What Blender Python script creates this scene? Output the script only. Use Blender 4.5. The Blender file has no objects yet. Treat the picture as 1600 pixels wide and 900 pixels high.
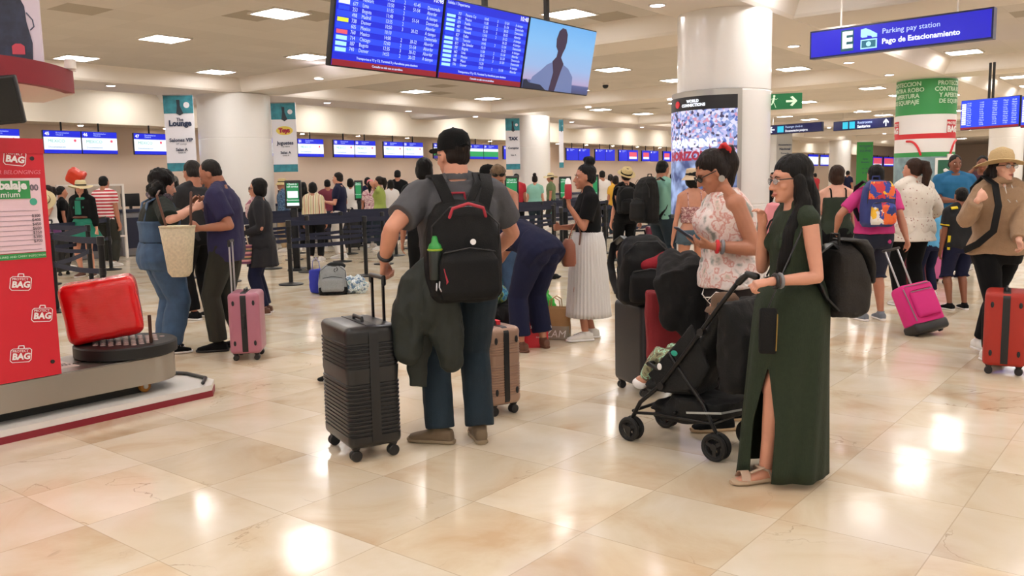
import bpy, math, random
import numpy as np
from mathutils import Vector, Matrix, noise
PI = math.pi
SC = bpy.context.scene
COL = SC.collection
random.seed(7)
# ---------------------------------------------------------------- camera
CAM_H, F, PITCH, ROLL = 1.52, 1350.0, math.radians(7.0), math.radians(1.1)
fw = Vector((0, math.cos(PITCH), -math.sin(PITCH)))
r0 = Vector((1, 0, 0)); u0 = Vector((0, math.sin(PITCH), math.cos(PITCH)))
cr = r0*math.cos(ROLL) - u0*math.sin(ROLL)
cu = u0*math.cos(ROLL) + r0*math.sin(ROLL)
CP = Vector((0, 0, CAM_H))
cd = bpy.data.cameras.new('camera'); cam = bpy.data.objects.new('camera', cd); COL.objects.link(cam)
cd.sensor_width = 36.0; cd.lens = F/1600*36.0; cd.clip_start = 0.05; cd.clip_end = 300
cam.matrix_world = Matrix(((cr.x, cu.x, -fw.x, 0), (cr.y, cu.y, -fw.y, 0), (cr.z, cu.z, -fw.z, CAM_H), (0, 0, 0, 1)))
SC.camera = cam
SC.view_settings.view_transform = 'Standard'; SC.view_settings.look = 'None'
SC.view_settings.gamma = 1.0; SC.view_settings.use_curve_mapping = False
SC.view_settings.exposure = 0.0
# light levels: all light comes from the ceiling lamps plus a soft world fill, added through sides left unbuilt
PANEL_E, ROUND_E, AMBIENT = 29.5, 30.0, 0.7
w = bpy.data.worlds.new('world'); SC.world = w; w.use_nodes = True
w.node_tree.nodes['Background'].inputs[0].default_value = (1.0, 0.96, 0.93, 1)
w.node_tree.nodes['Background'].inputs[1].default_value = AMBIENT
SC.cycles.use_light_tree = True
SC.cycles.max_bounces = 8; SC.cycles.diffuse_bounces = 5; SC.cycles.glossy_bounces = 3
SC.cycles.sample_clamp_indirect = 4.0
SC.cycles.caustics_reflective = False; SC.cycles.caustics_refractive = False

# hall axes: A runs along the check-in wall (away, to the right), B runs towards that wall
AX = Vector((0.6225, 0.7826, 0)); BX = Vector((-0.7826, 0.6225, 0)); AROT = math.atan2(0.7826, 0.6225)
def AB(a, b, z=0): return AX*a + BX*b + Vector((0, 0, z))
def ray(x, y): return fw + cr*((x-800)/F) - cu*((y-450)/F)
def G(x, y, z=0.0):                      # photo point lying on the plane at height z
    d = ray(x, y); t = (z-CAM_H)/d.z; return CP + d*t
def W(x, y, Y):                          # photo point at forward distance Y
    d = ray(x, y); return CP + d*(Y/d.y)
# ---------------------------------------------------------------- colours and materials
def lin(h):
    if isinstance(h, tuple): return h
    h = h.lstrip('#'); c = [int(h[i:i+2], 16)/255 for i in (0, 2, 4)]
    return tuple((v/12.92 if v <= 0.04045 else ((v+0.055)/1.055)**2.4) for v in c)
MC = {}
def mat(name, col, rough=0.6, metal=0.0, emit=0.0, bump=0.0, bscale=60, var=0.0, vscale=8, coat=0.0, spec=None, sheen=0.0, alpha=None, bstretch=None, trans=0.0):
    if name in MC: return MC[name]
    m = bpy.data.materials.new(name); m.use_nodes = True; MC[name] = m
    nt = m.node_tree; b = nt.nodes['Principled BSDF']; c = lin(col)
    b.inputs['Base Color'].default_value = (*c, 1); b.inputs['Roughness'].default_value = rough
    b.inputs['Metallic'].default_value = metal
    if spec is not None: b.inputs['Specular IOR Level'].default_value = spec
    if coat: b.inputs['Coat Weight'].default_value = coat; b.inputs['Coat Roughness'].default_value = 0.1
    if sheen: b.inputs['Sheen Weight'].default_value = sheen
    if trans: b.inputs['Transmission Weight'].default_value = trans
    if emit: b.inputs['Base Color'].default_value = (*[v*.25 for v in c], 1); b.inputs['Emission Color'].default_value = (*c, 1); b.inputs['Emission Strength'].default_value = emit
    if alpha is not None: b.inputs['Alpha'].default_value = alpha
    tc = nt.nodes.new('ShaderNodeTexCoord')
    if var:
        n = nt.nodes.new('ShaderNodeTexNoise'); n.inputs['Scale'].default_value = vscale; n.inputs['Detail'].default_value = 4
        nt.links.new(tc.outputs['Object'], n.inputs['Vector'])
        r = nt.nodes.new('ShaderNodeValToRGB')
        r.color_ramp.elements[0].position = 0.3; r.color_ramp.elements[1].position = 0.7
        r.color_ramp.elements[0].color = (*[v*(1-var) for v in c], 1); r.color_ramp.elements[1].color = (*[min(1, v*(1+var)) for v in c], 1)
        nt.links.new(n.outputs['Fac'], r.inputs['Fac']); nt.links.new(r.outputs['Color'], b.inputs['Base Color'])
    if bump:
        n = nt.nodes.new('ShaderNodeTexNoise'); n.inputs['Scale'].default_value = bscale; n.inputs['Detail'].default_value = 3
        if bstretch:
            mp = nt.nodes.new('ShaderNodeMapping'); mp.inputs['Scale'].default_value = bstretch
            nt.links.new(tc.outputs['Object'], mp.inputs['Vector']); nt.links.new(mp.outputs['Vector'], n.inputs['Vector'])
        else: nt.links.new(tc.outputs['Object'], n.inputs['Vector'])
        bp = nt.nodes.new('ShaderNodeBump'); bp.inputs['Strength'].default_value = min(1, bump); bp.inputs['Distance'].default_value = 0.01
        nt.links.new(n.outputs['Fac'], bp.inputs['Height']); nt.links.new(bp.outputs['Normal'], b.inputs['Normal'])
    return m
def pattern(name, kind, cols, scale=10, rough=0.8, pos=None, axis='Z', emit=0.0, sharp=True):
    """procedural patterned cloth: 'voronoi' patches, 'noise' blotches, 'stripes' along an axis"""
    if name in MC: return MC[name]
    m = bpy.data.materials.new(name); m.use_nodes = True; MC[name] = m
    nt = m.node_tree; b = nt.nodes['Principled BSDF']; b.inputs['Roughness'].default_value = rough
    tc = nt.nodes.new('ShaderNodeTexCoord'); r = nt.nodes.new('ShaderNodeValToRGB')
    if sharp: r.color_ramp.interpolation = 'CONSTANT'
    els = r.color_ramp.elements
    while len(els) < len(cols): els.new(0.5)
    for i, c in enumerate(cols):
        els[i].position = (pos[i] if pos else i/len(cols)); els[i].color = (*lin(c), 1)
    if kind == 'voronoi':
        n = nt.nodes.new('ShaderNodeTexVoronoi'); n.inputs['Scale'].default_value = scale
        s = nt.nodes.new('ShaderNodeSeparateColor'); nt.links.new(n.outputs['Color'], s.inputs[0]); out = s.outputs[0]
        nn = nt.nodes.new('ShaderNodeTexNoise'); nn.inputs['Scale'].default_value = scale*1.5
        mx = nt.nodes.new('ShaderNodeMixRGB'); mx.inputs[0].default_value = 0.12
        nt.links.new(tc.outputs['Object'], nn.inputs['Vector']); nt.links.new(tc.outputs['Object'], mx.inputs[1]); nt.links.new(nn.outputs['Color'], mx.inputs[2])
        nt.links.new(mx.outputs[0], n.inputs['Vector'])
    elif kind == 'noise':
        n = nt.nodes.new('ShaderNodeTexNoise'); n.inputs['Scale'].default_value = scale; n.inputs['Detail'].default_value = 3
        nt.links.new(tc.outputs['Object'], n.inputs['Vector']); out = n.outputs['Fac']
    elif kind == 'dots':
        n = nt.nodes.new('ShaderNodeTexVoronoi'); n.inputs['Scale'].default_value = scale
        nt.links.new(tc.outputs['Object'], n.inputs['Vector']); out = n.outputs['Distance']
    else:
        s = nt.nodes.new('ShaderNodeSeparateXYZ'); nt.links.new(tc.outputs['Object'], s.inputs[0])
        k = nt.nodes.new('ShaderNodeMath'); k.operation = 'MULTIPLY'; k.inputs[1].default_value = scale
        nt.links.new(s.outputs[axis], k.inputs[0]); fr = nt.nodes.new('ShaderNodeMath'); fr.operation = 'FRACT'
        nt.links.new(k.outputs[0], fr.inputs[0]); out = fr.outputs[0]
    nt.links.new(out, r.inputs['Fac']); nt.links.new(r.outputs['Color'], b.inputs['Base Color'])
    if emit:
        nt.links.new(r.outputs['Color'], b.inputs['Emission Color']); b.inputs['Emission Strength'].default_value = emit
    return m
# ---------------------------------------------------------------- mesh collector
def V(*a): return Vector(a)
def perp(d):
    d = Vector(d).normalized(); u = Vector((0, 0, 1)) if abs(d.z) < 0.9 else Vector((0, 1, 0))
    a = d.cross(u).normalized(); return a, a.cross(d).normalized()
class MB:
    def __init__(s): s.v = []; s.f = []
    def add(s, vs, fs):
        o = len(s.v); s.v += [Vector(p) for p in vs]; s.f += [[i+o for i in f] for f in fs]; return s
    def rings(s, rings, cap=True, closed=False):
        n = len(rings[0]); o = len(s.v)
        for r in rings: s.v += [Vector(p) for p in r]
        k = len(rings)
        for i in range(k-1 if not closed else k):
            a = o+i*n; b = o+((i+1) % k)*n
            for j in range(n): s.f.append([a+j, a+(j+1) % n, b+(j+1) % n, b+j])
        if cap and not closed:
            s.f.append([o+j for j in range(n)][::-1]); s.f.append([o+(k-1)*n+j for j in range(n)])
        return s
    def loft(s, secs, n=20, e=2.0, rnd=0):
        """secs: (centre, half-axis vector 1, half-axis vector 2); rnd rounds both ends by that length"""
        secs = [(Vector(c), Vector(a), Vector(b)) for c, a, b in secs]
        if rnd:
            def dome(c, a, b, d):
                return [(c+d*rnd*math.sin(t), a*math.cos(t), b*math.cos(t)) for t in (0.45, 0.9, 1.25, 1.5)]
            d0 = (secs[0][0]-secs[1][0]).normalized(); d1 = (secs[-1][0]-secs[-2][0]).normalized()
            secs = dome(*secs[0], d0)[::-1] + secs + dome(*secs[-1], d1)
        rs = []
        for c, a, b in secs:
            r = []
            for j in range(n):
                t = 2*PI*j/n; ct, st = math.cos(t), math.sin(t)
                x = math.copysign(abs(ct)**(2/e), ct); y = math.copysign(abs(st)**(2/e), st)
                r.append(c+a*x+b*y)
            rs.append(r)
        return s.rings(rs)
    def tube(s, pts, rad, n=12, flat=1.0, up=None, rnd=True):
        pts = [Vector(p) for p in pts]; k = len(pts)
        rad = [rad]*k if not hasattr(rad, '__len__') else rad
        ds = []
        for i in range(k):
            d = (pts[min(i+1, k-1)]-pts[max(i-1, 0)])
            ds.append(d.normalized() if d.length > 1e-9 else Vector((0, 0, 1)))
        if up is not None:
            a = Vector(up)-ds[0]*Vector(up).dot(ds[0]); a.normalize()
        else: a = perp(ds[0])[0]
        secs = []
        for i in range(k):
            a = a-ds[i]*a.dot(ds[i]); a.normalize(); b = ds[i].cross(a)
            secs.append((pts[i], a*rad[i], b*rad[i]*flat))
        if rnd:
            r0_, r1_ = rad[0], rad[-1]
            def dome(c, a, b, d, r): return [(c+d*r*math.sin(t), a*math.cos(t), b*math.cos(t)) for t in (0.6, 1.1, 1.45)]
            secs = dome(*secs[0], -ds[0], r0_)[::-1]+secs+dome(*secs[-1], ds[-1], r1_)
        return s.loft(secs, n)
    def ell(s, c, r, rot=None, n=16, m=10):
        c = Vector(c); r = Vector(r) if hasattr(r, '__len__') else Vector((r, r, r))
        M = rot if rot is not None else Matrix.Identity(3); rs = []
        for i in range(1, m):
            t = PI*i/m
            rs.append([c+M@Vector((r.x*math.sin(t)*math.cos(2*PI*j/n), r.y*math.sin(t)*math.sin(2*PI*j/n), -r.z*math.cos(t))) for j in range(n)])
        return s.rings(rs)
    def box(s, c, size, rot=None):
        c = Vector(c); M = rot if rot is not None else Matrix.Identity(3); x, y, z = [q/2 for q in size]
        P = [(-x, -y, -z), (x, -y, -z), (x, y, -z), (-x, y, -z), (-x, -y, z), (x, -y, z), (x, y, z), (-x, y, z)]
        return s.add([c+M@Vector(p) for p in P], [[3, 2, 1, 0], [4, 5, 6, 7], [0, 1, 5, 4], [1, 2, 6, 5], [2, 3, 7, 6], [3, 0, 4, 7]])
    def rbox(s, c, size, r=0.02, rot=None, n=4, rz=None):
        """box with rounded vertical corners (r) and rounded top/bottom edges (rz)"""
        c = Vector(c); M = rot if rot is not None else Matrix.Identity(3); x, y, z = [q/2 for q in size]
        rz = min(r, z*0.9) if rz is None else rz; r = min(r, x*0.98, y*0.98)
        def ring(ins, zz):
            P = []; rr = max(r-ins, 0.0008)
            for sx, sy, a0 in ((1, 1, 0), (-1, 1, PI/2), (-1, -1, PI), (1, -1, 1.5*PI)):
                for i in range(n+1):
                    a = a0+PI/2*i/n
                    P.append(c+M@Vector((sx*(x-ins-rr)+rr*math.cos(a), sy*(y-ins-rr)+rr*math.sin(a), zz)))
            return P
        rs = []
        for i in range(4): a = PI/2*i/3; rs.append(ring(rz*(1-math.sin(a)), -z+rz*(1-math.cos(a))))
        for i in range(4): a = PI/2*(3-i)/3; rs.append(ring(rz*(1-math.sin(a)), z-rz*(1-math.cos(a))))
        return s.rings(rs)
    def cyl(s, c, r, h, n=24, r2=None, axis=(0, 0, 1), bev=0.0):
        ax = Vector(axis).normalized(); a, b = perp(ax); c = Vector(c); r2 = r if r2 is None else r2; rs = []
        L = [(r, 0), (r2, h)] if not bev else [(r-bev, 0), (r, bev), (r2, h-bev), (r2-bev, h)]
        for rr, hh in L: rs.append([c+ax*hh+a*rr*math.cos(2*PI*j/n)+b*rr*math.sin(2*PI*j/n) for j in range(n)])
        rs = rs if (rs[0][0]-c).cross(rs[0][1]-c).dot(ax) > 0 else [q[::-1] for q in rs]
        return s.rings(rs)
    def lathe(s, prof, c=(0, 0, 0), n=28, sx=1, sy=1):
        c = Vector(c); return s.rings([[c+Vector((r*sx*math.cos(2*PI*j/n), r*sy*math.sin(2*PI*j/n), z)) for j in range(n)] for r, z in prof])
    def torus(s, c, R, r, axis=(0, 0, 1), n=24, m=8, sx=1, a0=0, a1=2*PI):
        ax = Vector(axis).normalized(); a, b = perp(ax); full = abs(a1-a0-2*PI) < 1e-6; c = Vector(c)
        k = n if full else n+1; rs = []
        for i in range(k):
            t = a0+(a1-a0)*i/n; d = a*math.cos(t)+b*math.sin(t)
            rs.append([c+d*(R+r*math.cos(2*PI*j/m))+ax*r*math.sin(2*PI*j/m) for j in range(m)])
        return s.rings(rs, cap=not full, closed=full)
    def prism(s, pts, axis, o=(0, 0, 0)):
        """outline (list of 3D points) extruded by a vector"""
        n = len(pts); P = [Vector(p)+Vector(o) for p in pts]; Q = [p+Vector(axis) for p in P]
        return s.add(P+Q, [list(range(n))[::-1], [n+i for i in range(n)]]+[[i, (i+1) % n, n+(i+1) % n, n+i] for i in range(n)])
    def strap(s, pts, width, th, up):
        """flat band along pts; 'up' = outward normal per point or one vector"""
        pts = [Vector(p) for p in pts]; k = len(pts); secs = []
        for i in range(k):
            d = (pts[min(i+1, k-1)]-pts[max(i-1, 0)]).normalized()
            nrm = Vector(up[i] if isinstance(up, list) else up); nrm = (nrm-d*nrm.dot(d)).normalized(); l = d.cross(nrm)
            secs.append((pts[i], l*width/2, nrm*th/2))
        return s.loft(secs, 12, 5)
    def build(s, name, m, parent=None, smooth=True, vox=0, sm=0, wr=0, wf=6, ang=None):
        me = bpy.data.meshes.new(name); me.from_pydata([tuple(p) for p in s.v], [], s.f)
        me.validate()
        import bmesh
        b = bmesh.new(); b.from_mesh(me); bmesh.ops.recalc_face_normals(b, faces=b.faces); b.to_mesh(me); b.free()
        if vox:
            o = bpy.data.objects.new('t', me); COL.objects.link(o)
            md = o.modifiers.new('r', 'REMESH'); md.mode = 'VOXEL'; md.voxel_size = vox; md.use_smooth_shade = True
            if sm: m2 = o.modifiers.new('s', 'SMOOTH'); m2.factor = 0.5; m2.iterations = sm
            dg = bpy.context.evaluated_depsgraph_get(); ev = o.evaluated_get(dg)
            me2 = bpy.data.meshes.new_from_object(ev); bpy.data.objects.remove(o); bpy.data.meshes.remove(me); me = me2; me.name = name
        if wr:
            k = len(me.vertices); co = np.zeros(k*3); me.vertices.foreach_get('co', co)
            no = np.zeros(k*3); me.vertex_normals.foreach_get('vector', no); co = co.reshape(-1, 3); no = no.reshape(-1, 3)
            seed = random.random()*50
            d = np.array([noise.noise(Vector((p[0]*wf+seed, p[1]*wf, p[2]*wf*0.55)))*1.0 + 0.5*noise.noise(Vector((p[0]*wf*2.3, p[1]*wf*2.3+seed, p[2]*wf*1.6))) for p in co])
            co += no*(d*wr)[:, None]; me.vertices.foreach_set('co', co.ravel()); me.update()
        me.materials.clear()
        for mm in (m if isinstance(m, (list, tuple)) else [m]): me.materials.append(mm)
        me.polygons.foreach_set('use_smooth', [smooth]*len(me.polygons))
        if smooth and (ang or not vox):
            try: me.set_sharp_from_angle(angle=math.radians(ang or 38))
            except Exception: pass
        o = bpy.data.objects.new(name, me); COL.objects.link(o)
        if parent is not None: o.parent = parent
        return o
def tag(o, label=None, cat=None, group=None, kind=None):
    if label: o['label'] = label
    if cat: o['category'] = cat
    if group: o['group'] = group
    if kind: o['kind'] = kind
    return o
def empty(name, loc, rz=0, label=None, cat=None, group=None, scale=1.0):
    o = bpy.data.objects.new(name, None); COL.objects.link(o); o.empty_display_size = 0.1
    o.location = loc; o.rotation_euler = (0, 0, rz); o.scale = (scale,)*3
    return tag(o, label, cat, group)
def struct(name, mb, m, **k): return tag(mb.build(name, m, **k), kind='structure')
def kids(o): return [c for c in bpy.data.objects if c.parent == o]
def copy_tree(o, parent=None):
    c = o.copy(); COL.objects.link(c)
    if parent is not None: c.parent = parent
    for ch in kids(o): copy_tree(ch, c)
    return c
FONTC = {}
def text(name, body, size, m, parent, loc, rx=PI/2, rz=0, align='LEFT', ext=0.001, bold=0.0, sx=1.0, shear=0, track=1.0):
    """lettering standing in the xz plane by default (reads from -y)"""
    cu_ = bpy.data.curves.new(name, 'FONT'); cu_.body = body; cu_.size = size; cu_.extrude = ext; cu_.offset = bold
    cu_.align_x = align; cu_.align_y = 'CENTER'; cu_.resolution_u = 2; cu_.shear = shear; cu_.space_character = track
    o = bpy.data.objects.new('t', cu_); COL.objects.link(o)
    dg = bpy.context.evaluated_depsgraph_get(); me = bpy.data.meshes.new_from_object(o.evaluated_get(dg))
    bpy.data.objects.remove(o); bpy.data.curves.remove(cu_)
    me.name = name; me.materials.clear(); me.materials.append(m)
    o = bpy.data.objects.new(name, me); COL.objects.link(o); o.parent = parent
    o.location = loc; o.rotation_euler = (rx, 0, rz); o.scale = (sx, 1, 1)
    return o
# ================================================================ SETTING
def floor_material():
    m = bpy.data.materials.new('polished marble tiles'); m.use_nodes = True; nt = m.node_tree; b = nt.nodes['Principled BSDF']
    N = nt.nodes.new; L = nt.links.new
    tc = N('ShaderNodeTexCoord'); mp = N('ShaderNodeMapping'); mp.vector_type = 'POINT'
    mp.inputs['Rotation'].default_value = (0, 0, -AROT); L(tc.outputs['Object'], mp.inputs['Vector'])
    # shift to tile origin, unit tiles
    sh = N('ShaderNodeVectorMath'); sh.operation = 'SUBTRACT'; sh.inputs[1].default_value = (1.74, 1.39, 0); L(mp.outputs[0], sh.inputs[0])
    dv = N('ShaderNodeVectorMath'); dv.operation = 'DIVIDE'; dv.inputs[1].default_value = (0.63, 0.627, 1); L(sh.outputs[0], dv.inputs[0])
    fl = N('ShaderNodeVectorMath'); fl.operation = 'FLOOR'; L(dv.outputs[0], fl.inputs[0])
    wn = N('ShaderNodeTexWhiteNoise'); wn.noise_dimensions = '3D'; L(fl.outputs[0], wn.inputs['Vector'])
    # per-tile offset so veins do not run across joints
    ad = N('ShaderNodeVectorMath'); ad.operation = 'MULTIPLY_ADD'; ad.inputs[1].default_value = (7, 7, 7)
    L(wn.outputs['Color'], ad.inputs[0]); L(mp.outputs[0], ad.inputs[2])
    n1 = N('ShaderNodeTexNoise'); n1.inputs['Scale'].default_value = 1.6; n1.inputs['Detail'].default_value = 6; n1.inputs['Roughness'].default_value = 0.55; n1.inputs['Distortion'].default_value = 0.6
    L(ad.outputs[0], n1.inputs['Vector'])
    r1 = N('ShaderNodeValToRGB'); e = r1.color_ramp.elements
    e[0].position = 0.28; e[0].color = (*lin('#cbb08f'), 1); e[1].position = 0.72; e[1].color = (*lin('#e6dccb'), 1)
    k = e.new(0.48); k.color = (*lin('#dccdb3'), 1); L(n1.outputs['Fac'], r1.inputs['Fac'])
    # tile tone
    hs = N('ShaderNodeMapRange'); hs.inputs[3].default_value = 0.90; hs.inputs[4].default_value = 1.04; L(wn.outputs['Value'], hs.inputs[0])
    mu = N('ShaderNodeVectorMath'); mu.operation = 'SCALE'; L(r1.outputs[0], mu.inputs[0]); L(hs.outputs[0], mu.inputs['Scale'])
    # brown pits / cracks: thin contour of a distorted noise, gated by a second one
    n2 = N('ShaderNodeTexNoise'); n2.inputs['Scale'].default_value = 1.3; n2.inputs['Detail'].default_value = 8; n2.inputs['Distortion'].default_value = 1.2; L(ad.outputs[0], n2.inputs['Vector'])
    ab = N('ShaderNodeMath'); ab.operation = 'SUBTRACT'; ab.inputs[1].default_value = 0.5; L(n2.outputs['Fac'], ab.inputs[0])
    ab2 = N('ShaderNodeMath'); ab2.operation = 'ABSOLUTE'; L(ab.outputs[0], ab2.inputs[0])
    lt = N('ShaderNodeMapRange'); lt.inputs[1].default_value = 0.0; lt.inputs[2].default_value = 0.007; lt.inputs[3].default_value = 1; lt.inputs[4].default_value = 0; L(ab2.outputs[0], lt.inputs[0])
    n3 = N('ShaderNodeTexNoise'); n3.inputs['Scale'].default_value = 0.9; n3.inputs['Detail'].default_value = 2; L(ad.outputs[0], n3.inputs['Vector'])
    g = N('ShaderNodeMapRange'); g.inputs[1].default_value = 0.58; g.inputs[2].default_value = 0.66; L(n3.outputs['Fac'], g.inputs[0])
    gm = N('ShaderNodeMath'); gm.operation = 'MULTIPLY'; L(lt.outputs[0], gm.inputs[0]); L(g.outputs[0], gm.inputs[1])
    gk = N('ShaderNodeMath'); gk.operation = 'MULTIPLY'; gk.inputs[1].default_value = 0.6; L(gm.outputs[0], gk.inputs[0])
    mx = N('ShaderNodeMixRGB'); mx.inputs[2].default_value = (*lin('#8a6f55'), 1); L(gk.outputs[0], mx.inputs[0]); L(mu.outputs[0], mx.inputs[1])
    # joints
    fr = N('ShaderNodeVectorMath'); fr.operation = 'FRACTION'; L(dv.outputs[0], fr.inputs[0]); sp = N('ShaderNodeSeparateXYZ'); L(fr.outputs[0], sp.inputs[0])
    js = []
    for ax in ('X', 'Y'):
        a = N('ShaderNodeMath'); a.operation = 'SUBTRACT'; a.inputs[1].default_value = 0.5; L(sp.outputs[ax], a.inputs[0])
        c = N('ShaderNodeMath'); c.operation = 'ABSOLUTE'; L(a.outputs[0], c.inputs[0])
        d = N('ShaderNodeMapRange'); d.inputs[1].default_value = 0.4945; d.inputs[2].default_value = 0.498; L(c.outputs[0], d.inputs[0]); js.append(d)
    jm = N('ShaderNodeMath'); jm.operation = 'MAXIMUM'; L(js[0].outputs[0], jm.inputs[0]); L(js[1].outputs[0], jm.inputs[1])
    jk = N('ShaderNodeMath'); jk.operation = 'MULTIPLY'; jk.inputs[1].default_value = 0.45; L(jm.outputs[0], jk.inputs[0])
    m2 = N('ShaderNodeMixRGB'); m2.inputs[2].default_value = (*lin('#9c8468'), 1); L(jk.outputs[0], m2.inputs[0]); L(mx.outputs[0], m2.inputs[1])
    L(m2.outputs[0], b.inputs['Base Color'])
    rr = N('ShaderNodeMapRange'); rr.inputs[3].default_value = 0.08; rr.inputs[4].default_value = 0.18; L(n1.outputs['Fac'], rr.inputs[0]); L(rr.outputs[0], b.inputs['Roughness'])
    b.inputs['Specular IOR Level'].default_value = 0.45; b.inputs['IOR'].default_value = 1.5
    # gentle waviness per tile so reflections smear
    n4 = N('ShaderNodeTexNoise'); n4.inputs['Scale'].default_value = 2.2; n4.inputs['Detail'].default_value = 2; L(ad.outputs[0], n4.inputs['Vector'])
    bp = N('ShaderNodeBump'); bp.inputs['Strength'].default_value = 0.18; bp.inputs['Distance'].default_value = 0.02; L(n4.outputs['Fac'], bp.inputs['Height']); L(bp.outputs[0], b.inputs['Normal'])
    return m
def tiles_material(name, c1, c2, size, line, patches=()):
    m = bpy.data.materials.new(name); m.use_nodes = True; nt = m.node_tree; b = nt.nodes['Principled BSDF']; N = nt.nodes.new; L = nt.links.new
    tc = N('ShaderNodeTexCoord'); mp = N('ShaderNodeMapping'); mp.inputs['Rotation'].default_value = (0, 0, -AROT); L(tc.outputs['Object'], mp.inputs['Vector'])
    dv = N('ShaderNodeVectorMath'); dv.operation = 'DIVIDE'; dv.inputs[1].default_value = (size, size, 1); L(mp.outputs[0], dv.inputs[0])
    fl = N('ShaderNodeVectorMath'); fl.operation = 'FLOOR'; L(dv.outputs[0], fl.inputs[0])
    wn = N('ShaderNodeTexWhiteNoise'); L(fl.outputs[0], wn.inputs['Vector'])
    r = N('ShaderNodeValToRGB'); r.color_ramp.elements[0].color = (*lin(c1), 1); r.color_ramp.elements[1].color = (*lin(c2), 1); L(wn.outputs['Value'], r.inputs[0])
    k = r.color_ramp.elements.new(0.97); k.color = (*lin(c2), 1); k = r.color_ramp.elements.new(0.975); k.color = (*lin('#a39a8c'), 1); r.color_ramp.elements[-1].color = (*lin('#a39a8c'), 1)
    fr = N('ShaderNodeVectorMath'); fr.operation = 'FRACTION'; L(dv.outputs[0], fr.inputs[0]); sp = N('ShaderNodeSeparateXYZ'); L(fr.outputs[0], sp.inputs[0]); js = []
    for ax in ('X', 'Y'):
        a = N('ShaderNodeMath'); a.operation = 'SUBTRACT'; a.inputs[1].default_value = 0.5; L(sp.outputs[ax], a.inputs[0])
        c = N('ShaderNodeMath'); c.operation = 'ABSOLUTE'; L(a.outputs[0], c.inputs[0])
        d = N('ShaderNodeMapRange'); d.inputs[1].default_value = 0.488; d.inputs[2].default_value = 0.495; L(c.outputs[0], d.inputs[0]); js.append(d)
    jm = N('ShaderNodeMath'); jm.operation = 'MAXIMUM'; L(js[0].outputs[0], jm.inputs[0]); L(js[1].outputs[0], jm.inputs[1])
    jk = N('ShaderNodeMath'); jk.operation = 'MULTIPLY'; jk.inputs[1].default_value = line; L(jm.outputs[0], jk.inputs[0])
    m2 = N('ShaderNodeMixRGB'); m2.inputs[2].default_value = (*lin('#80766a'), 1); L(jk.outputs[0], m2.inputs[0]); L(r.outputs[0], m2.inputs[1]); L(m2.outputs[0], b.inputs['Base Color'])
    b.inputs['Roughness'].default_value = 0.9
    return m
RZ = Matrix.Rotation(AROT, 3, 'Z')                     # hall-aligned rotation
def abox(mb, a0, a1, b0, b1, z0, z1): return mb.box(AB((a0+a1)/2, (b0+b1)/2, (z0+z1)/2), (a1-a0, b1-b0, z1-z0), RZ)
ZB, ZC, WALL = 3.62, 3.92, 21.3
M_wall = mat('warm plaster', '#dccdbc', 0.85, var=0.03, vscale=0.5)
M_white = mat('white paint', '#e9e2da', 0.6)
M_colw = mat('white column laminate', '#eeebe6', 0.28, coat=0.3)
struct('floor', abox(MB(), -14, 84, -16, 22, -0.1, 0), floor_material(), smooth=False)
struct('ceiling', abox(MB(), -14, 84, -16, 22, ZC, ZC+0.1), tiles_material('ceiling tiles', '#c9c3bb', '#d0cac2', 0.61, 0.10), smooth=False)
# dropped beams with sloped cheeks
M_beam = mat('beam plaster', '#f0e9e0', 0.7)
def beam(name, a0, a1, b0, b1):
    mb = MB(); bev = 0.16; ZB = 3.62 if (a1-a0) > (b1-b0) else 3.634
    if (a1-a0) > (b1-b0):
        pr = [AB(a0, b0-bev, ZC), AB(a0, b0, ZB+0.04), AB(a0, b0+0.04, ZB), AB(a0, b1-0.04, ZB), AB(a0, b1, ZB+0.04), AB(a0, b1+bev, ZC)]; ax = AX*(a1-a0)
    else:
        pr = [AB(a0-bev, b0, ZC), AB(a0, b0, ZB+0.04), AB(a0+0.04, b0, ZB), AB(a1-0.04, b0, ZB), AB(a1, b0, ZB+0.04), AB(a1+bev, b0, ZC)]; ax = BX*(b1-b0)
    mb.prism(pr, ax); return struct(name, mb, M_beam, smooth=False)
k = 1
for b0, b1 in ((-8.2, -7.0), (4.42, 5.6), (17.0, 18.6)): beam('trim_%d' % k, -14, 84, b0, b1); k += 1
for a0 in (-6.0, 2.9, 11.75, 20.5, 29.3, 38.1, 46.9, 55.7): beam('trim_%d' % k, a0, a0+1.15, -16, 21.3); k += 1
# back wall, its bulkhead, end walls
struct('wall_back', abox(MB(), -14, 84, WALL, WALL+0.2, 0, ZC), mat('check-in wall', '#dcc8b6', 0.8), smooth=False)
bk = MB(); abox(bk, -14, 84, WALL-0.9, WALL, 3.06, ZC); struct('wall_bulkhead', bk, mat('bulkhead plaster', '#ece2d0', 0.85), smooth=False)
struct('wall_right', abox(MB(), 82, 82.2, -16, 21.3, 0, ZC), M_wall, smooth=False)
struct('trim_20', abox(MB(), -14, 84, WALL-0.03, WALL, 0, 0.12), mat('dark skirting', '#4a4038', 0.5), smooth=False)
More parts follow.
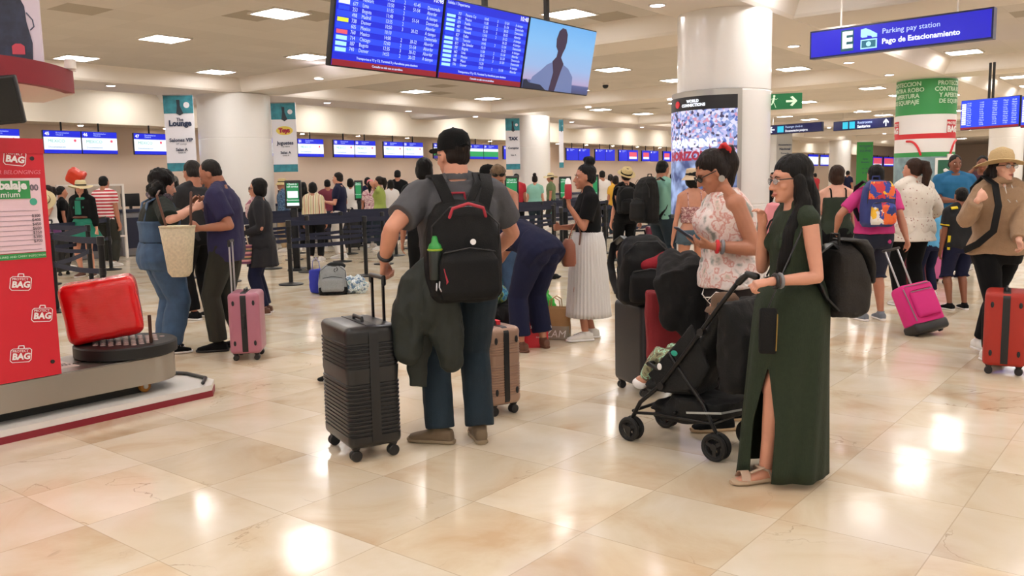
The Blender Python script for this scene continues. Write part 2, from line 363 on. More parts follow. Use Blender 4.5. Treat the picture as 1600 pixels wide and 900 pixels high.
# --------------------------------------------------------------- ceiling lamps
M_panel = mat('lamp diffuser', '#fcf8f6', 0.5, emit=PANEL_E); M_round = mat('downlight lens', '#f8f0ff', 0.5, emit=ROUND_E)
M_frame = mat('lamp frame', '#e6e0d8', 0.5)
lamp = empty('ceiling_light', AB(7.8, 10.15, ZC), AROT, 'recessed square ceiling lamp glowing white among the tiles', 'ceiling light', 'square recessed ceiling lamps')
fr_ = MB()
for sx, sy, lx, ly in ((0, -.3, .63, .03), (0, .3, .63, .03), (-.3, 0, .03, .57), (.3, 0, .03, .57)): fr_.box((sx, sy, -0.012), (lx, ly, 0.024))
fr_.build('lamp_frame', M_frame, lamp, smooth=False); MB().box((0, 0, -0.01), (.57, .57, 0.012)).build('diffuser', M_panel, lamp, smooth=False)
first = True
for a in (-9.8, -6.8, -3.9, -1.0, 1.9, 4.9, 7.75, 10.62, 13.6, 16.5, 19.42, 22.5, 25.4, 28.3, 31.3, 34.2, 37.1, 41, 45, 49, 53, 57.5, 62, 67):
    for b in (-13.6, -10.6, -5.0, -1.95, 1.1, 4.04, 7.3, 10.2, 13.2, 16.2, 19.55):
        if abs(b-4.04) < .1: bb = 3.85
        else: bb = b
        if any(abs(a-(x+.57)) < 0.95 for x in (-6, 2.9, 11.75, 20.5, 29.3, 38.1, 46.9, 55.7)): continue
        p = AB(a, bb, ZC)
        if p.y < -9 or (p.y < 60 and abs(p.x) > 14+max(p.y, 0)*0.7): continue
        o = lamp if first else copy_tree(lamp); o.location = p; first = False
down = empty('downlight', AB(14.1, 5.3, ZB), 0, 'small round downlight set into the white beam', 'downlight', 'round downlights in the beams')
MB().torus((0, 0, -0.004), 0.095, 0.014).build('trim_ring', M_frame, down); MB().cyl((0, 0, -0.012), 0.088, 0.01).build('lens', M_round, down)
spots = [(a, 5.3) for a in (-4.9, -.5, 3.5, 6.5, 9.6, 14.1, 16.9, 19.6, 26, 28.7, 33, 37, 43)] + [(11.3, 13.75), (12.3, 8.6), (9.0, 17.45), (14.7, 17.6), (18.1, 18.1), (21.3, 18.3), (21.3, 14), (21.2, 8.6), (21.0, 11.2), (30, 9), (30, 14), (6.2, 17.5), (3.5, 12), (3.4, 8), (26, 17.8), (31, 17.8), (36, 17.8), (39, 9), (39, 13), (47.5, 9), (47.5, 13), (3.4, 1), (12.3, 1.5), (3.4, -4), (-5.4, 1)]
for i, (a, b) in enumerate(spots):
    o = down if i == 0 else copy_tree(down); o.location = AB(a, b, ZB)
# under-bulkhead downlights that wash the check-in wall
wd = empty('wall_washer', AB(8, 20.7, 3.06), AROT, 'small downlight under the bulkhead washing the check-in wall', 'downlight', 'wall washer lamps over check-in')
MB().cyl((0, 0, -0.03), 0.07, 0.03).build('lamp_body', M_frame, wd); MB().cyl((0, 0, -0.036), 0.055, 0.006).build('lens', mat('warm lens', '#ffe9d2', 0.5, emit=150), wd)
for i in range(24):
    o = wd if i == 0 else copy_tree(wd); o.location = AB(5.6+2.15*i, 20.75, 3.06)
# --------------------------------------------------------------- columns
def column(label, a, b, r, z=ZB):
    mb = MB(); pr = []
    for q0, q1 in ((0, 1.17), (1.18, 2.62), (2.63, z)):
        pr += [(r-.004, q0), (r, q0+.006), (r, q1-.006), (r-.004, q1)]
    mb.lathe(pr, V(0, 0, 0), 64); o = mb.build('column', M_colw, ang=18); o.location = AB(a, b); return tag(o, label, 'column')
column('thick round white column carrying the curved advertising light box and the exit sign', 10.84, 5.0, 0.6)
column('widest round white column, behind the navy-shirted man, between two hanging banners', 12.05, 17.75, 0.82)
column('round white column in the middle distance with a narrow banner on each side', 22.9, 17.3, 0.62)
column('round column wrapped in green, white and red baggage advertising', 21.5, 5.0, 0.62)
column('white column behind the small flight board at the right edge', 32.0, 5.0, 0.5)
column('distant white column just below the passenger check-in sign', 43.5, 17.3, 0.62)
column('farthest white column, beside the tall green banner', 54, 17.3, 0.62)
# ================================================================ SIGNS, SCREENS, BANNERS
M_blk = mat('black plastic', '#121214', 0.4); M_dk = mat('dark metal', '#1c1d20', 0.35, 0.6)
M_steel = mat('brushed steel', '#b4b1ab', 0.32, 1.0, bump=0.05, bscale=90, bstretch=(1, 1, 12)); M_chrome = mat('chrome', '#c9c9cc', 0.15, 1.0)
E_blue = mat('screen blue', '#0a1fd0', 0.4, emit=1.0); E_blue2 = mat('screen bright blue', '#2145ee', 0.4, emit=1.0); E_white = mat('screen white', '#f2f7ff', 0.4, emit=1.0)
E_pale = mat('screen pale blue', '#a9e4f4', 0.4, emit=1.0); E_red = mat('screen dark red', '#8d1226', 0.4, emit=0.9); E_yel = mat('screen yellow', '#dbe53a', 0.4, emit=1.0)
E_pink = mat('screen red tab', '#e0566a', 0.4, emit=1.0); E_green = mat('screen green', '#1f9a55', 0.4, emit=1.0); E_cy = mat('screen cyan', '#33c3e2', 0.4, emit=1.0)
E_txt = mat('screen lettering', '#c4d8ff', 0.4, emit=1.0)
def plate(mb, x0, x1, z0, z1, y, t=0.004): return mb.box(((x0+x1)/2, y, (z0+z1)/2), (x1-x0, t, z1-z0))
# ---- three hanging information screens (parallel to A, tipped towards the floor)
def screen_root(label, p, tilt, group=None, name='information_screen', cat='screen', rz=AROT):
    o = empty(name, p, rz, label, cat, group); o.rotation_euler = (tilt, 0, rz); return o
S0 = W(515, 103, 6.95); z0 = S0.z; sa, sb = S0.to_2d().dot(AX.to_2d()), S0.to_2d().dot(BX.to_2d())
TILT = math.radians(11.5)
def board(p, label, rows, seed, w=1.21, h=0.70, tabs=None, clock='10:48', head='Salidas / Departures'):
    o = screen_root(label, p, TILT, 'hanging flight information screens')
    MB().rbox((w/2, 0.03, h/2), (w, 0.06, h), 0.01).build('housing', M_blk, o)
    plate(MB(), .012, w-.012, .012, h-.012, -0.003).build('display', E_blue, o, smooth=False)
    st = MB(); plate(st, .012, w-.012, .012, .06, -0.007).build('ticker_bar', E_red, o, smooth=False)
    text('ticker_lettering', 'Consulte su sala con su aerolinea', .026, E_txt, o, (w*.5, -.012, .036), align='CENTER')
    bs = MB(); rh = (h-.2)/rows
    for i in range(0, rows, 2): plate(bs, .02, w-.02, .115+i*rh, .115+(i+1)*rh, -0.0065)
    bs.build('row_stripes', E_blue2, o, smooth=False)
    text('board_title', head, .036, E_txt, o, (.02, -.012, h-.036)); text('clock', clock, .06, E_white, o, (w-.02, -.012, h-.045), align='RIGHT')
    text('footer_lettering', 'Transportes a T2 y T3, Terminal 3 y Aerolineas para destinos', .028, E_txt, o, (w*.5, -.012, .085), align='CENTER')
    rnd = random.Random(seed); C = {'w': E_pale, 'b': E_blue2, 'y': E_yel, 'r': E_pink, 'g': E_white}
    cities = ['Houston', 'Toronto', 'Dallas', 'Mexico', 'Madrid', 'San Salvador', 'Miami', 'Bogota', 'Denver', 'Atlanta', 'Puebla', 'Chicago', 'Panama Cty', 'Lima', 'Newark']
    grp = {}
    for i, c in enumerate(tabs): plate(MB(), .03, .14, .122+i*rh, .108+(i+1)*rh, -0.0085).build('airline_tab', C[c], o, smooth=False)
    L = ['\n'.join(str(rnd.randint(120, 989)) for _ in range(rows)), '\n'.join(rnd.choice(cities) for _ in range(rows)), '\n'.join('%02d:%02d' % (rnd.randint(10, 14), rnd.randint(0, 11)*5) for _ in range(rows)),
         '\n'.join(rnd.choice(['2', '3', '', '2', '3']) for _ in range(rows)), '\n'.join(rnd.choice(['21-22', '41-45', '51-54', '', '30-32']) for _ in range(rows)), '\n'.join(rnd.choice(['A tiempo', 'Demorado', 'Abordar']) for _ in range(rows))]
    for s, x in zip(L, (.17, .27, .53, .72, .83, 1.0)):
        sz = rh*.78
        cu_ = text('flight_column', s, sz, E_txt, o, (x*w/1.21, -.012, .115+rows*rh/2), ext=.0005, sx=1.0)
        hgt = max(v.co.y for v in cu_.data.vertices)-min(v.co.y for v in cu_.data.vertices)
        k_ = (rows*rh*.93)/max(hgt, .01)
        if rows > 1: cu_.scale = (1.0, k_, 1)
    return o
wv = 1.222
t1 = 'wwwrbybbgb'; t2 = 'wwwwwwbwwwwb'
board(AB(sa, sb, z0), 'leftmost of the three hanging screens, blue flight board with a yellow and a red tab', 11, 3, tabs=list(t1+'b'), head='Llegadas / Arrivals')
board(AB(sa+wv, sb, z0), 'middle one of the three hanging screens, blue flight board with a column of pale tabs', 13, 5, tabs=list('wwwwwwwbwwww'+'b'))
o = screen_root('rightmost of the three hanging screens, showing a woman in silhouette against a blue sky', AB(sa+2*wv, sb, z0), TILT)
MB().rbox((.605, 0.03, .35), (1.21, 0.06, .70), 0.01).build('housing', M_blk, o)
sky = bpy.data.materials.new('screen sky picture'); sky.use_nodes = True; nt = sky.node_tree; b_ = nt.nodes['Principled BSDF']
tc = nt.nodes.new('ShaderNodeTexCoord'); sx_ = nt.nodes.new('ShaderNodeSeparateXYZ'); rp = nt.nodes.new('ShaderNodeValToRGB'); mr = nt.nodes.new('ShaderNodeMapRange')
mr.inputs[2].default_value = .7; nt.links.new(tc.outputs['Object'], sx_.inputs[0]); nt.links.new(sx_.outputs['Z'], mr.inputs[0]); nt.links.new(mr.outputs[0], rp.inputs[0])
e = rp.color_ramp.elements; e[0].position = 0.0; e[0].color = (*lin('#4a4f74'), 1); e[1].position = 1; e[1].color = (*lin('#6fb4f2'), 1)
for p_, c_ in ((.13, '#5a6396'), (.15, '#b9a9cf'), (.35, '#9dbbe8'), (.7, '#86c0f4')): q = e.new(p_); q.color = (*lin(c_), 1)
b_.inputs['Base Color'].default_value = (0, 0, 0, 1); nt.links.new(rp.outputs[0], b_.inputs['Emission Color']); b_.inputs['Emission Strength'].default_value = 1.0
plate(MB(), .012, 1.198, .012, .688, -0.003).build('display', sky, o, smooth=False)
E_sil = mat('silhouette skin', '#3c2b45', 0.5, emit=.8); E_dress = mat('silhouette shirt', '#6b7aa8', 0.5, emit=.9)
def flat(pts, y): return MB().prism([(x, y, z) for x, z in pts], (0, -.002, 0))
flat([(.1, .012), (.16, .13), (.28, .2), (.38, .27), (.46, .3), (.64, .3), (.76, .26), (.86, .18), (.88, .012)], -.006).build('pictured_shirt', E_dress, o, smooth=False)
flat([(.46, .31), (.52, .36), (.53, .42), (.49, .46), (.48, .54), (.51, .62), (.56, .655), (.62, .65), (.66, .6), (.665, .52), (.65, .46), (.62, .41), (.6, .36), (.66, .3), (.62, .2), (.56, .012), (.46, .012), (.5, .2)], -.009).build('pictured_woman', E_sil, o, smooth=False)
flat([(.012, .012), (.012, .09), (.06, .1), (.1, .07), (.3, .06), (.4, .012)], -.012).build('pictured_skyline', mat('silhouette town', '#20263e', .5, emit=.8), o, smooth=False)
for i, da in enumerate((.75, 1.95, 2.95)):
    q = AB(sa+da, sb, z0+.58)+Vector((0, 0, 0)) - BX*0.02
    o = empty('screen_hanger', q, AROT, ['black pole holding the leftmost hanging screen', 'black pole above the middle hanging screen', 'black pole above the silhouette screen'][i], 'hanger pole')
    MB().box((0, .05, (ZC-q.z)/2), (.05, .04, ZC-q.z)).build('pole', M_blk, o, smooth=False); MB().box((0, .05, .0), (.12, .08, .16)).build('bracket', M_blk, o, smooth=False)
# ---- hanging direction signs: box, face, lettering, rods.  origin at lower left end, x axis to the right seen from the hall
def arrow(mb, c, s, d, y):       # d: 0 right, 1 up, 2 left
    P = [(-.5, -.1), (.1, -.1), (-.12, -.36), (.1, -.42), (.5, 0), (.1, .42), (-.12, .36), (.1, .1), (-.5, .1)]
    P = [(-.45, -.09), (.12, -.09), (-.12, -.34), (.08, -.42), (.48, 0), (.08, .42), (-.12, .34), (.12, .09), (-.45, .09)]
    for _ in range(d): P = [(-q, p) for p, q in P]
    return mb.prism([(c[0]+p*s, y, c[1]+q*s) for p, q in P], (0, -.003, 0))
M_navy = mat('sign navy', '#15206b', 0.35, emit=.35); E_sign = mat('sign lit blue', '#1612c8', 0.35, emit=.85); M_signfr = mat('sign frame', '#10163f', .4)
def sign(label, p, rz, w, h, face, rods):
    o = empty('direction_sign', p, rz, label, 'sign'); MB().box((w/2, .06, h/2), (w, .12, h)).build('sign_box', M_signfr, o, smooth=False)
    plate(MB(), .02, w-.02, .02, h-.02, -.003).build('sign_face', face, o, smooth=False)
    for x in rods: MB().cyl((x, .06, h), .012, ZC-p.z-h, 8).build('hanging_rod', M_white, o)
    return o
BROT = AROT-PI/2                   # x axis towards -B: reads from the -A side
pr_ = W(1265, 93, 11.5); pl = W(1545, 65, 10.05)
o = sign('lit blue parking pay station sign with a large letter E', pr_, math.atan2(pl.y-pr_.y, pl.x-pr_.x), 2.15, .35, E_sign, (.38, 1.75))
MB().box((.49, -.006, .18), (.16, .004, .26)).build('letter_field', mat('sign green field', '#0d5a60', .4, emit=.7), o, smooth=False)
text('letter_e', 'E', .27, E_white, o, (.49, -.012, .175), align='CENTER', bold=.012)
pc = MB(); plate(pc, .66, .86, .05, .165, -.008).build('banknote_symbol', E_pale, o, smooth=False); plate(MB(), .675, .845, .065, .15, -.011).build('banknote_inside', mat('sign teal', '#18708a', .4, emit=.7), o, smooth=False)
MB().cyl((.76, -.012, .107), .03, .004, axis=(0, -1, 0)).build('banknote_disc', E_pale, o)
flat([(.66, .2), (.66, .29), (.72, .3), (.78, .27), (.86, .22), (.86, .18), (.8, .18), (.79, .2), (.74, .21), (.74, .19), (.68, .19)], -.008).build('hand_symbol', E_pale, o, smooth=False)
text('lettering', 'Parking pay station', .088, E_txt, o, (.92, -.012, .235)); text('lettering', 'Pago de Estacionamiento', .088, E_white, o, (.92, -.012, .115), bold=.0025)
# restrooms sign and passenger check-in sign
p1 = W(1302, 205, 34.7); p2 = W(1393, 200.6, 32.4)
o = sign('dark blue restrooms sign with an upward arrow', p1, math.atan2(p2.y-p1.y, p2.x-p1.x), (p2-p1).length, .36, M_navy, (.4, 2.2)); w_ = (p2-p1).length
plate(MB(), w_*.17, w_*.265, .05, .31, -.008).build('pictogram', E_cy, o, smooth=False); plate(MB(), w_*.29, w_*.385, .05, .31, -.008).build('pictogram', E_cy, o, smooth=False)
text('lettering', 'Restrooms', .15, E_txt, o, (w_*.43, -.012, .25)); text('lettering', 'Sanitarios', .15, E_white, o, (w_*.43, -.012, .1), bold=.004); arrow(MB(), (w_*.91, .18), .3, 1, -.008).build('arrow', E_white, o, smooth=False)
p1 = W(1193, 211, 35.5); p2 = W(1284, 206, 33.4); w_ = (p2-p1).length
o = sign('dark blue passenger check-in sign with a left arrow', p1, math.atan2(p2.y-p1.y, p2.x-p1.x), w_, .36, M_navy, (.4, 2.0))
arrow(MB(), (w_*.15, .18), .3, 2, -.008).build('arrow', E_white, o, smooth=False); plate(MB(), w_*.25, w_*.36, .06, .3, -.008).build('pictogram', E_cy, o, smooth=False)
text('lettering', 'Passenger check-in', .12, E_txt, o, (w_*.39, -.012, .25), sx=.85); text('lettering', 'Documentacion pasajeros', .12, E_white, o, (w_*.39, -.012, .1), bold=.003, sx=.8)
# exit sign fixed to the near column
px_ = W(1195, 172, 11.45)
o = empty('exit_sign', px_, math.radians(-20), 'green running-man exit sign with an arrow, fixed to the thick column', 'sign')
MB().box((.23, .012, .1), (.46, .024, .2)).build('sign_panel', mat('exit green', '#0c8a4a', .4, emit=.35), o, smooth=False); MB().box((-.01, .012, .1), (.03, .09, .27)).build('bracket', M_dk, o, smooth=False)
E_ex = mat('exit symbol', '#e8ffd8', .4, emit=.8)
m = MB(); m.cyl((.115, -.002, .172), .014, .003, axis=(0, -1, 0)); m.tube([(.112, -.004, .145), (.1, -.004, .1)], .013, 8, .3); m.tube([(.112, -.004, .143), (.14, -.004, .125), (.155, -.004, .14)], .006, 8, .4)
m.tube([(.11, -.004, .143), (.08, -.004, .135), (.072, -.004, .11)], .006, 8, .4); m.tube([(.1, -.004, .1), (.12, -.004, .07), (.135, -.004, .03)], .008, 8, .4); m.tube([(.1, -.004, .1), (.085, -.004, .065), (.05, -.004, .06)], .008, 8, .4)
m.build('running_figure', E_ex, o); arrow(MB(), (.33, .1), .15, 0, -.001).build('arrow', E_ex, o, smooth=False)
# ---- curved advertising light box on the near column
ac = AB(10.84, 5.0); R_ = .67
o = empty('advertising_light_box', ac, 0, 'curved lit poster box with steel frame wrapped around the thick column', 'advertising light box')
def arcpanel(r, a0, a1, z0, z1, t, n=20):
    m = MB(); rs = []
    for i in range(n+1):
        a = math.radians(a0+(a1-a0)*i/n); d = V(math.sin(a), -math.cos(a), 0)
        rs.append([d*(r-t)+V(0, 0, z0), d*r+V(0, 0, z0), d*r+V(0, 0, z1), d*(r-t)+V(0, 0, z1)])
    return m.rings(rs)
A0, A1 = -102, 6
arcpanel(R_, A0, A1, 1.0, 2.62, .1).build('box_frame', M_steel, o, ang=30); 
arcpanel(R_+.006, A0+3, A1-5, 2.38, 2.55, .008).build('poster_header', mat('poster header', '#1b1c22', .4, emit=.3), o, ang=30)
pm = bpy.data.materials.new('poster picture'); pm.use_nodes = True; nt = pm.node_tree; b_ = nt.nodes['Principled BSDF']; N = nt.nodes.new; L = nt.links.new
tc = N('ShaderNodeTexCoord'); vo = N('ShaderNodeTexVoronoi'); vo.inputs['Scale'].default_value = 30; L(tc.outputs['Object'], vo.inputs['Vector'])
s_ = N('ShaderNodeSeparateColor'); L(vo.outputs['Color'], s_.inputs[0]); r1 = N('ShaderNodeValToRGB'); L(s_.outputs[0], r1.inputs[0]); r1.color_ramp.interpolation = 'CONSTANT'
e = r1.color_ramp.elements; e[0].color = (*lin('#8fa3dd'), 1); e[1].position = .3; e[1].color = (*lin('#c9c4f2'), 1)
for p_, c_ in ((.48, '#3b3560'), (.58, '#e7e4ff'), (.8, '#d999b4'), (.92, '#5a70c0')): q = e.new(p_); q.color = (*lin(c_), 1)
z_ = N('ShaderNodeSeparateXYZ'); L(tc.outputs['Object'], z_.inputs[0]); r2 = N('ShaderNodeValToRGB'); mr = N('ShaderNodeMapRange'); mr.inputs[1].default_value = 1.0; mr.inputs[2].default_value = 2.4
nz = N('ShaderNodeTexNoise'); nz.inputs['Scale'].default_value = 5; L(tc.outputs['Object'], nz.inputs['Vector']); r3 = N('ShaderNodeValToRGB'); L(nz.outputs[0], r3.inputs[0])
r3.color_ramp.elements[0].position = .4; r3.color_ramp.elements[0].color = (*lin('#3d4c80'), 1); r3.color_ramp.elements[1].position = .62; r3.color_ramp.elements[1].color = (*lin('#a8bdea'), 1)
L(z_.outputs['Z'], mr.inputs[0]); L(mr.outputs[0], r2.inputs[0]); r2.color_ramp.elements[0].position = .5; r2.color_ramp.elements[0].color = (0, 0, 0, 1); r2.color_ramp.elements[1].position = .62
mx = N('ShaderNodeMixRGB'); L(r2.outputs[0], mx.inputs[0]); L(r3.outputs[0], mx.inputs[1]); L(r1.outputs[0], mx.inputs[2]); L(mx.outputs[0], b_.inputs['Emission Color']); b_.inputs['Emission Strength'].default_value = 1.0
b_.inputs['Base Color'].default_value = (.02, .02, .02, 1)
arcpanel(R_+.006, A0+3, A1-5, 1.05, 2.38, .008).build('poster', pm, o, ang=30)
def curved_text(name, body, size, m, r, amid, z, bold=0, parent=None, loc0=V(0, 0, 0)):
    t = text(name, body, size, m, parent, (0, 0, 0), bold=bold, align='CENTER', ext=.0015)
    me = t.data
    for v in me.vertices:
        a = math.radians(amid)+v.co.x/r; rr = r+v.co.z; zz = z+v.co.y
        v.co = (math.sin(a)*rr, -math.cos(a)*rr, zz)
    me.update(); t.rotation_euler = (0, 0, 0); t.location = loc0; return t
curved_text('poster_title', 'EXPANDING', .135, E_white, R_+.014, -52, 1.96, .008, o)
curved_text('poster_subtitle', 'HORIZONS', .15, mat('poster red', '#b02a45', .4, emit=.8), R_+.014, -55, 1.8, .008, o)
curved_text('header_lettering', 'WORLD\nCONNECTIONS', .05, E_white, R_+.014, -48, 2.465, .003, o)
m = MB(); d = V(math.sin(math.radians(-72)), -math.cos(math.radians(-72)), 0); m.cyl(d*(R_+.004)+V(0, 0, 2.465), .045, .01, axis=d).build('header_disc', mat('logo red', '#d8222e', .4, emit=.8), o)
# ---- wrap on the green column
gc = AB(21.5, 5.0); o = empty('column_wrap', gc, 0, 'green, white and red printed wrap around the advertising column', 'advertising wrap'); Rg = .63
M_gr = mat('wrap green', '#2f8c4a', .5); M_wr = mat('wrap red', '#c8232f', .5); M_ww = mat('wrap white', '#efecec', .4)
for z0_, z1_, mm, nm in ((2.83, 3.6, M_gr, 'green_band'), (2.41, 2.83, M_ww, 'white_band'), (2.3, 2.41, M_wr, 'red_stripe'), (2.0, 2.3, M_ww, 'white_band'), (1.9, 2.0, M_gr, 'green_stripe'), (1.15, 1.9, mat('wrap picture', '#7f9aa4', .4, var=.35, vscale=4), 'picture_band'), (.1, 1.15, M_ww, 'white_band')):
    MB().lathe([(Rg-.01, z0_), (Rg, z0_+.001), (Rg, z1_-.001), (Rg-.01, z1_)], n=48).build(nm, mm, o)
cl = mat('wrap lettering', '#cfe6cf', .5)
curved_text('wrap_lettering', 'PROTECCION\nCONTRA ROBO\nY APERTURA\nDE EQUIPAJE', .13, cl, Rg+.004, 32, 3.3, .003, o); curved_text('wrap_lettering', 'PROTECCION\nCONTRA ROBO\nY APERTURA\nDE EQUIPAJE', .13, cl, Rg+.004, -72, 3.3, .003, o)
def bag_logo_curved(amid, z, s=1.0):
    arcpanel(Rg+.008, amid-17*s, amid+17*s, z-.18*s, z+.16*s, .006, 8).build('suitcase_logo', M_wr, o, ang=30)
    curved_text('logo_lettering', 'PROTECT', .09*s, M_ww, Rg+.014, amid, z+.08*s, .002, o); curved_text('logo_lettering', 'BAG', .19*s, M_ww, Rg+.014, amid, z-.06*s, .01, o)
bag_logo_curved(34, 2.55, .95); bag_logo_curved(-100, 2.55, .95)
for a0_, z1_, a1_ in ((-60, 2.25, -32), (60, 2.25, 30)):
    pts = []
    for i in range(9):
        t = i/8; a = math.radians(a0_+(a1_-a0_)*(t**.7)); pts.append((math.sin(a)*(Rg+.008), -math.cos(a)*(Rg+.008), z1_-.3*t**2.2))
    MB().tube(pts, .025, 8).build('red_outline_curve', M_wr, o)
# plane suitcase sign on the column
arcpanel(Rg+.03, -5, 62, 1.22, 1.87, .02, 10).build('suitcase_sign_border', M_ww, o, ang=30); arcpanel(Rg+.036, 0, 57, 1.27, 1.82, .01, 10).build('suitcase_sign_field', mat('dark sign green', '#1c5c45', .5), o, ang=30)
arcpanel(Rg+.03, 20, 38, 1.87, 1.95, .02, 4).build('suitcase_sign_handle', M_ww, o, ang=30)
t = curved_text('plane_symbol', 'I', .01, M_ww, Rg+.05, 29, 1.55, 0, o)
pm_ = MB().prism([(-.28, 0, .06), (-.2, 0, .1), (-.05, 0, .03), (.05, 0, .12), (.1, 0, .12), (.05, 0, .0), (.2, 0, -.04), (.3, 0, -.02), (.29, 0, -.07), (.04, 0, -.08), (-.08, 0, -.2), (-.13, 0, -.19), (-.05, 0, -.05), (-.2, 0, .0), (-.26, 0, .0)], (0, -.006, 0))
for v in pm_.v: a = math.radians(29)+v.x*.8/(Rg+.05); rr = Rg+.045-v.y; v.xyz = (math.sin(a)*rr, -math.cos(a)*rr, 1.56-v.z*-.8)
bpy.data.objects.remove(t); pm_.build('plane_symbol', M_ww, o, smooth=False)
# ---- check-in monitors over the counters
def monitor(label, px, w=1.1, h=.52, mode=0, b=20.3, num='45', grp='check-in counter monitors', z=2.35):
    d = ray(px[0], 250); k_ = b/(d.to_2d().dot(BX.to_2d())); p = Vector((d.x*k_, d.y*k_, z))
    o = empty('counter_monitor', p, AROT, label, 'monitor', grp)
    MB().rbox((w/2, .03, h/2), (w, .06, h), .008).build('housing', M_blk, o)
    plate(MB(), .01, w-.01, .01, .09, -.003).build('blue_bar', E_blue, o, smooth=False); plate(MB(), .01, w-.01, h-.15, h-.01, -.003).build('blue_bar', E_blue, o, smooth=False)
    if mode == 0:
        plate(MB(), .01, w-.01, .09, h-.15, -.003).build('display', E_white, o, smooth=False)
        text('destination_lettering', 'MEXICO', .1, mat('screen teal letters', '#5cb9a0', .4, emit=.9), o, (.1, -.008, h-.24)); MB().cyl((w*.83, -.006, h-.22), .03, .003, axis=(0, -1, 0)).build('airline_mark', E_pink, o)
        text('small_lettering', 'Documentacion', .06, mat('screen grey letters', '#5f8fae', .4, emit=.8), o, (.1, -.008, .15))
    elif mode == 1:
        plate(MB(), .01, w-.01, .27, h-.15, -.003).build('display', E_white, o, smooth=False); plate(MB(), .01, w-.01, .09, .27, -.003).build('green_field', E_green, o, smooth=False)
    elif mode == 2: plate(MB(), .01, w-.01, .09, h-.15, -.003).build('display', E_blue, o, smooth=False)
    elif mode == 3:
        plate(MB(), .01, w-.01, .09, h-.15, -.003).build('display', E_blue, o, smooth=False); plate(MB(), .12, w-.12, .2, h-.1, -.006).build('red_field', E_pink, o, smooth=False); plate(MB(), .12, w-.12, .1, .2, -.006).build('white_field', E_white, o, smooth=False)
    if num: text('counter_number', num, .1, E_white, o, (.04, -.008, h-.08), bold=.003); text('small_lettering', 'Documentacion\nCheck-in', .045, E_txt, o, (.28, -.008, h-.075))
    MB().cyl((w*.5, .03, h), .02, 3.06-z-h, 8).build('mount', M_dk, o)
    return o
# pixel columns of the left edge of each monitor and its kind, from the check-in wall
prev = [(-28, 0, '44'), (70, 0, '45'), (130, 0, '46'), (211, 0, '47'), (262, 0, '48'), (418, 0, '49'), (466, 0, '51'), (522, 0, '52'), (555, 0, '53'), (600, 0, '54'), (631, 0, '55'), (678, 1, '56'), (698, 1, '57'), (733, 1, '58'), (756, 1, '59'), (787, 2, '60'),
        (885, 2, '62'), (904, 2, '63'), (930, 2, '64'), (946, 2, '65'), (967, 2, '66'), (981, 3, ''), (1003, 3, ''), (1016, 2, '68'), (1036, 3, ''), (1048, 3, '')]
def bx_at(px, b=20.3):
    d = ray(px, 250); k_ = b/(d.to_2d().dot(BX.to_2d())); return Vector((d.x*k_, d.y*k_)).dot(AX.to_2d())
rights = [35, 130, 186, 262, 300, 466, 507, 555, 588, 631, 662, 698, 722, 756, 779, 806, 904, 922, 946, 961, 981, 997, 1016, 1029, 1048, 1060]
for (x0, md, num), x1 in zip(prev, rights):
    wd_ = bx_at(x1)-bx_at(x0)-.01
    lab = 'counter monitor hanging over check-in desk '+num if num else 'red and blue monitor near the far end of the check-in row'
    monitor(lab if num else ('red and blue counter monitor hanging just left of the poster column' if x0 > 1020 else 'red and blue counter monitor seen past the bun-haired woman'), (x0, 0), wd_, .52 if md < 2 else .5, md, num=num)
for i, (x0, x1) in enumerate(((1263, 1281), (1282, 1297), (1298, 1313), (1364, 1380), (1381, 1398))):
    monitor('far counter monitor under the restrooms sign' if i < 3 else 'far reddish counter monitor beside the tall green banner', (x0, 0), bx_at(x1)-bx_at(x0)-.3, .75, 0 if i < 3 else 3, num='', z=2.2)
# ---- small flight board at right
p1 = W(1500, 204, 17.5); p2 = W(1592, 200, 16.4); w_ = (p2-p1).length; rz_ = math.atan2(p2.y-p1.y, p2.x-p1.x)
for i in range(2):
    q = p1+(p2-p1)*i*1.02; lab = ['smaller blue flight board hanging behind the straw-hat traveller', 'second small flight board cut off by the right edge'][i]
    o = empty('information_screen', q, rz_, lab, 'screen', 'small flight boards at right')
    MB().rbox((w_/2, .03, .29), (w_, .06, .58), .01).build('housing', M_blk, o); plate(MB(), .01, w_-.01, .01, .57, -.003).build('display', E_blue2, o, smooth=False); plate(MB(), .01, w_-.01, .01, .05, -.006).build('ticker_bar', E_red, o, smooth=False)
    for x in (.14, .36, .58, .76, .9):
        text('flight_column', '\n'.join(random.choice(['10:48', '11:05', '12:30', 'Lima ', 'Miami']) for _ in range(11)), .042, E_txt, o, (x*w_-.03, -.012, .3))
    [plate(MB(), .03, .12, .1+k*.042, .135+k*.042, -.006).build('airline_tab', E_white, o, smooth=False) for k in range(10)]
    if i == 0:
        for dx in (.02, .1): MB().box((w_*.45+dx, .03, .58+(ZB-q.z-.58)/2), (.035, .035, ZB-q.z-.58)).build('pole', M_blk, o, smooth=False)
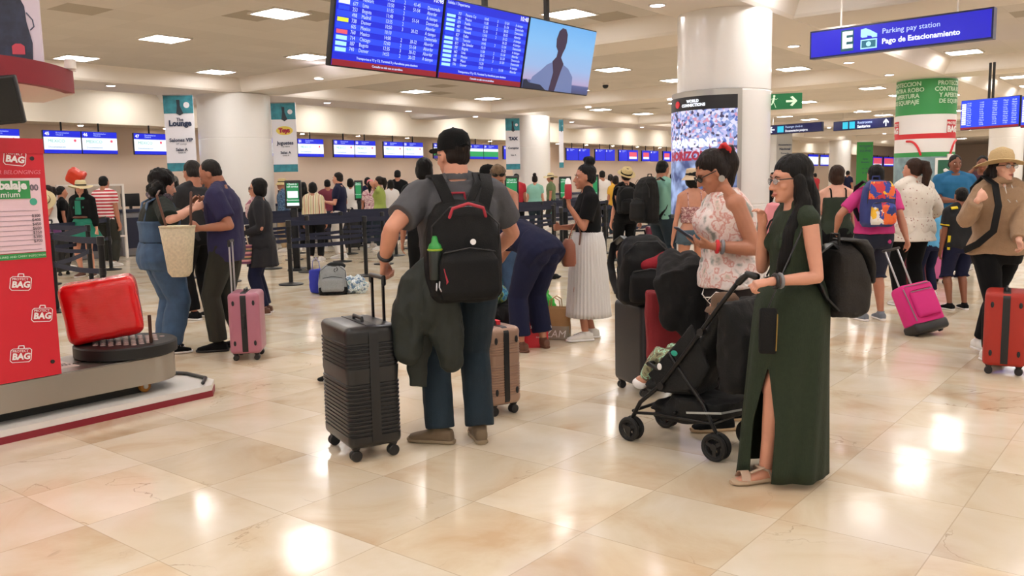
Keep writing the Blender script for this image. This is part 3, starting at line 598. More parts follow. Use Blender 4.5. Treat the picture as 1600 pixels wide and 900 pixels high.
# ---- hanging banners beside columns
M_ban = mat('banner white', '#e9e8ef', .6); M_mid_ = mat('bracket grey', '#8f8f92', .5); M_teal = mat('banner teal', '#2f7f90', .6, var=.25, vscale=9); M_navy_t = mat('banner lettering', '#22304f', .6)
def banner(label, px0, px1, yt, yb, Y, lines, logo=None, M=M_ban, head=True):
    p0 = W(px0, yb, Y); p1 = W(px1, yb, Y); w = (p1-p0).length; pt = W(px0, yt, Y); h = pt.z-p0.z
    o = empty('hanging_banner', p0, 0, label, 'banner', None)
    MB().box((w/2, .015, h/2), (w, .02, h)).build('panel', M, o, smooth=False)
    MB().box((w/2, .0, h-.0), (w, .035, .02)).build('bracket', M_mid_, o, smooth=False)
    if head:
        MB().box((w/2, .002, h*.88), (w-.002, .008, h*.235)).build('teal_header', M_teal, o, smooth=False); MB().box((w/2, .002, h*.055), (w-.002, .008, h*.11)).build('teal_footer', M_teal, o, smooth=False)
        MB().cyl((w*.78, -.003, h*.87), w*.1, .004, axis=(0, -1, 0)).build('flower_mark', M_ban, o)
        MB().prism([(w*.42, -.004, h*.76), (w*.46, -.004, h*.86), (w*.44, -.004, h*.94), (w*.56, -.004, h*.94), (w*.56, -.004, h*.86), (w*.66, -.004, h*.76), (w*.54, -.004, h*.735)], (0, -.003, 0)).build('statue_mark', mat('banner dark mark', '#25313d', .6), o, smooth=False)
    if logo:
        MB().lathe([(0, -.01), (1, -.01), (1, 0), (0, 0)], n=24).build('logo_oval', mat('logo yellow', '#e5cf5a', .6), o, ang=30).matrix_basis = Matrix.Translation((w*.52, -.004, h*.6))@Matrix.Rotation(PI/2, 4, 'X')@Matrix.Diagonal((w*.34, w*.18, .5, 1))
        text('logo_lettering', logo, w*.22, mat('logo crimson', '#a5233f', .6), o, (w*.52, -.016, h*.6), align='CENTER', bold=.012)
    for s, sz, z, bd in lines: text('lettering', s, sz*w, M_navy_t, o, (w*.53, -.008, h*z), align='CENTER', bold=bd)
    return o
L1 = [('The', .15, .68, .002), ('Lounge', .26, .63, .008), ('Salones VIP', .17, .41, .003), ('VIP Lounge', .08, .36, 0), ('Salas A', .14, .285, .002), ('Gates A', .08, .245, 0)]
banner('lounge banner hanging to the left of the widest column', 262, 308, 149, 268, 19.0, L1)
banner('banner with a yellow and red oval logo, right of the widest column', 428, 466, 161, 269, 20.5, [('Juguetes', .2, .42, .003), ('Toy store', .09, .37, 0), ('Salas A', .15, .28, .002), ('Gates A', .08, .24, 0)], 'Toys')
banner('narrow banner left of the middle-distance column', 791, 813, 185, 265, 27.8, [('TAX', .3, .6, .01), ('Compras', .2, .42, .003), ('Sala A', .15, .28, .002)])
banner('narrow banner right of the middle-distance column', 874, 881, 187, 262, 29, [])
banner('pale grey banner on the distant column under the check-in sign', 1212, 1236, 209, 318, 42, [('Documentacion', .13, .84, .004), ('Nacional', .2, .78, .006), ('Domestic', .13, .72, .003)], M=mat('grey banner', '#b7b7b5', .6), head=False)
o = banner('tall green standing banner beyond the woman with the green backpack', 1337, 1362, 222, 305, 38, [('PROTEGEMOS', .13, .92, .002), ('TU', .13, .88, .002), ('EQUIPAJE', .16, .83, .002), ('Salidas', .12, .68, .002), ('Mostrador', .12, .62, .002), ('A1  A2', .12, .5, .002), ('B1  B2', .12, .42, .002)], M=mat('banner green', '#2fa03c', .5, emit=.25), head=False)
# security camera domes
for i, (x, y) in enumerate(((946, 131),)):
    o = empty('security_camera', G(x, y, ZC-.02), 0, 'small black dome camera on the ceiling', 'camera'); MB().cyl((0, 0, -.03), .09, .05).build('mount', M_white, o); MB().ell((0, 0, -.05), (.075, .075, .07)).build('dome', M_blk, o)
# ================================================================ CHECK-IN COUNTERS, KIOSKS, QUEUE POSTS
M_cnt = mat('counter laminate', '#8e8f96', .4); M_cntd = mat('counter dark blue', '#1b2440', .4)
ck = empty('check_in_counter', AB(6, 19.2), AROT, 'grey and dark blue check-in desk in the row along the wall', 'counter', 'check-in desks')
MB().rbox((1.05, .3, .5), (1.9, .6, 1.0), .02).build('desk', M_cnt, ck, ang=30); MB().box((1.05, .28, 1.03), (2.0, .75, .06)).build('desk_top', M_cntd, ck, smooth=False)
MB().box((1.05, -.012, .52), (1.7, .02, .7)).build('front_panel', M_cntd, ck, smooth=False); MB().rbox((.6, .45, 1.27), (.45, .04, .3), .01).build('desk_monitor', M_blk, ck, ang=30); MB().box((.6, .45, 1.1), (.05, .05, .1)).build('monitor_stand', M_blk, ck, smooth=False)
for i in range(22):
    o = ck if i == 0 else copy_tree(ck); o.location = AB(3.2+2.2*i, 19.2)
# framed glass screen at the left desks
M_glass = mat('clear glass', '#f2f5f5', .05, trans=1.0)
for i, (x0, x1, lb) in enumerate(((86, 188, 'white-framed glass partition behind the striped-shirt traveller'),)):
    a0, a1 = bx_at(x0, 18.6), bx_at(x1, 18.6); w_ = a1-a0; o = empty('glass_partition', AB(a0, 18.6), AROT, lb, 'partition')
    m = MB(); 
    for x in (0, w_): m.box((x, 0, .82), (.05, .05, 1.64))
    m.box((w_/2, 0, 1.62), (w_, .05, .04)); m.box((w_/2, 0, .5), (w_, .05, .04)); m.build('frame', M_white, o, smooth=False); MB().box((w_/2, 0, 1.06), (w_-.05, .008, 1.08)).build('glass_pane', M_glass, o, smooth=False)
# self-service kiosks: portrait lit screens on posts
E_kg = mat('kiosk green', '#1f8f55', .4, emit=.75)
def kiosk(label, x0, x1, yt, yb, Y, kind=0):
    p0 = W(x0, yb, Y); p1 = W(x1, yb, Y); w = (p1-p0).length; h = W(x0, yt, Y).z-p0.z; rz = math.atan2(p1.y-p0.y, p1.x-p0.x)
    o = empty('check_in_kiosk', (p0.x, p0.y, 0), rz, label, 'kiosk', 'green-screen self-service kiosks'); z = p0.z
    MB().rbox((w/2, .05, z+h/2), (w, .1, h), .015).build('housing', M_blk, o, ang=30)
    plate(MB(), .035, w-.035, z+.05, z+h-.05, -.003).build('display', E_kg, o, smooth=False)
    m = MB(); plate(m, .05, w-.05, z+h*.38, z+h*.62, -.007)
    if kind == 0: plate(m, .035, w-.035, z+.05, z+h*.2, -.007)
    m.build('white_fields', E_white if kind == 0 else E_kg, o, smooth=False)
    text('lettering', 'Check-in\nself service', w*.16, E_white, o, (w/2, -.01, z+h*.82), align='CENTER'); text('lettering', 'Documentacion', w*.12, E_white, o, (w/2, -.01, z+h*.3), align='CENTER')
    MB().rbox((w/2, .06, z*.5+.01), (w*.4, .1, z-.02), .02).build('post', M_dk, o, ang=30); MB().rbox((w/2, .06, .02), (w*.9, .4, .04), .015).build('base_plate', M_dk, o, ang=30)
    return o
kiosk('green and white kiosk screen just right of the black-jacketed woman', 446, 471, 282, 326, 15.6)
kiosk('narrow green kiosk screen left of the lime-shirted woman', 554, 567, 282, 313, 21.5, 1)
kiosk('large green kiosk screen right of the sunglasses-on-head woman', 789, 811, 275, 320, 17.5, 1)
kiosk('green kiosk screen with red bottle held before it', 874, 893, 276, 312, 19.5, 1)
kiosk('green kiosk screen behind the bun-haired woman', 909, 936, 273, 314, 18.6, 1)
# stanchions
M_post = mat('black powder coat', '#0c0d0f', .45, .3); M_beltm = mat('navy webbing', '#0e1630', .8, bump=.3, bscale=200)
st = empty('queue_post', (0, 0, 0), 0); 
MB().lathe([(0, 0), (.185, 0), (.19, .006), (.185, .018), (.05, .034), (.03, .045), (.03, .06), (0, .06)]).build('base', M_post, st, ang=30)
MB().cyl((0, 0, .05), .034, .85, 20).build('post', M_post, st); MB().cyl((0, 0, .9), .042, .1, 20, bev=.006).build('belt_head', M_blk, st); MB().cyl((0, 0, .56), .039, .08, 20, bev=.005).build('belt_collar', M_blk, st)
rows = {1: [(4.75, 9.7), (4.89, 11.25), (6.25, 13.13), (6.26, 14.61), (8.1, 16.2)],
        2: [(8.3, 10.98), (9.78, 10.9), (11.6, 10.95), (13.4, 11.0), (15.38, 11.05)],
        3: [(8.05, 12.25), (9.72, 12.33), (11.4, 12.2), (13.2, 12.2), (15.0, 12.2), (16.97, 12.15), (19.4, 12.2)],
        4: [(8.0, 13.4), (9.76, 13.46), (11.37, 13.36), (12.9, 13.4), (14.6, 13.45), (16.4, 13.5), (18.34, 13.54), (21.28, 13.5)],
        5: [(9.4, 14.6), (11.19, 14.66), (12.73, 14.7), (14.5, 14.6), (17.3, 14.3), (20.12, 14.09)],
        6: [(13.91, 9.8), (15.35, 9.7), (17.2, 9.7)], 7: [(14.03, 8.65), (15.6, 8.6)], 8: [(9.43, 17.3), (11.0, 16.4), (12.3, 16.0)]}
wl = {1: ['black queue post nearest the red wrapped suitcase', 'black queue post beside the red baggage-wrapping cabinet', 'black queue post in front of the woman in the green dress', 'black queue post left of the green-dressed woman', 'black queue post behind the striped-shirt traveller']}
n = 0
for r, P in rows.items():
    for i, (a, b) in enumerate(P):
        o = st if n == 0 else copy_tree(st); n += 1; o.location = AB(a, b); tag(o, wl[r][i] if r in wl else 'black belted queue post on a round base in the roped check-in maze', 'queue post', 'queue posts' if r not in wl else 'queue posts by the wrapping stand')
        if i+1 < len(P):
            q = AB(*P[i+1]); p = AB(a, b); d = (q-p); L_ = d.length; d.normalize(); nn = V(d.y, -d.x, 0)
            bo = empty('barrier_belt', p, math.atan2(d.y, d.x))
            tag(bo, {0: 'navy belts from the post by the red suitcase to the wrapping-cabinet post', 1: 'navy belts running to the post before the green-dressed woman', 2: 'navy belts running on behind the green-dressed woman', 3: 'navy belts at the back left near the striped-shirt traveller'}[i] if r == 1 else 'pair of navy barrier belts between two queue posts', 'barrier belt', 'barrier belts of the queue' if r != 1 else 'barrier belts by the wrapping stand')
            for zz, sag in ((.95, .012), (.60, .02)):
                pts = [(.043+(L_-.086)*k/6, 0, zz-sag*math.sin(PI*k/6)) for k in range(7)]
                MB().strap(pts, .075 if zz > .8 else .06, .003, (0, 1, 0)).build('belt', M_beltm, bo, ang=30)
# ================================================================ BAGGAGE-WRAPPING STATION
M_bred = mat('cabinet red', '#c31a2c', .42); M_dred = mat('dark red trim', '#7d1526', .45); M_pw = mat('price panel pink white', '#e2c3cd', .5); M_mid = mat('medium grey', '#77777c', .5)
M_wtr = mat('platform white', '#dcd8d2', .5)
ws = empty('wrapping_conveyor', AB(2.4, 5.95), AROT, 'long low steel conveyor table with rounded end on a red-edged platform', 'conveyor')
def stadium(x0, x1, y0, y1, z, r=None, n=14, ch=None):
    P = [V(x0, y0, z)]; r = (y1-y0)/2 if r is None else r
    for i in range(n+1):
        t = -PI/2+PI*i/n; P.append(V(x1-r+r*math.cos(t), (y0+y1)/2+((y1-y0)/2)*math.sin(t), z))
    P.append(V(x0, y1, z)); return P
# platform with chamfered end
def plat(z0, z1, ins):
    y0, y1, x1, x0 = -.36+ins, .42-ins, 1.2-ins, -5
    P = [(x0, y0), (x1-.12, y0), (x1, y0+.16), (x1, y1-.3), (x1-.2, y1), (x0, y1)]
    return MB().prism([(x, y, z0) for x, y in P], (0, 0, z1-z0))
plat(0, .045, 0).build('platform_edge', M_dred, ws, smooth=False); plat(.045, .085, .004).build('platform_top', M_wtr, ws, smooth=False)
m = MB(); m.tube([(1.04, -.3, .1), (1.15, -.16, .1), (1.155, .1, .1), (1.07, .33, .1)], .014, 8); m.build('rubber_edge', M_blk, ws)
o_ = [stadium(-5, .98, -.27, .34, z) for z in (.165, .165, .335, .335)]
sk = MB(); base = stadium(-5, .98, -.27, .34, .165); top = stadium(-5, .98, -.27, .34, .345); sk.rings([base, top]); sk.build('steel_housing', M_steel, ws, ang=40)
MB().rings([stadium(-5, .96, -.25, .32, .345), stadium(-5, .96, -.25, .32, .349)]).build('table_top', mat('worn steel top', '#a9a49b', .3, .9, var=.15, vscale=3), ws, ang=40)
m = MB(); m.box((-1.8, .02, .13), (5.0, .3, .09)); m.cyl((-.1, .05, .125), .04, .9, axis=(1, 0, 0)); m.build('underframe', mat('dark underframe', '#33332f', .6, .3), ws, smooth=False)
for x, y in ((.68, -.14), (.68, .2), (-.85, -.18), (-.75, .22)):
    c_ = MB().cyl((x, y-.018, .128), .042, .036, axis=(0, 1, 0), bev=.006).build('caster_wheel', mat('amber rubber', '#b5731f', .5), ws, ang=40); MB().box((x, y, .16), (.05, .06, .03)).build('caster_fork', M_steel, c_, smooth=False); MB().cyl((x, y-.022, .128), .018, .044, axis=(0, 1, 0)).build('caster_hub', M_steel, c_)
for x in (-.45,): MB().cyl((x, -.2, .085), .03, .012, 16).build('levelling_foot', M_steel, ws); MB().cyl((x, -.2, .095), .01, .08, 8).build('levelling_screw', M_steel, ws)
# turntable on top
m = MB().lathe([(0, .352), (.33, .352), (.345, .36), (.345, .43), (.335, .44), (0, .44)], (.66, .04, 0), 40); m.build('turntable', mat('rubber turntable', '#0a0a0a', .55), ws, ang=40)
ro = None
for i in range(-4, 5):
    for j in range(-4, 5):
        if i*i+j*j >= 18: continue
        if ro is None: ro = MB().cyl((0, 0, 0), .018, .004, 10).build('turntable_roller', mat('roller grey pink', '#c9b3ae', .35, .4), ws); q = ro
        else: q = ro.copy(); COL.objects.link(q)
        q.location = (.66+i*.055+(j % 2)*.027, .04+j*.055, .44)
MB().cyl((.72, -.2, .44), .012, .2, 10, bev=.004).build('guide_pin', mat('dark brown metal', '#51382f', .4, .7), ws)
m = MB(); plate(m, 0, 0, 0, 0, 0); MB().box((.0, .03, .3505), (.5, .3, .002)).build('warning_sticker', mat('sticker paper', '#cfc6bd', .5), ws, smooth=False)
MB().box((-.13, .0, .3525), (.22, .09, .002)).build('sticker_red_field', M_wr, ws, smooth=False); m = MB().torus((-.06, .12, .353), .045, .008); m.build('prohibition_ring', M_wr, ws); MB().prism([(.05, .1, .352), (.13, .1, .352), (.09, .17, .352)], (0, 0, .002)).build('warning_triangle', mat('warning yellow', '#d9b92c', .5), ws, smooth=False)
text('sticker_lettering', 'PELIGRO\nNO SENTARSE', .05, mat('black ink', '#222222', .6), ws, (.03, .0, .353), rx=0, ext=.0005)
# red cabinet
cb = empty('wrapping_cabinet', AB(2.46, 5.67), AROT, 'tall red baggage-wrapping cabinet with white bag logos and a price list', 'cabinet')
MB().box((-1.0, .28, .352+.745), (2.0, .56, 1.49)).build('cabinet_body', M_bred, cb, smooth=False)
MB().box((-1.0, .278, 1.84-.045), (2.004, .57, .09)).build('cabinet_lid', mat('cabinet red top', '#b81628', .4), cb, smooth=False)
plate(MB(), -1.9, -.035, 1.145, 1.60, -.004).build('price_panel', M_pw, cb, smooth=False); plate(MB(), -1.9, -.035, 1.105, 1.14, -.004).build('green_strip', M_gr, cb, smooth=False)
plate(MB(), -1.9, -.1, 1.475, 1.585, -.008).build('green_field', M_gr, cb, smooth=False)
ink = mat('grey ink', '#6b5f68', .6)
text('lettering', 'embalaje', .07, M_ww, cb, (-.12, -.013, 1.555), align='RIGHT', bold=.003); text('lettering', 'premium', .05, M_ww, cb, (-.16, -.013, 1.5), align='RIGHT'); text('lettering', 'FOR YOUR BELONGINGS', .035, mat('pink ink', '#e08090', .6), cb, (-.03, -.008, 1.635), align='RIGHT', shear=.2)
text('price_lettering', '$400', .05, ink, cb, (-.05, -.008, 1.54), align='RIGHT', bold=.002)
m = MB()
for i in range(9): plate(m, -1.8, -.06, 1.4-i*.03, 1.4015-i*.03, -.0075)
m.build('price_rules', ink, cb, smooth=False)
text('price_lettering', '\n'.join(['Normal', 'Doble', 'Bicicleta', 'Tabla surf', 'Carriola', 'Hielera', 'Golf']), .026, ink, cb, (-.42, -.008, 1.29)); text('price_lettering', '\n'.join(['$300', '$400', '$450', '$600', '$350', '$380', '$700']), .026, ink, cb, (-.05, -.008, 1.29), align='RIGHT')
MB().cyl((-.085, -.004, 1.455), .022, .004, axis=(0, -1, 0)).build('green_seal', mat('seal green', '#3b9a80', .5), cb); text('lettering', 'GUARD AND CARRY INSPECTION', .018, mat('pale green ink', '#bfe0c0', .6), cb, (-.04, -.009, 1.122), align='RIGHT')
for x, z in ((-.07, 1.72), (-.05, .44)): MB().cyl((x, -.001, z), .013, .004, 16, axis=(0, -1, 0)).build('lock_hole', M_blk, cb)
def baglogo(p, x, z, s, col=M_ww, fill=M_bred, y=-.002, rot=-6):
    g = MB(); w_, h_ = .062*s, .052*s; cs, sn = math.cos(math.radians(rot)), math.sin(math.radians(rot))
    def T(u, v): return (x+u*cs-v*sn, y, z+u*sn+v*cs)
    def bar(a, b, t):
        d = V(b[0]-a[0], b[1]-a[1]).normalized() if False else Vector((b[0]-a[0], b[1]-a[1])).normalized(); q = Vector((-d.y, d.x))*t/2
        g.prism([T(a[0]+q.x, a[1]+q.y), T(b[0]+q.x, b[1]+q.y), T(b[0]-q.x, b[1]-q.y), T(a[0]-q.x, a[1]-q.y)], (0, -.002, 0))
    c = [(-w_, -h_*.75), (-w_*.8, -h_), (w_*.8, -h_), (w_, -h_*.75), (w_*1.05, h_*.45), (w_*.85, h_*.65), (-w_*.75, h_*.65), (-w_*.95, h_*.45)]
    for i in range(8): bar(c[i], c[(i+1) % 8], .004*s)
    bar((-.016*s, h_*.65), (-.012*s, h_*1.0), .006*s); bar((-.012*s, h_*1.0), (.018*s, h_*1.0), .006*s); bar((.018*s, h_*1.0), (.02*s, h_*.65), .006*s)
    g.build('bag_logo', col, p, smooth=False)
    t = text('logo_lettering', 'BAG', .055*s, col, p, (x, y-.003, z-.017*s), align='CENTER', bold=.0022*s, shear=.1); t.rotation_euler = (PI/2, -math.radians(rot), 0)
    t = text('logo_lettering', 'PROTECT', .022*s, col, p, (x, y-.003, z+.018*s), align='CENTER'); t.rotation_euler = (PI/2, -math.radians(rot), 0)
baglogo(cb, -.17, 1.73, 1.0); 
for x, z in ((-.20, .965), (-.09, .755), (-.235, .52), (-.42, .75), (-.5, .965), (-.5, .53)): baglogo(cb, x, z, .98)
# overhead canopy, poster and tv
cp = empty('canopy_band', AB(2.9, 5.3, 2.28), AROT, 'curved dark red canopy band above the wrapping station', 'canopy')
ctr = G(40, 120, 2.3); cp.location = ctr; cp.rotation_euler = (0, 0, 0)
pA, pB, pC = W(-60, 112, 5.2)-ctr, W(60, 120, 5.3)-ctr, W(117, 136, 5.75)-ctr
o2 = W(60, 122, 5.3); e2 = W(116, 136, 5.9); s2 = W(-90, 118, 4.9)
zb = 2.2
def cpt(t):
    a = s2.xy; b = W(75, 122, 5.25).xy+Vector((.0, -.05)); c = e2.xy; 
    return a*(1-t)**2+b*2*t*(1-t)+c*t*t
zl = lambda y, Y: W(0, y, Y).z
z_lo = W(60, 122, 5.3).z; z_hi = W(60, 90, 5.3).z
m = MB(); rs = []
for i in range(25):
    t = i/24; p = cpt(t); q = cpt(min(1, t+.01))-cpt(max(0, t-.01)); q.normalize(); nrm = Vector((-q.y, q.x))
    a_ = p-ctr.xy; b_ = a_+nrm*.06; zz = z_lo-.03-ctr.z
    rs.append([(a_.x, a_.y, zz), (a_.x, a_.y, zz+.145), (b_.x, b_.y, zz+.145), (b_.x, b_.y, zz)])
m.rings(rs).build('red_band', mat('canopy red', '#7d1020', .6), cp, ang=40)
m = MB(); P = [cpt(i/24)-ctr.xy for i in range(25)]; back = [P[-1]+Vector((-.5, .55)), P[0]+Vector((-.9, .9))]
m.prism([(p.x-.03, p.y+.05, z_lo-.028-ctr.z) for p in P+back], (0, 0, .1)).build('canopy_underside', M_white, cp, smooth=False)
MB().cyl((cpt(1).x-ctr.x-.02, cpt(1).y-ctr.y+.02, z_lo-ctr.z+.12), .03, .05, 12).build('spot_lamp', M_white, cp); m = MB(); m.cyl((cpt(.9).x-ctr.x, cpt(.9).y-ctr.y+.05, z_lo-ctr.z+.12), .035, .06, 12); m.build('spot_lamp', M_white, cp)
m = MB(); m.box((-.9, .9, (ZC-ctr.z)/2), (.06, .06, ZC-ctr.z)); m.build('hanging_rod', M_white, cp, smooth=False)
p0 = W(67, 92, 5.5); p0.z = z_lo+.115; bp = empty('backpack_poster', p0, math.radians(15), 'white poster picturing a navy backpack above the red canopy', 'poster')
MB().box((-.6, .02, .5), (1.2, .03, 1.0)).build('board', mat('poster white', '#d9cddd', .6), bp, smooth=False)
flat([(-.5, .02), (-.055, .02), (-.05, .12), (-.075, .25), (-.08, .34), (-.1, .385), (-.2, .42), (-.5, .43)], .001).build('pictured_backpack', mat('poster navy', '#2c3349', .6, var=.35, vscale=14), bp, smooth=False)
flat([(-.165, .05), (-.095, .05), (-.095, .1), (-.115, .115), (-.145, .115), (-.165, .1)], -.004).build('pictured_tag', mat('poster tag', '#c4485a', .6), bp, smooth=False); MB().tube([(-.07, 0, .3), (-.04, 0, .26), (-.035, 0, .22), (-.055, 0, .2)], .004, 6).build('pictured_strap', mat('poster navy2', '#555c75', .6), bp)
q = W(2, 194, 5.0); tv = empty('small_television', q, math.radians(20), 'dark switched-off television hanging under the canopy at the left edge', 'television')
MB().rbox((-.15, .03, .13), (.55, .05, .27), .01).build('housing', M_blk, tv, ang=30); plate(MB(), -.41, .11, .012, .25, .003).build('screen', mat('dark glass', '#08080a', .08), tv, smooth=False)
MB().cyl((-.1, .04, .25), .015, z_lo-.03-q.z-.25, 8).build('tv_arm', M_dk, tv); tv.rotation_euler = (math.radians(8), math.radians(-6), math.radians(20))
# ================================================================ LUGGAGE
def suitcase(label, p, rz, w, d, h, M, ribs=0, belt=None, handle=None, group=None, ribd=.004, pads=True, wheel=.028, hmat=None, name='suitcase', gap=.05, wide=None):
    """w along x, d along y (front shell at +y, handle side at -y), h total height"""
    o = empty(name, p, rz, label, 'suitcase', group); zb = wheel*2+.012; H = h-zb; hm = hmat or M_blk
    cols = []
    n = ribs*3 if ribs else 1; prof = []
    R = .035
    for i in range(5): t = PI/2*i/4; prof.append((R*(1-math.sin(t)), R*(1-math.cos(t))))
    if ribs:
        z0, z1 = R+.02, H-R-.05; st_ = (z1-z0)/ribs
        for i in range(ribs):
            if 0.60 < (i+.5)/ribs < 0.72 and gap: continue
            z = z0+i*st_; prof += [(0, z+st_*.1), (0, z+st_*.55), (ribd, z+st_*.65), (ribd, z+st_*.9)]
    for i in range(5): t = PI/2*(4-i)/4; prof.append((R*(1-math.sin(t)), H-R*(1-math.cos(t))))
    rs = []
    for ins, z in prof:
        P = []; rr = .045
        for sx, sy, a0 in ((1, 1, 0), (-1, 1, PI/2), (-1, -1, PI), (1, -1, 1.5*PI)):
            for i in range(6):
                a = a0+PI/2*i/5; rq = max(rr-ins, .004); P.append(V(sx*(w/2-ins-rq)+rq*math.cos(a), sy*(d/2-ins-rq)+rq*math.sin(a), zb+z))
        rs.append(P)
    MB().rings(rs).build('shell', M, o, ang=50)
    # zipper band around the narrow sides
    bw = belt or .035; m = MB(); e = .0035
    rr = .045; pts = []
    for sx, sz, a0 in ((1, 1, 0), (-1, 1, PI/2), (-1, -1, PI), (1, -1, 1.5*PI)):
        for i in range(7): a = a0+PI/2*i/6; pts.append((sx*(w/2-rr)+(rr+e)*math.cos(a), zb+H/2+sz*(H/2-rr)+(rr+e)*math.sin(a)))
    m.rings([[V(x, yy, z) for x, z in pts] for yy in (-bw/2, bw/2)]).build('zipper_band', M_blk, o, ang=40)
    for sx in (-1, 1):
        for sy in (-1, 1):
            c = V(sx*(w/2-.05), sy*(d/2-.045), wheel)
            wo = MB(); 
            for q in (-.014, .014): wo.cyl(c+V(q-.009, 0, 0), wheel, .018, 18, axis=(1, 0, 0), bev=.004)
            wo = wo.build('wheel', M_blk, o, ang=40); MB().loft([(c+V(0, 0, wheel*.4), (.012, 0, 0), (0, .012, 0)), (c+V(0, 0, wheel*1.6), (.026, 0, 0), (0, .026, 0)), (c+V(0, 0, wheel*2+.03), (.032, 0, 0), (0, .032, 0))], 12, 4).build('wheel_housing', hm, wo, ang=40)
    MB().tube([(-.07, 0, zb+H-.005), (-.065, 0, zb+H+.022), (.065, 0, zb+H+.022), (.07, 0, zb+H-.005)], .011, 10, .8).build('carry_handle', M_blk, o)
    MB().tube([(w/2-.002, 0, zb+H*.42), (w/2+.02, 0, zb+H*.45), (w/2+.02, 0, zb+H*.63), (w/2-.002, 0, zb+H*.66)], .009, 10, .9).build('side_handle', M_blk, o)
    if pads:
        m = MB()
        for sx in (-1, 1):
            for z in (.18, .84):
                for y in (-d*.32, d*.32): m.ell((sx*(w/2), y, zb+H*z), (.007, .012, .024), n=12, m=8)
        m.build('foot_studs', M_blk, o)
    if handle:
        hh, hcol = handle; hs = min(.085, w*.22)
        for s in (-1, 1): MB().box((s*hs, -d/2+.03, (zb+H-.05+hh)/2), (.018, .012, hh-zb-H+.05)).build('handle_rod', hcol, o, smooth=False)
        MB().tube([(-hs-.012, -d/2+.03, hh-.035), (-hs-.012, -d/2+.03, hh), (hs+.012, -d/2+.03, hh), (hs+.012, -d/2+.03, hh-.035)], .014, 10).build('handle_grip', M_blk, o)
    return o
M_sblk = mat('ribbed black shell', '#0f1013', .33, coat=.1); M_rose = mat('rose gold shell', '#a08372', .34, .35); M_pink = mat('dusty pink shell', '#a76a7c', .35, .1)
M_char = mat('charcoal shell', '#1d1d22', .4); M_orr = mat('orange red shell', '#a3200f', .5, bump=.4, bscale=400); M_hot = mat('hot pink fabric', '#cb1f78', .75, bump=.3, bscale=300)
M_pk2 = mat('bright pink shell', '#b9588e', .4); M_mar = mat('maroon shell', '#6a1830', .45); M_bblk = mat('plain black shell', '#0c0d10', .5); M_tl = mat('teal shell', '#1fa08f', .45); M_navs = mat('navy shell', '#202a48', .5)
M_al = mat('aluminium', '#b9bac0', .3, .9)
c = (G(512, 693)+G(626, 712))/2
BIG = suitcase('large black ribbed suitcase standing at the left hand of the man in the black cap', (c.x, c.y, 0), math.radians(120), .47, .31, .755, M_sblk, 24, .055, (1.0, M_dk), pads=False, wheel=.032, gap=True, ribd=.006)
suitcase('rose gold ribbed cabin suitcase behind the legs of the man in the black cap', (-.155, 5.68, 0), math.radians(124), .40, .245, .585, M_rose, 22, .04, None, wheel=.03)
MB().box((0, -.02, .6), (.16, .03, .03)).build('red_tag', M_wr, bpy.data.objects['suitcase.001']) if 'suitcase.001' in bpy.data.objects else None
c = G(378, 566); suitcase('small dusty pink suitcase with raised silver handle beside the navy-shirted man', (c.x, c.y+.22, 0), math.radians(-82), .36, .27, .60, M_pink, 0, .05, (1.05, M_al), wheel=.025)
c = G(1010, 622); suitcase('charcoal suitcase under the black backpack, left of the stroller', (c.x+.04, c.y+.22, 0), math.radians(-68), .42, .33, .66, M_char, 0, .06, (1.1, M_al), pads=False)
c = G(1585, 588); suitcase('orange-red hard suitcase cut off by the right edge', (c.x+.03, c.y+.2, 0), math.radians(60), .4, .29, .625, M_orr, 0, .05, (.98, M_blk), pads=True)
def wall_case(label, px, py, rz, w, d, h, M, handle=None, group='suitcases in the background', belt=.03, ribs=0):
    c = G(px, py); return suitcase(label, (c.x, c.y, 0), math.radians(rz), w, d, h, M, ribs, belt, handle, group, pads=False)
wall_case('large bright pink hard suitcase with grey band beyond the hot pink trolley bag', 1455, 442, 3, .36, .3, .74, M_pk2)
wall_case('maroon suitcase standing just left of the bright pink one', 1420, 456, -20, .4, .3, .70, M_mar, (1.0, M_al))
wall_case('tall black suitcase behind the belts, beside the man in white trousers', 547, 391, 10, .5, .32, .85, M_bblk)
wall_case('black suitcase standing beside the woman in the green dress', 88, 430, -10, .42, .3, .72, M_bblk, (1.0, M_blk))
wall_case('teal suitcase behind the belts below the straw-hatted traveller', 855, 352, -10, .42, .3, .9, M_tl)
wall_case('dark grey suitcase in the queue behind the striped-blouse woman', 508, 378, 10, .45, .3, .75, M_char)
wall_case('dark maroon suitcase behind the backpacked man in the teal shirt', 1035, 430, 0, .5, .34, .78, M_mar)
wall_case('navy suitcase in the queue left of the cap man', 583, 372, 15, .5, .3, .8, M_navs)
# hot pink soft trolley bag, tilted towards its owner
c = G(1450, 524)
hp = empty('trolley_bag', (c.x, c.y, 0), math.radians(12), 'hot pink soft trolley bag tilted on its two small wheels', 'suitcase')
T = Matrix.Rotation(math.radians(-24), 3, 'X')@Matrix.Rotation(math.radians(-9), 3, 'Y')
def TP(x, y, z): return T@V(x, y, z)+V(0, 0, .03)
MB().rbox(TP(0, .0, .27), (.36, .2, .42), .05, T).build('bag_body', M_hot, hp, sm=0); MB().rbox(TP(0, 0, .05), (.37, .21, .1), .03, T).build('bag_base', M_blk, hp)
MB().rbox(TP(.01, -.105, .27), (.27, .05, .27), .04, T).build('front_pocket', M_hot, hp); m = MB(); m.tube([TP(-.12, -.135, .39), TP(.12, -.135, .39)], .004, 6); m.tube([TP(-.15, -.103, .12), TP(-.165, -.1, .43)], .005, 6); m.tube([TP(-.14, -.1, .455), TP(.14, -.1, .455)], .004, 6); m.build('zippers', M_mid, hp)
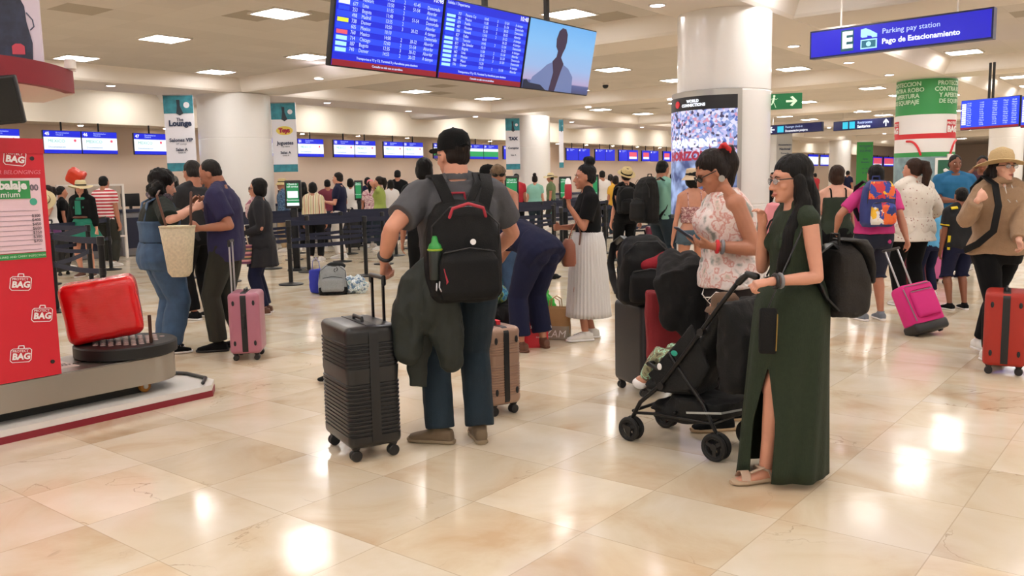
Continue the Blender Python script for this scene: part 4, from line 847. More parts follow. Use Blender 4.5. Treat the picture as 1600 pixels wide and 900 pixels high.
for s in (-1, 1):
    MB().cyl(TP(s*.14-.012, .0, .012), .03, .024, 14, axis=T@V(1, 0, 0)).build('wheel', M_blk, hp); MB().tube([TP(s*.07, .06, .46), TP(s*.07, .06, .86)], .009, 8).build('handle_rod', M_al, hp)
MB().tube([TP(-.09, .06, .87), TP(.09, .06, .87)], .014, 8).build('handle_grip', M_blk, hp)
# ---------------------------------------------------------------- bags on the floor and on cases
def backpack(name, label, p, rz, w, d, h, M, M2=None, lean=0, group=None, cat='backpack', straps=True, pocket=True, handle=None, vox=.008, squash=.85, scale=1, wr=.008):
    """front pocket faces -y, straps on +y (against the wearer's back)"""
    o = empty(name, p, rz, label, cat, group); o.rotation_euler = (math.radians(lean), 0, rz); M2 = M2 or M
    m = MB(); secs = []
    for t, a, b in ((0, .86, .8), (.08, 1, 1), (.35, 1.02, 1.05), (.65, .97, .95), (.85, .85, .75), (.96, .62, .5), (1, .35, .25)):
        secs.append((V(0, (1-b)*d*.25, t*h), (a*w/2, 0, 0), (0, b*d/2, 0)))
    m.loft(secs, 24, 3.2); m.build('main_body', M, o, vox=vox, sm=3, wr=wr, wf=9)
    if pocket:
        m = MB(); m.loft([(V(0, -d*.5, h*.05), (w*.36, 0, 0), (0, d*.2, 0)), (V(0, -d*.55, h*.12), (w*.4, 0, 0), (0, d*.22, 0)), (V(0, -d*.54, h*.42), (w*.38, 0, 0), (0, d*.2, 0)), (V(0, -d*.48, h*.52), (w*.3, 0, 0), (0, d*.12, 0))], 20, 3.2); m.build('front_pocket', M2, o, vox=vox, sm=3)
        m = MB(); m.tube([(-w*.33, -d*.6, h*.5), (0, -d*.66, h*.545), (w*.33, -d*.6, h*.5)], .004, 6); m.tube([(-w*.44, -d*.3, h*.3), (-w*.44, -d*.34, h*.75), (-w*.2, -d*.34, h*.93), (w*.2, -d*.34, h*.93), (w*.44, -d*.34, h*.75), (w*.44, -d*.3, h*.3)], .004, 6); m.build('zippers', M_blk, o)
    MB().tube([(-.045, d*.25, h*.95), (-.035, d*.25, h+.035), (.035, d*.25, h+.035), (.045, d*.25, h*.95)], .008, 8).build('top_loop', handle or M, o)
    if straps:
        for s in (-1, 1):
            MB().strap([(s*w*.2, d*.42, h*.92), (s*w*.26, d*.6, h*.98), (s*w*.36, d*1.0, h*.85), (s*w*.42, d*1.05, h*.55), (s*w*.42, d*.8, h*.3), (s*w*.4, d*.45, h*.12)], .055, .012, [V(0, 0, 1), V(0, .3, 1), V(0, 1, .4), V(0, 1, 0), V(0, 1, -.4), V(0, .5, -1)]).build('shoulder_strap', M_blk, o, ang=50)
    return o
M_bpk = mat('black nylon', '#08090b', .75, bump=.35, bscale=160, spec=.3); M_gry = mat('heather grey fabric', '#8a8e90', .85, var=.12, vscale=90); M_dgrn = mat('dark green nylon', '#121a15', .65, bump=.2, bscale=40)
c = G(521, 460)
o = backpack('grey_backpack', 'grey sports backpack with black base lying on the floor by the belts', (c.x, c.y, 0), math.radians(8), .40, .2, .43, M_gry, lean=-14, straps=False)
MB().loft([(V(0, -.01, .0), (.19, 0, 0), (0, .12, 0)), (V(0, -.01, .07), (.203, 0, 0), (0, .135, 0)), (V(0, -.01, .09), (.2, 0, 0), (0, .12, 0))], 20, 3).build('black_base', M_bpk, o); MB().ell((.04, .05, .41), (.14, .1, .06)).build('black_top_flap', M_bpk, o)
m = MB()
for s in (-1, 1): m.torus((.05, -.128, .33+s*.008), .024, .005, axis=(0, 1, 0), n=14, a0=(PI if s > 0 else 0)+.2+PI/2, a1=(PI if s > 0 else 0)+PI*1.0+PI/2-.2)
m.build('sports_emblem', M_blk, o)
m = MB(); m.rbox((0, 0, .17), (.2, .13, .34), .03); o = m.build('blue_tote_bag', mat('royal blue bag', '#1c2aa0', .6, bump=.3), None, vox=.012, sm=2, wr=.02, wf=8); o.location = (c.x-.25, c.y+.12, .012); tag(o, 'royal blue tote bag leaning behind the grey backpack', 'bag')
MB().tube([(-.06, 0, .33), (-.05, 0, .45), (0, 0, .5), (.04, 0, .44), (.05, 0, .33)], .008, 8).build('tote_handle', mat('lilac strap', '#8f8fb5', .7), o)
m = MB(); m.ell((0, 0, .12), (.17, .1, .13)); m.ell((.06, 0, .09), (.13, .1, .09)); o = m.build('plastic_bag', pattern('printed plastic', 'noise', ['#5f7f9e', '#c9d6dc', '#e6ecec', '#8fb3bf'], 22, .3, [0, .45, .52, .6]), None, vox=.012, sm=1, wr=.05, wf=14); o.location = (c.x+.3, c.y+.1, .0); tag(o, 'crumpled pale printed plastic bag right of the grey backpack', 'bag')
# red carrier bag and kraft bag with silver base
def carrier(name, label, p, rz, w, d, h, M, lean=0, handles=True, open_top=True, hm=None, wr=.01):
    o = empty(name, p, rz, label, 'bag'); secs = [(V(0, 0, t*h), (w/2*(1+.04*math.sin(t*3)), 0, 0), (0, d/2*(1-.35*t), 0)) for t in (0, .1, .4, .7, .95, 1)]
    m = MB(); m.loft(secs, 24, 7); m.f.pop() if open_top else None; b_ = m.build('bag_body', M, o, wr=wr, wf=8, ang=60)
    md = b_.modifiers.new('thickness', 'SOLIDIFY'); md.thickness = .003
    if handles:
        for s in (-1, 1): MB().tube([(-w*.2, s*d*.3, h*.97), (-w*.17, s*d*.36, h+.07), (0, s*d*.36, h+.1), (w*.17, s*d*.36, h+.07), (w*.2, s*d*.3, h*.97)], .005, 8).build('bag_handle', hm or M, o)
    return o
c = G(829, 544); o = carrier('red_carrier_bag', 'red paper carrier bag with white lettering behind the bending woman', (c.x, c.y+.1, 0), 0, .32, .18, .40, M_bred)
text('lettering', 'true', .08, M_ww, o, (.04, -.096, .28)); text('lettering', 'selection', .055, M_ww, o, (.0, -.096, .2)); text('lettering', 'duty', .02, M_ww, o, (.05, -.096, .1))
c = G(870, 532); o = carrier('kraft_carrier_bag', 'brown kraft paper bag with a silver base beside the red carrier bag', (c.x, c.y+.12, 0), math.radians(-14), .27, .16, .31, mat('kraft paper', '#a58158', .85, var=.08))
MB().loft([(V(0, 0, .004), (.139, 0, 0), (0, .084, 0)), (V(0, 0, .13), (.141, 0, 0), (0, .076, 0))], 24, 7).build('silver_base', mat('silver print', '#a29a8c', .35, .5), o, ang=40); text('lettering', 'ZAM', .1, M_ww, o, (-.1, -.088, .055), shear=.2)
def lump(name, label, p, parts, M, wr=.03, wf=9, vox=.012, cat='bag', rz=0):
    m = MB(); [m.ell(cc, rr) for cc, rr in parts]; o = m.build(name, M, None, vox=vox, sm=2, wr=wr, wf=wf); o.location = p; o.rotation_euler.z = rz; return tag(o, label, cat)
c = G(750, 540); lump('black_duffel_bag', 'black duffel bag with white letters on the floor behind the rose gold suitcase', (c.x, c.y+.15, .02), [((0, 0, .19), (.22, .13, .19)), ((.2, .1, .17), (.2, .13, .17))], M_bpk)
text('bag_lettering', 'MN', .1, M_ww, bpy.data.objects['black_duffel_bag'], (-.08, -.15, .2), shear=.3)
lump('blue_green_bag', 'blue and green patterned bag piled on the black duffel', (c.x+.1, c.y+.3, .35), [((0, 0, .1), (.19, .12, .1))], pattern('tropical print', 'noise', ['#2b6f9c', '#4aa7c4', '#7f9a5a', '#2f4d36'], 16, .6, [0, .45, .52, .6]))
c = G(815, 520); lump('black_soft_bag', 'black soft bag standing behind the red carrier bag', (c.x-.06, c.y+.2, .0), [((0, 0, .25), (.2, .13, .26)), ((.0, 0, .43), (.1, .08, .08))], M_bpk)
lump('sky_blue_bag', 'sky blue bag between the bending woman and the black soft bag', (c.x-.2, c.y+.32, .02), [((0, 0, .33), (.08, .1, .33))], mat('sky blue nylon', '#3f95b8', .5))
c = G(858, 520); lump('green_plastic_bag', 'bright green plastic bag sticking up behind the kraft bag', (c.x-.02, c.y+.25, .0), [((0, 0, .2), (.1, .08, .22)), ((.0, 0, .38), (.04, .03, .05))], mat('green plastic', '#2fae3c', .35), wr=.05, wf=14)
c = G(852, 436); lump('black_shoe_bag', 'small black bag on the floor right of the bending woman', (c.x, c.y, .0), [((0, 0, .12), (.12, .1, .13)), ((.14, 0, .04), (.12, .06, .03))], M_bpk)
c = G(503, 603); lump('black_belt_bag', 'small black strapped bag on the floor behind the large black suitcase', (c.x+.06, c.y+.1, .0), [((0, 0, .15), (.07, .07, .13)), ((-.02, 0, .03), (.11, .06, .025))], M_bpk)
# red film-wrapped suitcase on the turntable
rw = MB(); rw.rbox((0, 0, .225), (.50, .27, .43), .06); M_film = mat('red stretch film', '#cf0a10', .25, coat=.4, bump=.25, bscale=22, bstretch=(1, 1, 5))
o = rw.build('wrapped_suitcase', M_film, None, vox=.012, sm=2, wr=.009, wf=6); q = AB(2.4, 5.95)+AX*.6+BX*.1; o.location = (q.x-.03, q.y+.0, .447); o.rotation_euler = (0, math.radians(-7), math.radians(22)); tag(o, 'suitcase wrapped in shiny red film standing on the black turntable', 'suitcase')
o.location.z = .455
# ================================================================ PEOPLE: shared body builder
SKIN = {'light': mat('light skin', '#c98f77', .5, var=.05, vscale=12), 'fair': mat('fair skin', '#d9a58f', .5, var=.05, vscale=12), 'tan': mat('tan skin', '#ab735a', .5, var=.06, vscale=12),
        'warm': mat('warm skin', '#b88066', .5, var=.06, vscale=12), 'brown': mat('brown skin', '#7d4c36', .5, var=.06, vscale=12)}
def hairmat(n, c): return mat(n, c, .6, spec=.25, bump=.9, bscale=70, bstretch=(1, 1, .12), var=.25, vscale=30)
H_BLK = hairmat('black hair', '#060505'); H_DBR = hairmat('dark brown hair', '#170d09'); H_BRN = hairmat('brown hair', '#2e1c12'); H_BLD = hairmat('dark blonde hair', '#66503a'); H_GRY = hairmat('greying hair', '#1f1c1b')
M_lens = mat('sunglass lens', '#0b0b0d', .12); M_eye = mat('eye white', '#e3dcd5', .3); M_iris = mat('eye iris', '#2a1a12', .2); M_lip = mat('lips', '#a35b50', .45); M_clear = mat('spectacle lens', '#c7d0d6', .05, alpha=.35)
def ik(a, b, l1, l2, hint):
    a = Vector(a); b = Vector(b); d = b-a; L = d.length
    if L > (l1+l2)*.999: b = a+d*((l1+l2)*.999/L); d = b-a; L = d.length
    d = d/L; x = (l1*l1-l2*l2+L*L)/(2*L); h = math.sqrt(max(l1*l1-x*x, 0)); hint = Vector(hint); hn = hint-d*hint.dot(d)
    hn = hn.normalized() if hn.length > 1e-5 else perp(d)[0]
    return a+d*x+hn*h, b
class Rig:
    def __init__(r, sex='m', lean=0, hunch=0, drop=0, hp=0, hy=0, w=1.0, tw=0, lh=None, rh=None, lf=None, rf=None, le=None, re=None, sh=0, side=0, lk=None, rk=None, bust=1.0, py=0, roll=0):
        f = sex == 'f'; r.sex = sex; r.w = w; r.bust = bust
        def rot(a): a = math.radians(a); return Vector((math.sin(math.radians(side)), math.sin(a), math.cos(a))).normalized()
        P = Vector((0, py, .945-drop)); r.P = P; u1, u2, u3 = rot(lean*.7), rot(lean), rot(lean+hunch); r.u = (u1, u2, u3)
        r.S1 = P+u1*.12; r.S2 = r.S1+u2*.2; r.S3 = r.S2+u3*.14; r.N = r.S3+(u3*.6+rot(lean*.5+hunch*.6)*.4)*.075
        q = math.radians(tw); r.lat = Vector((math.cos(q), math.sin(q), 0)); r.pl = Vector((1, 0, 0))
        pit = lean*.45+hunch*.5+hp; r.HR = Matrix.Rotation(math.radians(hy), 3, 'Z')@Matrix.Rotation(-math.radians(pit), 3, 'X')@Matrix.Rotation(math.radians(roll), 3, 'Y')
        r.neckd = (rot(lean*.6+hunch*.6+hp*.35)); r.H = r.N+r.neckd*.05+r.HR@Vector((0, .022, .075))
        sw = (.158 if f else .185)*(1+(w-1)*.5)
        r.Sh = [r.S3+r.lat*s*sw+Vector((0, -.005, -.012+sh)) for s in (-1, 1)]
        hw = .095*(1+(w-1)*.5); r.Hp = [P+Vector((s*hw, 0, -.02)) for s in (-1, 1)]
        r.Wr = []; r.El = []
        for i, (hand, el) in enumerate(((lh, le), (rh, re))):
            s = (-1, 1)[i]; hand = Vector(hand) if hand is not None else Vector((s*.26, .04+math.sin(math.radians(lean))*.3, .80))
            e_, w_ = ik(r.Sh[i], hand, .29, .255, el if el is not None else (s*.35, -.6, -.5)); r.El.append(e_); r.Wr.append(w_)
        r.An = []; r.Kn = []; r.fy = []
        for i, (ft, kk) in enumerate(((lf, lk), (rf, rk))):
            s = (-1, 1)[i]; ft = ft or (s*.11, 0, s*-8); z = ft[3] if len(ft) > 3 else 0
            k_, a_ = ik(r.Hp[i], (ft[0], ft[1], .085+z), .435, .43, kk or (s*.08, 1, 0)); r.Kn.append(k_); r.An.append(a_); r.fy.append(math.radians(ft[2]))
    def torso(r, ease, lo=-.11, hi=1.0, belly=0, flare=0):
        f = r.sex == 'f'; w = r.w; L = r.lat; X = r.pl; S = []
        def fwd(u, l): return l.cross(u).normalized()*-1
        rows = [(r.P-r.u[0]*.13, .15 if not f else .165, .095 if not f else .105, X, r.u[0], -.13), (r.P-r.u[0]*.05, .172 if not f else .185, .115 if not f else .122, X, r.u[0], -.05), (r.P+r.u[0]*.03, .168 if not f else .178, .112 if not f else .118, X, r.u[0], .03),
                (r.S1, .15 if not f else .135, .105 if not f else .1, X, r.u[1], .12), (r.S1.lerp(r.S2, .5), .158 if not f else .138, .11 if not f else .1, L, r.u[1], .22),
                (r.S2, .172 if not f else .15, .118 if not f else .108, L, r.u[1], .32), (r.S2.lerp(r.S3, .6), .175 if not f else .148, .108 if not f else .098, L, r.u[2], .40), (r.S3+r.u[2]*.008, .135 if not f else .112, .083 if not f else .076, L, r.u[2], .47),
                (r.S3+r.u[2]*.04, .088 if not f else .075, .065 if not f else .06, L, r.u[2], .51), (r.N-r.u[2]*.005, .062 if not f else .052, .06 if not f else .052, L, r.u[2], .54)]
        for c, a, b, l, u, t in rows:
            if t < lo-1e-6 or t > hi: continue
            bl = belly*math.exp(-((t-.1)/.14)**2); fl = flare*max(0, .15-t)/.28
            S.append((c+fwd(u, l)*-bl*.5*-1, l*(a*w+ease+bl*.3+fl), fwd(u, l)*(b*w+ease+bl*.5+fl)))
        return S
def body(r, skin, o, vox=.012, fing=1.0, hands=(None, None), bare=False, grow=0, barefoot=False, fat=1.0):
    f = r.sex == 'f'; w = r.w*fat; m = MB(); wl = 1+(w-1)*.8
    m.loft(r.torso(-.004), 20, 2.3)
    nk = .054 if f else .068
    for s in (-1, 1): m.tube([r.N+r.neckd*.02, r.N.lerp(r.Sh[(s+1)//2], .5)+V(0, 0, .012), r.Sh[(s+1)//2]+V(0, 0, .012)], [.035, .042, .04], 10)
    m.tube([r.N-r.u[2]*.04, r.N+r.neckd*.03, r.H+r.HR@V(0, -.025, -.06)], [nk*1.12, nk, nk*.95], 14)
    for i, s in ((0, -1), (1, 1)):
        sh, el, wr = r.Sh[i], r.El[i], r.Wr[i]; a = .86 if f else 1.0; a *= wl
        m.tube([r.S3+r.lat*s*.03, sh], [.055*a, .052*a], 12); m.ell(sh, .056*a)
        m.tube([sh, sh.lerp(el, .35), sh.lerp(el, .75), el], [.052*a, .049*a, .042*a, .037*a], 12)
        m.tube([el, el.lerp(wr, .25), el.lerp(wr, .6), wr], [.037*a, .041*a, .034*a, .0255*(.9 if f else 1)], 12)
        hp, kn, an = r.Hp[i], r.Kn[i], r.An[i]
        m.tube([hp+V(0, 0, .02), hp.lerp(kn, .3), hp.lerp(kn, .75), kn], [.088*wl, .083*wl, .062*wl, .053*wl], 14)
        bk = (kn-an).cross(V(1, 0, 0)).normalized()*.012
        m.tube([kn, kn.lerp(an, .3)-bk, kn.lerp(an, .65)-bk*.5, an], [.052*wl, .056*wl, .042*wl, .034], 14)
        if fing:
            spec = hands[i] or {}
            d = Vector(spec.get('d', (wr-el))).normalized(); n = Vector(spec.get('n', (-s, 0, 0)))
            hand(m, wr, d, n, s, spec.get('curl', 22), fing*(.9 if f else 1), spec.get('thumb', 1))
    # feet (inside shoes unless barefoot)
        R = Matrix.Rotation(r.fy[i], 3, 'Z'); z = an.z-.085
        m.loft([(an+R@V(0, -.05, -.05), (.03, 0, 0), (0, 0, .03)), (an+R@V(0, 0, -.035), R@V(.032, 0, 0), (0, 0, .045)), (an+R@V(0, .07, -.052), R@V(.038, 0, 0), (0, 0, .028)), (an+R@V(0, .13, -.062), R@V(.042, 0, 0), (0, 0, .018)), (an+R@V(0, .165, -.066), R@V(.03, 0, 0), (0, 0, .013))], 14, 2.4)
    if f:
        for s in (-1, 1): m.ell(r.S2+r.lat*s*.062+r.lat.cross(r.u[1])*-.082*r.w+r.u[1]*.01, (.055*r.bust, .05*r.bust, .058*r.bust))
    for s in (-1, 1): m.ell(r.P+V(s*.07, -.055, -.05), (.075*r.w, .07*r.w, .085))
    head(m, r)
    return m.build('body', skin, o, vox=vox, sm=2)
def head(m, r):
    def hp(x, y, z): return r.H+r.HR@V(x, y, z)
    R = r.HR
    m.ell(hp(0, -.012, .032), (.073, .094, .092), R, 20, 14)
    m.loft([(hp(0, .012, .04), R@V(.068, 0, 0), R@V(0, .075, 0)), (hp(0, .014, 0), R@V(.068, 0, 0), R@V(0, .078, 0)), (hp(0, .014, -.035), R@V(.062, 0, 0), R@V(0, .074, 0)), (hp(0, .02, -.07), R@V(.052, 0, 0), R@V(0, .064, 0)), (hp(0, .034, -.1), R@V(.034, 0, 0), R@V(0, .044, 0)), (hp(0, .045, -.112), R@V(.018, 0, 0), R@V(0, .024, 0))], 20, 2.3)
    m.ell(hp(0, .076, -.098), (.02, .014, .015), R)
    m.tube([hp(0, .085, .012), hp(0, .098, -.012), hp(0, .108, -.032)], [.0085, .0105, .0135], 10); m.ell(hp(0, .098, -.035), (.017, .012, .009), R)
    m.ell(hp(0, .086, -.063), (.023, .011, .0075), R); m.ell(hp(0, .084, -.073), (.02, .011, .0075), R)
    for s in (-1, 1):
        m.ell(hp(s*.074, -.002, -.006), (.008, .019, .031), R); m.ell(hp(s*.033, .072, .026), (.022, .014, .008), R); m.ell(hp(s*.042, .058, -.028), (.022, .02, .02), R)
def face(r, o, lips=True, brow=H_DBR, closed=False, lipm=None):
    def hp(x, y, z): return r.H+r.HR@V(x, y, z)
    for s in (-1, 1):
        if closed: MB().tube([hp(s*.019, .086, .0), hp(s*.032, .089, -.004), hp(s*.046, .082, .0)], .0022, 6).build('eyelashes', H_BLK, o)
        else:
            e = MB().ell(hp(s*.032, .079, .002), (.0125, .008, .0062), r.HR, 12, 8).build('eye', M_eye, o); MB().ell(hp(s*.031, .0855, .002), (.0052, .003, .0055), r.HR, 10, 6).build('iris', M_iris, e)
        MB().tube([hp(s*.016, .0905, .021), hp(s*.033, .0915, .027), hp(s*.052, .079, .02)], [.003, .0042, .002], 6, .7).build('eyebrow', brow, o)
    if lips: m = MB(); m.tube([hp(-.022, .089, -.066), hp(0, .0985, -.063), hp(.022, .089, -.066)], [.0025, .0048, .0025], 8); m.tube([hp(-.019, .0885, -.069), hp(0, .096, -.0735), hp(.019, .0885, -.069)], [.0025, .005, .0025], 8); m.build('lips', lipm or M_lip, o)
def hand(m, w, d, n, s, curl=22, k=1.0, thumb=1):
    n = (n-d*n.dot(d)); n = n.normalized() if n.length > 1e-4 else perp(d)[0]; t = d.cross(n)*s; t.normalize()
    pm_ = w+d*.048*k; m.loft([(w-d*.012, t*.024*k, n*.02*k), (w+d*.02*k, t*.032*k, n*.017*k), (w+d*.06*k, t*.041*k, n*.015*k), (w+d*.088*k, t*.039*k, n*.012*k)], 12, 2.6)
    for j, (off, L) in enumerate(((.03, .072), (.0105, .08), (-.0095, .074), (-.029, .058))):
        p = w+d*.085*k+t*off*k; pts = [p-d*.01*k]; c = 0; dd = d.copy()
        for q, fr in enumerate((.45, .31, .26)):
            c += math.radians(curl+(j*2))*(1.0 if q else .8); dd = d*math.cos(c)+n*math.sin(c)+t*off*1.2; dd.normalize(); pts.append(pts[-1]+dd*L*fr*k*(1.12 if q == 0 else 1))
        m.tube(pts, [.0092*k, .0088*k, .0079*k, .0068*k], 8)
    p = w+d*.022*k+t*.022*k; d1 = (d*.75+t*.62+n*.3*thumb).normalized(); d2 = (d*.92+t*.2+n*.42*thumb).normalized()
    m.tube([p, p+d1*.042*k, p+d1*.042*k+d2*.03*k, p+d1*.042*k+d2*.055*k], [.015*k, .012*k, .0098*k, .008*k], 8)
# ---------------------------------------------------------------- clothes
def shirt(r, M, o, name='shirt', sleeve=.62, ease=.014, lo=-.05, hi=.6, belly=0, flare=0, vox=.012, wr=.008, wf=9, sl_ease=.016, neck=None, bust=True, sh=True):
    m = MB(); hi = neck or hi; S = r.torso(ease, lo, hi, belly, flare); m.loft(S, 24, 2.4); w = 1+(r.w-1)*.8; a = (.86 if r.sex == 'f' else 1)*w
    if r.sex == 'f' and bust:
        for s in (-1, 1): m.ell(r.S2+r.lat*s*.062+r.lat.cross(r.u[1])*-.084*r.w+r.u[1]*.01, (.066*r.bust, .062*r.bust, .066*r.bust))
    for s in (-1, 1):
        if lo < -.02: m.ell(r.P+V(s*.07, -.055, -.05), (.08*r.w, .08*r.w, .06))
    if sh:
        for i, s in ((0, -1), (1, 1)):
            p, e, q = r.Sh[i], r.El[i], r.Wr[i]
            m.tube([r.S3+r.lat*s*.05, p], [.058*a+ease*.6, .054*a+sl_ease], 12); m.tube([r.N-r.u[2]*.008+r.lat*s*.045, r.N.lerp(p, .55)+V(0, 0, .01), p+V(0, 0, .01)], [.03+ease, .04+ease, .04+ease], 10)
            if sleeve > 0:
                pts = [p, p.lerp(e, .4)]; rad = [.056*a+sl_ease, .052*a+sl_ease]
                if sleeve <= 1: pts.append(p.lerp(e, sleeve)); rad.append(.047*a+sl_ease*1.2)
                else:
                    pts += [p.lerp(e, .85), e.lerp(q, .12), e.lerp(q, .5)]; rad += [.043*a+sl_ease, .043*a+sl_ease, .038*a+sl_ease*.9]
                    if sleeve > 1.6: pts.append(e.lerp(q, sleeve-1)); rad.append(.028+sl_ease*.7)
                secs_ = pts; m.ell(p, .056*a+sl_ease*.8); m.tube(pts, rad, 14, rnd=False)
    return m.build(name, M, o, vox=vox, sm=2, wr=wr, wf=wf)
def trousers(r, M, o, name='trousers', leg=1.95, ease=.014, hi=.1, vox=.012, wr=.007, flare=0, wf=8, taper=0):
    m = MB(); S = r.torso(ease, -.13, hi); m.loft(S, 24, 2.4); w = 1+(r.w-1)*.8
    for s in (-1, 1): m.ell(r.P+V(s*.07, -.055, -.05), (.083*r.w, .078*r.w, .09))
    for i in (0, 1):
        h, k, a = r.Hp[i], r.Kn[i], r.An[i]
        L = [(h+V(0, 0, .03), .092*w), (h.lerp(k, .3), .087*w), (h.lerp(k, .75), .067*w), (k, .058*w)]
        if leg <= 1: L = [q for q in L[:2]]+[(h.lerp(k, leg), (.087-.03*leg)*w+.012+flare)]
        else: L += [(k.lerp(a, .3), .060*w), (k.lerp(a, .65), .05*w+flare*.4), (k.lerp(a, leg-1), .043+flare)] if leg > 1.65 else [(k.lerp(a, leg-1), .058*w+flare)]
        m.tube([q[0] for q in L], [q[1]+ease*(1-taper*j/len(L)) for j, q in enumerate(L)], 16, rnd=False)
    return m.build(name, M, o, vox=vox, sm=2, wr=wr, wf=wf)
def skirt(r, M, o, name='skirt', top=.1, zhem=.3, r0=None, r1=.3, pleats=0, pd=.01, n=96, th=True, back=0, asp=.78, slit=None, wr=.01, yoff=0, mid=None):
    f0 = r.P+r.u[0]*top; m = MB(); rs = []; k = 16; a0 = (r0 or .135*r.w+.014); hip = .185*r.w+.016
    for i in range(k+1):
        t = i/k; z = f0.z*(1-t)+zhem*t
        hz = r.P.z-.04
        if z > hz: q = (f0.z-z)/max(f0.z-hz, .01); R = a0+(hip-a0)*math.sin(q*PI/2); cx = f0.lerp(r.P, q)
        else: q = (hz-z)/(hz-zhem); R = hip+(r1-hip)*(q if mid is None else q**mid); cx = r.P.copy()
        c = V(cx.x, cx.y+yoff*t, z); row = []
        for j in range(n):
            a = 2*PI*j/n; rr = R
            if pleats: rr += pd*(.3+t)*(1 if (j*pleats*2//n) % 2 else -1)*.5
            else: rr += wr*t*(math.sin(a*7+1+2*t)+.6*math.sin(a*11+t*3))
            row.append(c+V(rr*math.cos(a), rr*asp*math.sin(a), 0))
        rs.append(row)
    if slit:
        ang, z0, wid = slit; A_ = math.radians(ang); nr = []
        for i, row in enumerate(rs):
            zz = row[0].z; op = wid*min(1, max(0, (z0-zz)/.3))**.8; c = sum(row, V(0, 0, 0))/n; R_ = []
            for j in range(n+1):
                t = A_+op/2+(2*PI-op)*j/n; q = (t/(2*PI)*n) % n; j0 = int(q); fr = q-j0; R_.append(row[j0].lerp(row[(j0+1) % n], fr))
            nr.append(R_)
        for R_ in nr: m.v += R_
        for i in range(k):
            for j in range(n): m.f.append([i*(n+1)+j, i*(n+1)+j+1, (i+1)*(n+1)+j+1, (i+1)*(n+1)+j])
            if rs[i][0].z > z0: m.f.append([i*(n+1)+n, i*(n+1), (i+1)*(n+1), (i+1)*(n+1)+n])
    else:
        for row in rs: m.v += row
        for i in range(k):
            for j in range(n): m.f.append([i*n+j, i*n+(j+1) % n, (i+1)*n+(j+1) % n, (i+1)*n+j])
    ob = m.build(name, M, o, ang=75); md = ob.modifiers.new('thickness', 'SOLIDIFY'); md.thickness = .006; return ob
def shoes(r, o, M, kind='sneaker', sole=None, name='shoe', k=1.0):
    sole = sole or M_ww
    for i, s in ((0, -1), (1, 1)):
        an = r.An[i]; R = Matrix.Rotation(r.fy[i], 3, 'Z'); b = an-V(0, 0, .085)
        def q(x, y, z): return b+R@V(x, y*k, z)
        X = lambda a: R@V(a, 0, 0)
        up = MB()
        if kind == 'sandal':
            sl = MB(); sl.loft([(q(0, -.085, .018), X(.026), (0, 0, .017)), (q(0, -.06, .02), X(.036), (0, 0, .019)), (q(0, .04, .018), X(.034), (0, 0, .017)), (q(0, .12, .016), X(.047), (0, 0, .015)), (q(0, .17, .015), X(.042), (0, 0, .013)), (q(0, .195, .015), X(.022), (0, 0, .01))], 18, 3); so = sl.build('sandal', sole, o, ang=60)
            for pts, wdt in (([(-.044, .13, .03), (-.03, .125, .062), (0, .12, .072), (.03, .125, .062), (.044, .13, .03)], .05), ([(-.042, -.02, .03), (-.037, .0, .075), (-.022, .045, .092), (.022, .045, .092), (.037, .0, .075), (.042, -.02, .03)], .022), ([(-.036, -.03, .06), (-.03, -.07, .075), (0, -.085, .08), (.03, -.07, .075), (.036, -.03, .06)], .02), ([(-.03, .1, .07), (-.033, .06, .083), (-.03, .02, .09)], .015)):
                P_ = [q(*p) for p in pts]; c0 = b+R@V(0, .03*k, .0); MB().strap(P_, wdt, .006, [(p-V(c0.x, p.y, .0)).normalized() if True else 0 for p in P_]).build('sandal_strap', M, so, ang=60)
            continue
        h = .1 if kind != 'boot' else .15
        up.loft([(q(0, -.078, .03), X(.02), (0, 0, .022)), (q(0, -.07, .045), X(.034), (0, 0, .04)), (q(0, -.02, .052), X(.04), (0, 0, .045)), (q(0, .04, .047), X(.04), (0, 0, .04)), (q(0, .1, .036), X(.046), (0, 0, .03)), (q(0, .15, .03), X(.044), (0, 0, .023)), (q(0, .185, .026), X(.03), (0, 0, .016))], 18, 2.5)
        up.tube([b+V(0, 0, .05), b+V(0, 0, h)], [.042, .041], 14, rnd=False)
        u_ = up.build(name, M, o, vox=.007, sm=2)
        MB().loft([(q(0, -.086, .013), X(.022), (0, 0, .012)), (q(0, -.07, .013), X(.036), (0, 0, .013)), (q(0, .02, .013), X(.037), (0, 0, .013)), (q(0, .11, .013), X(.05), (0, 0, .013)), (q(0, .17, .014), X(.044), (0, 0, .012)), (q(0, .197, .016), X(.022), (0, 0, .01))], 18, 3.2).build('sole', sole, u_, ang=60)
        if kind == 'sneaker' and k >= 1:
            m = MB(); [m.tube([q(-.02, y, z), q(0, y, z+.008), q(.02, y, z)], .003, 6) for y, z in ((.05, .083), (.07, .076), (.09, .068))]; m.build('laces', M_ww, u_)
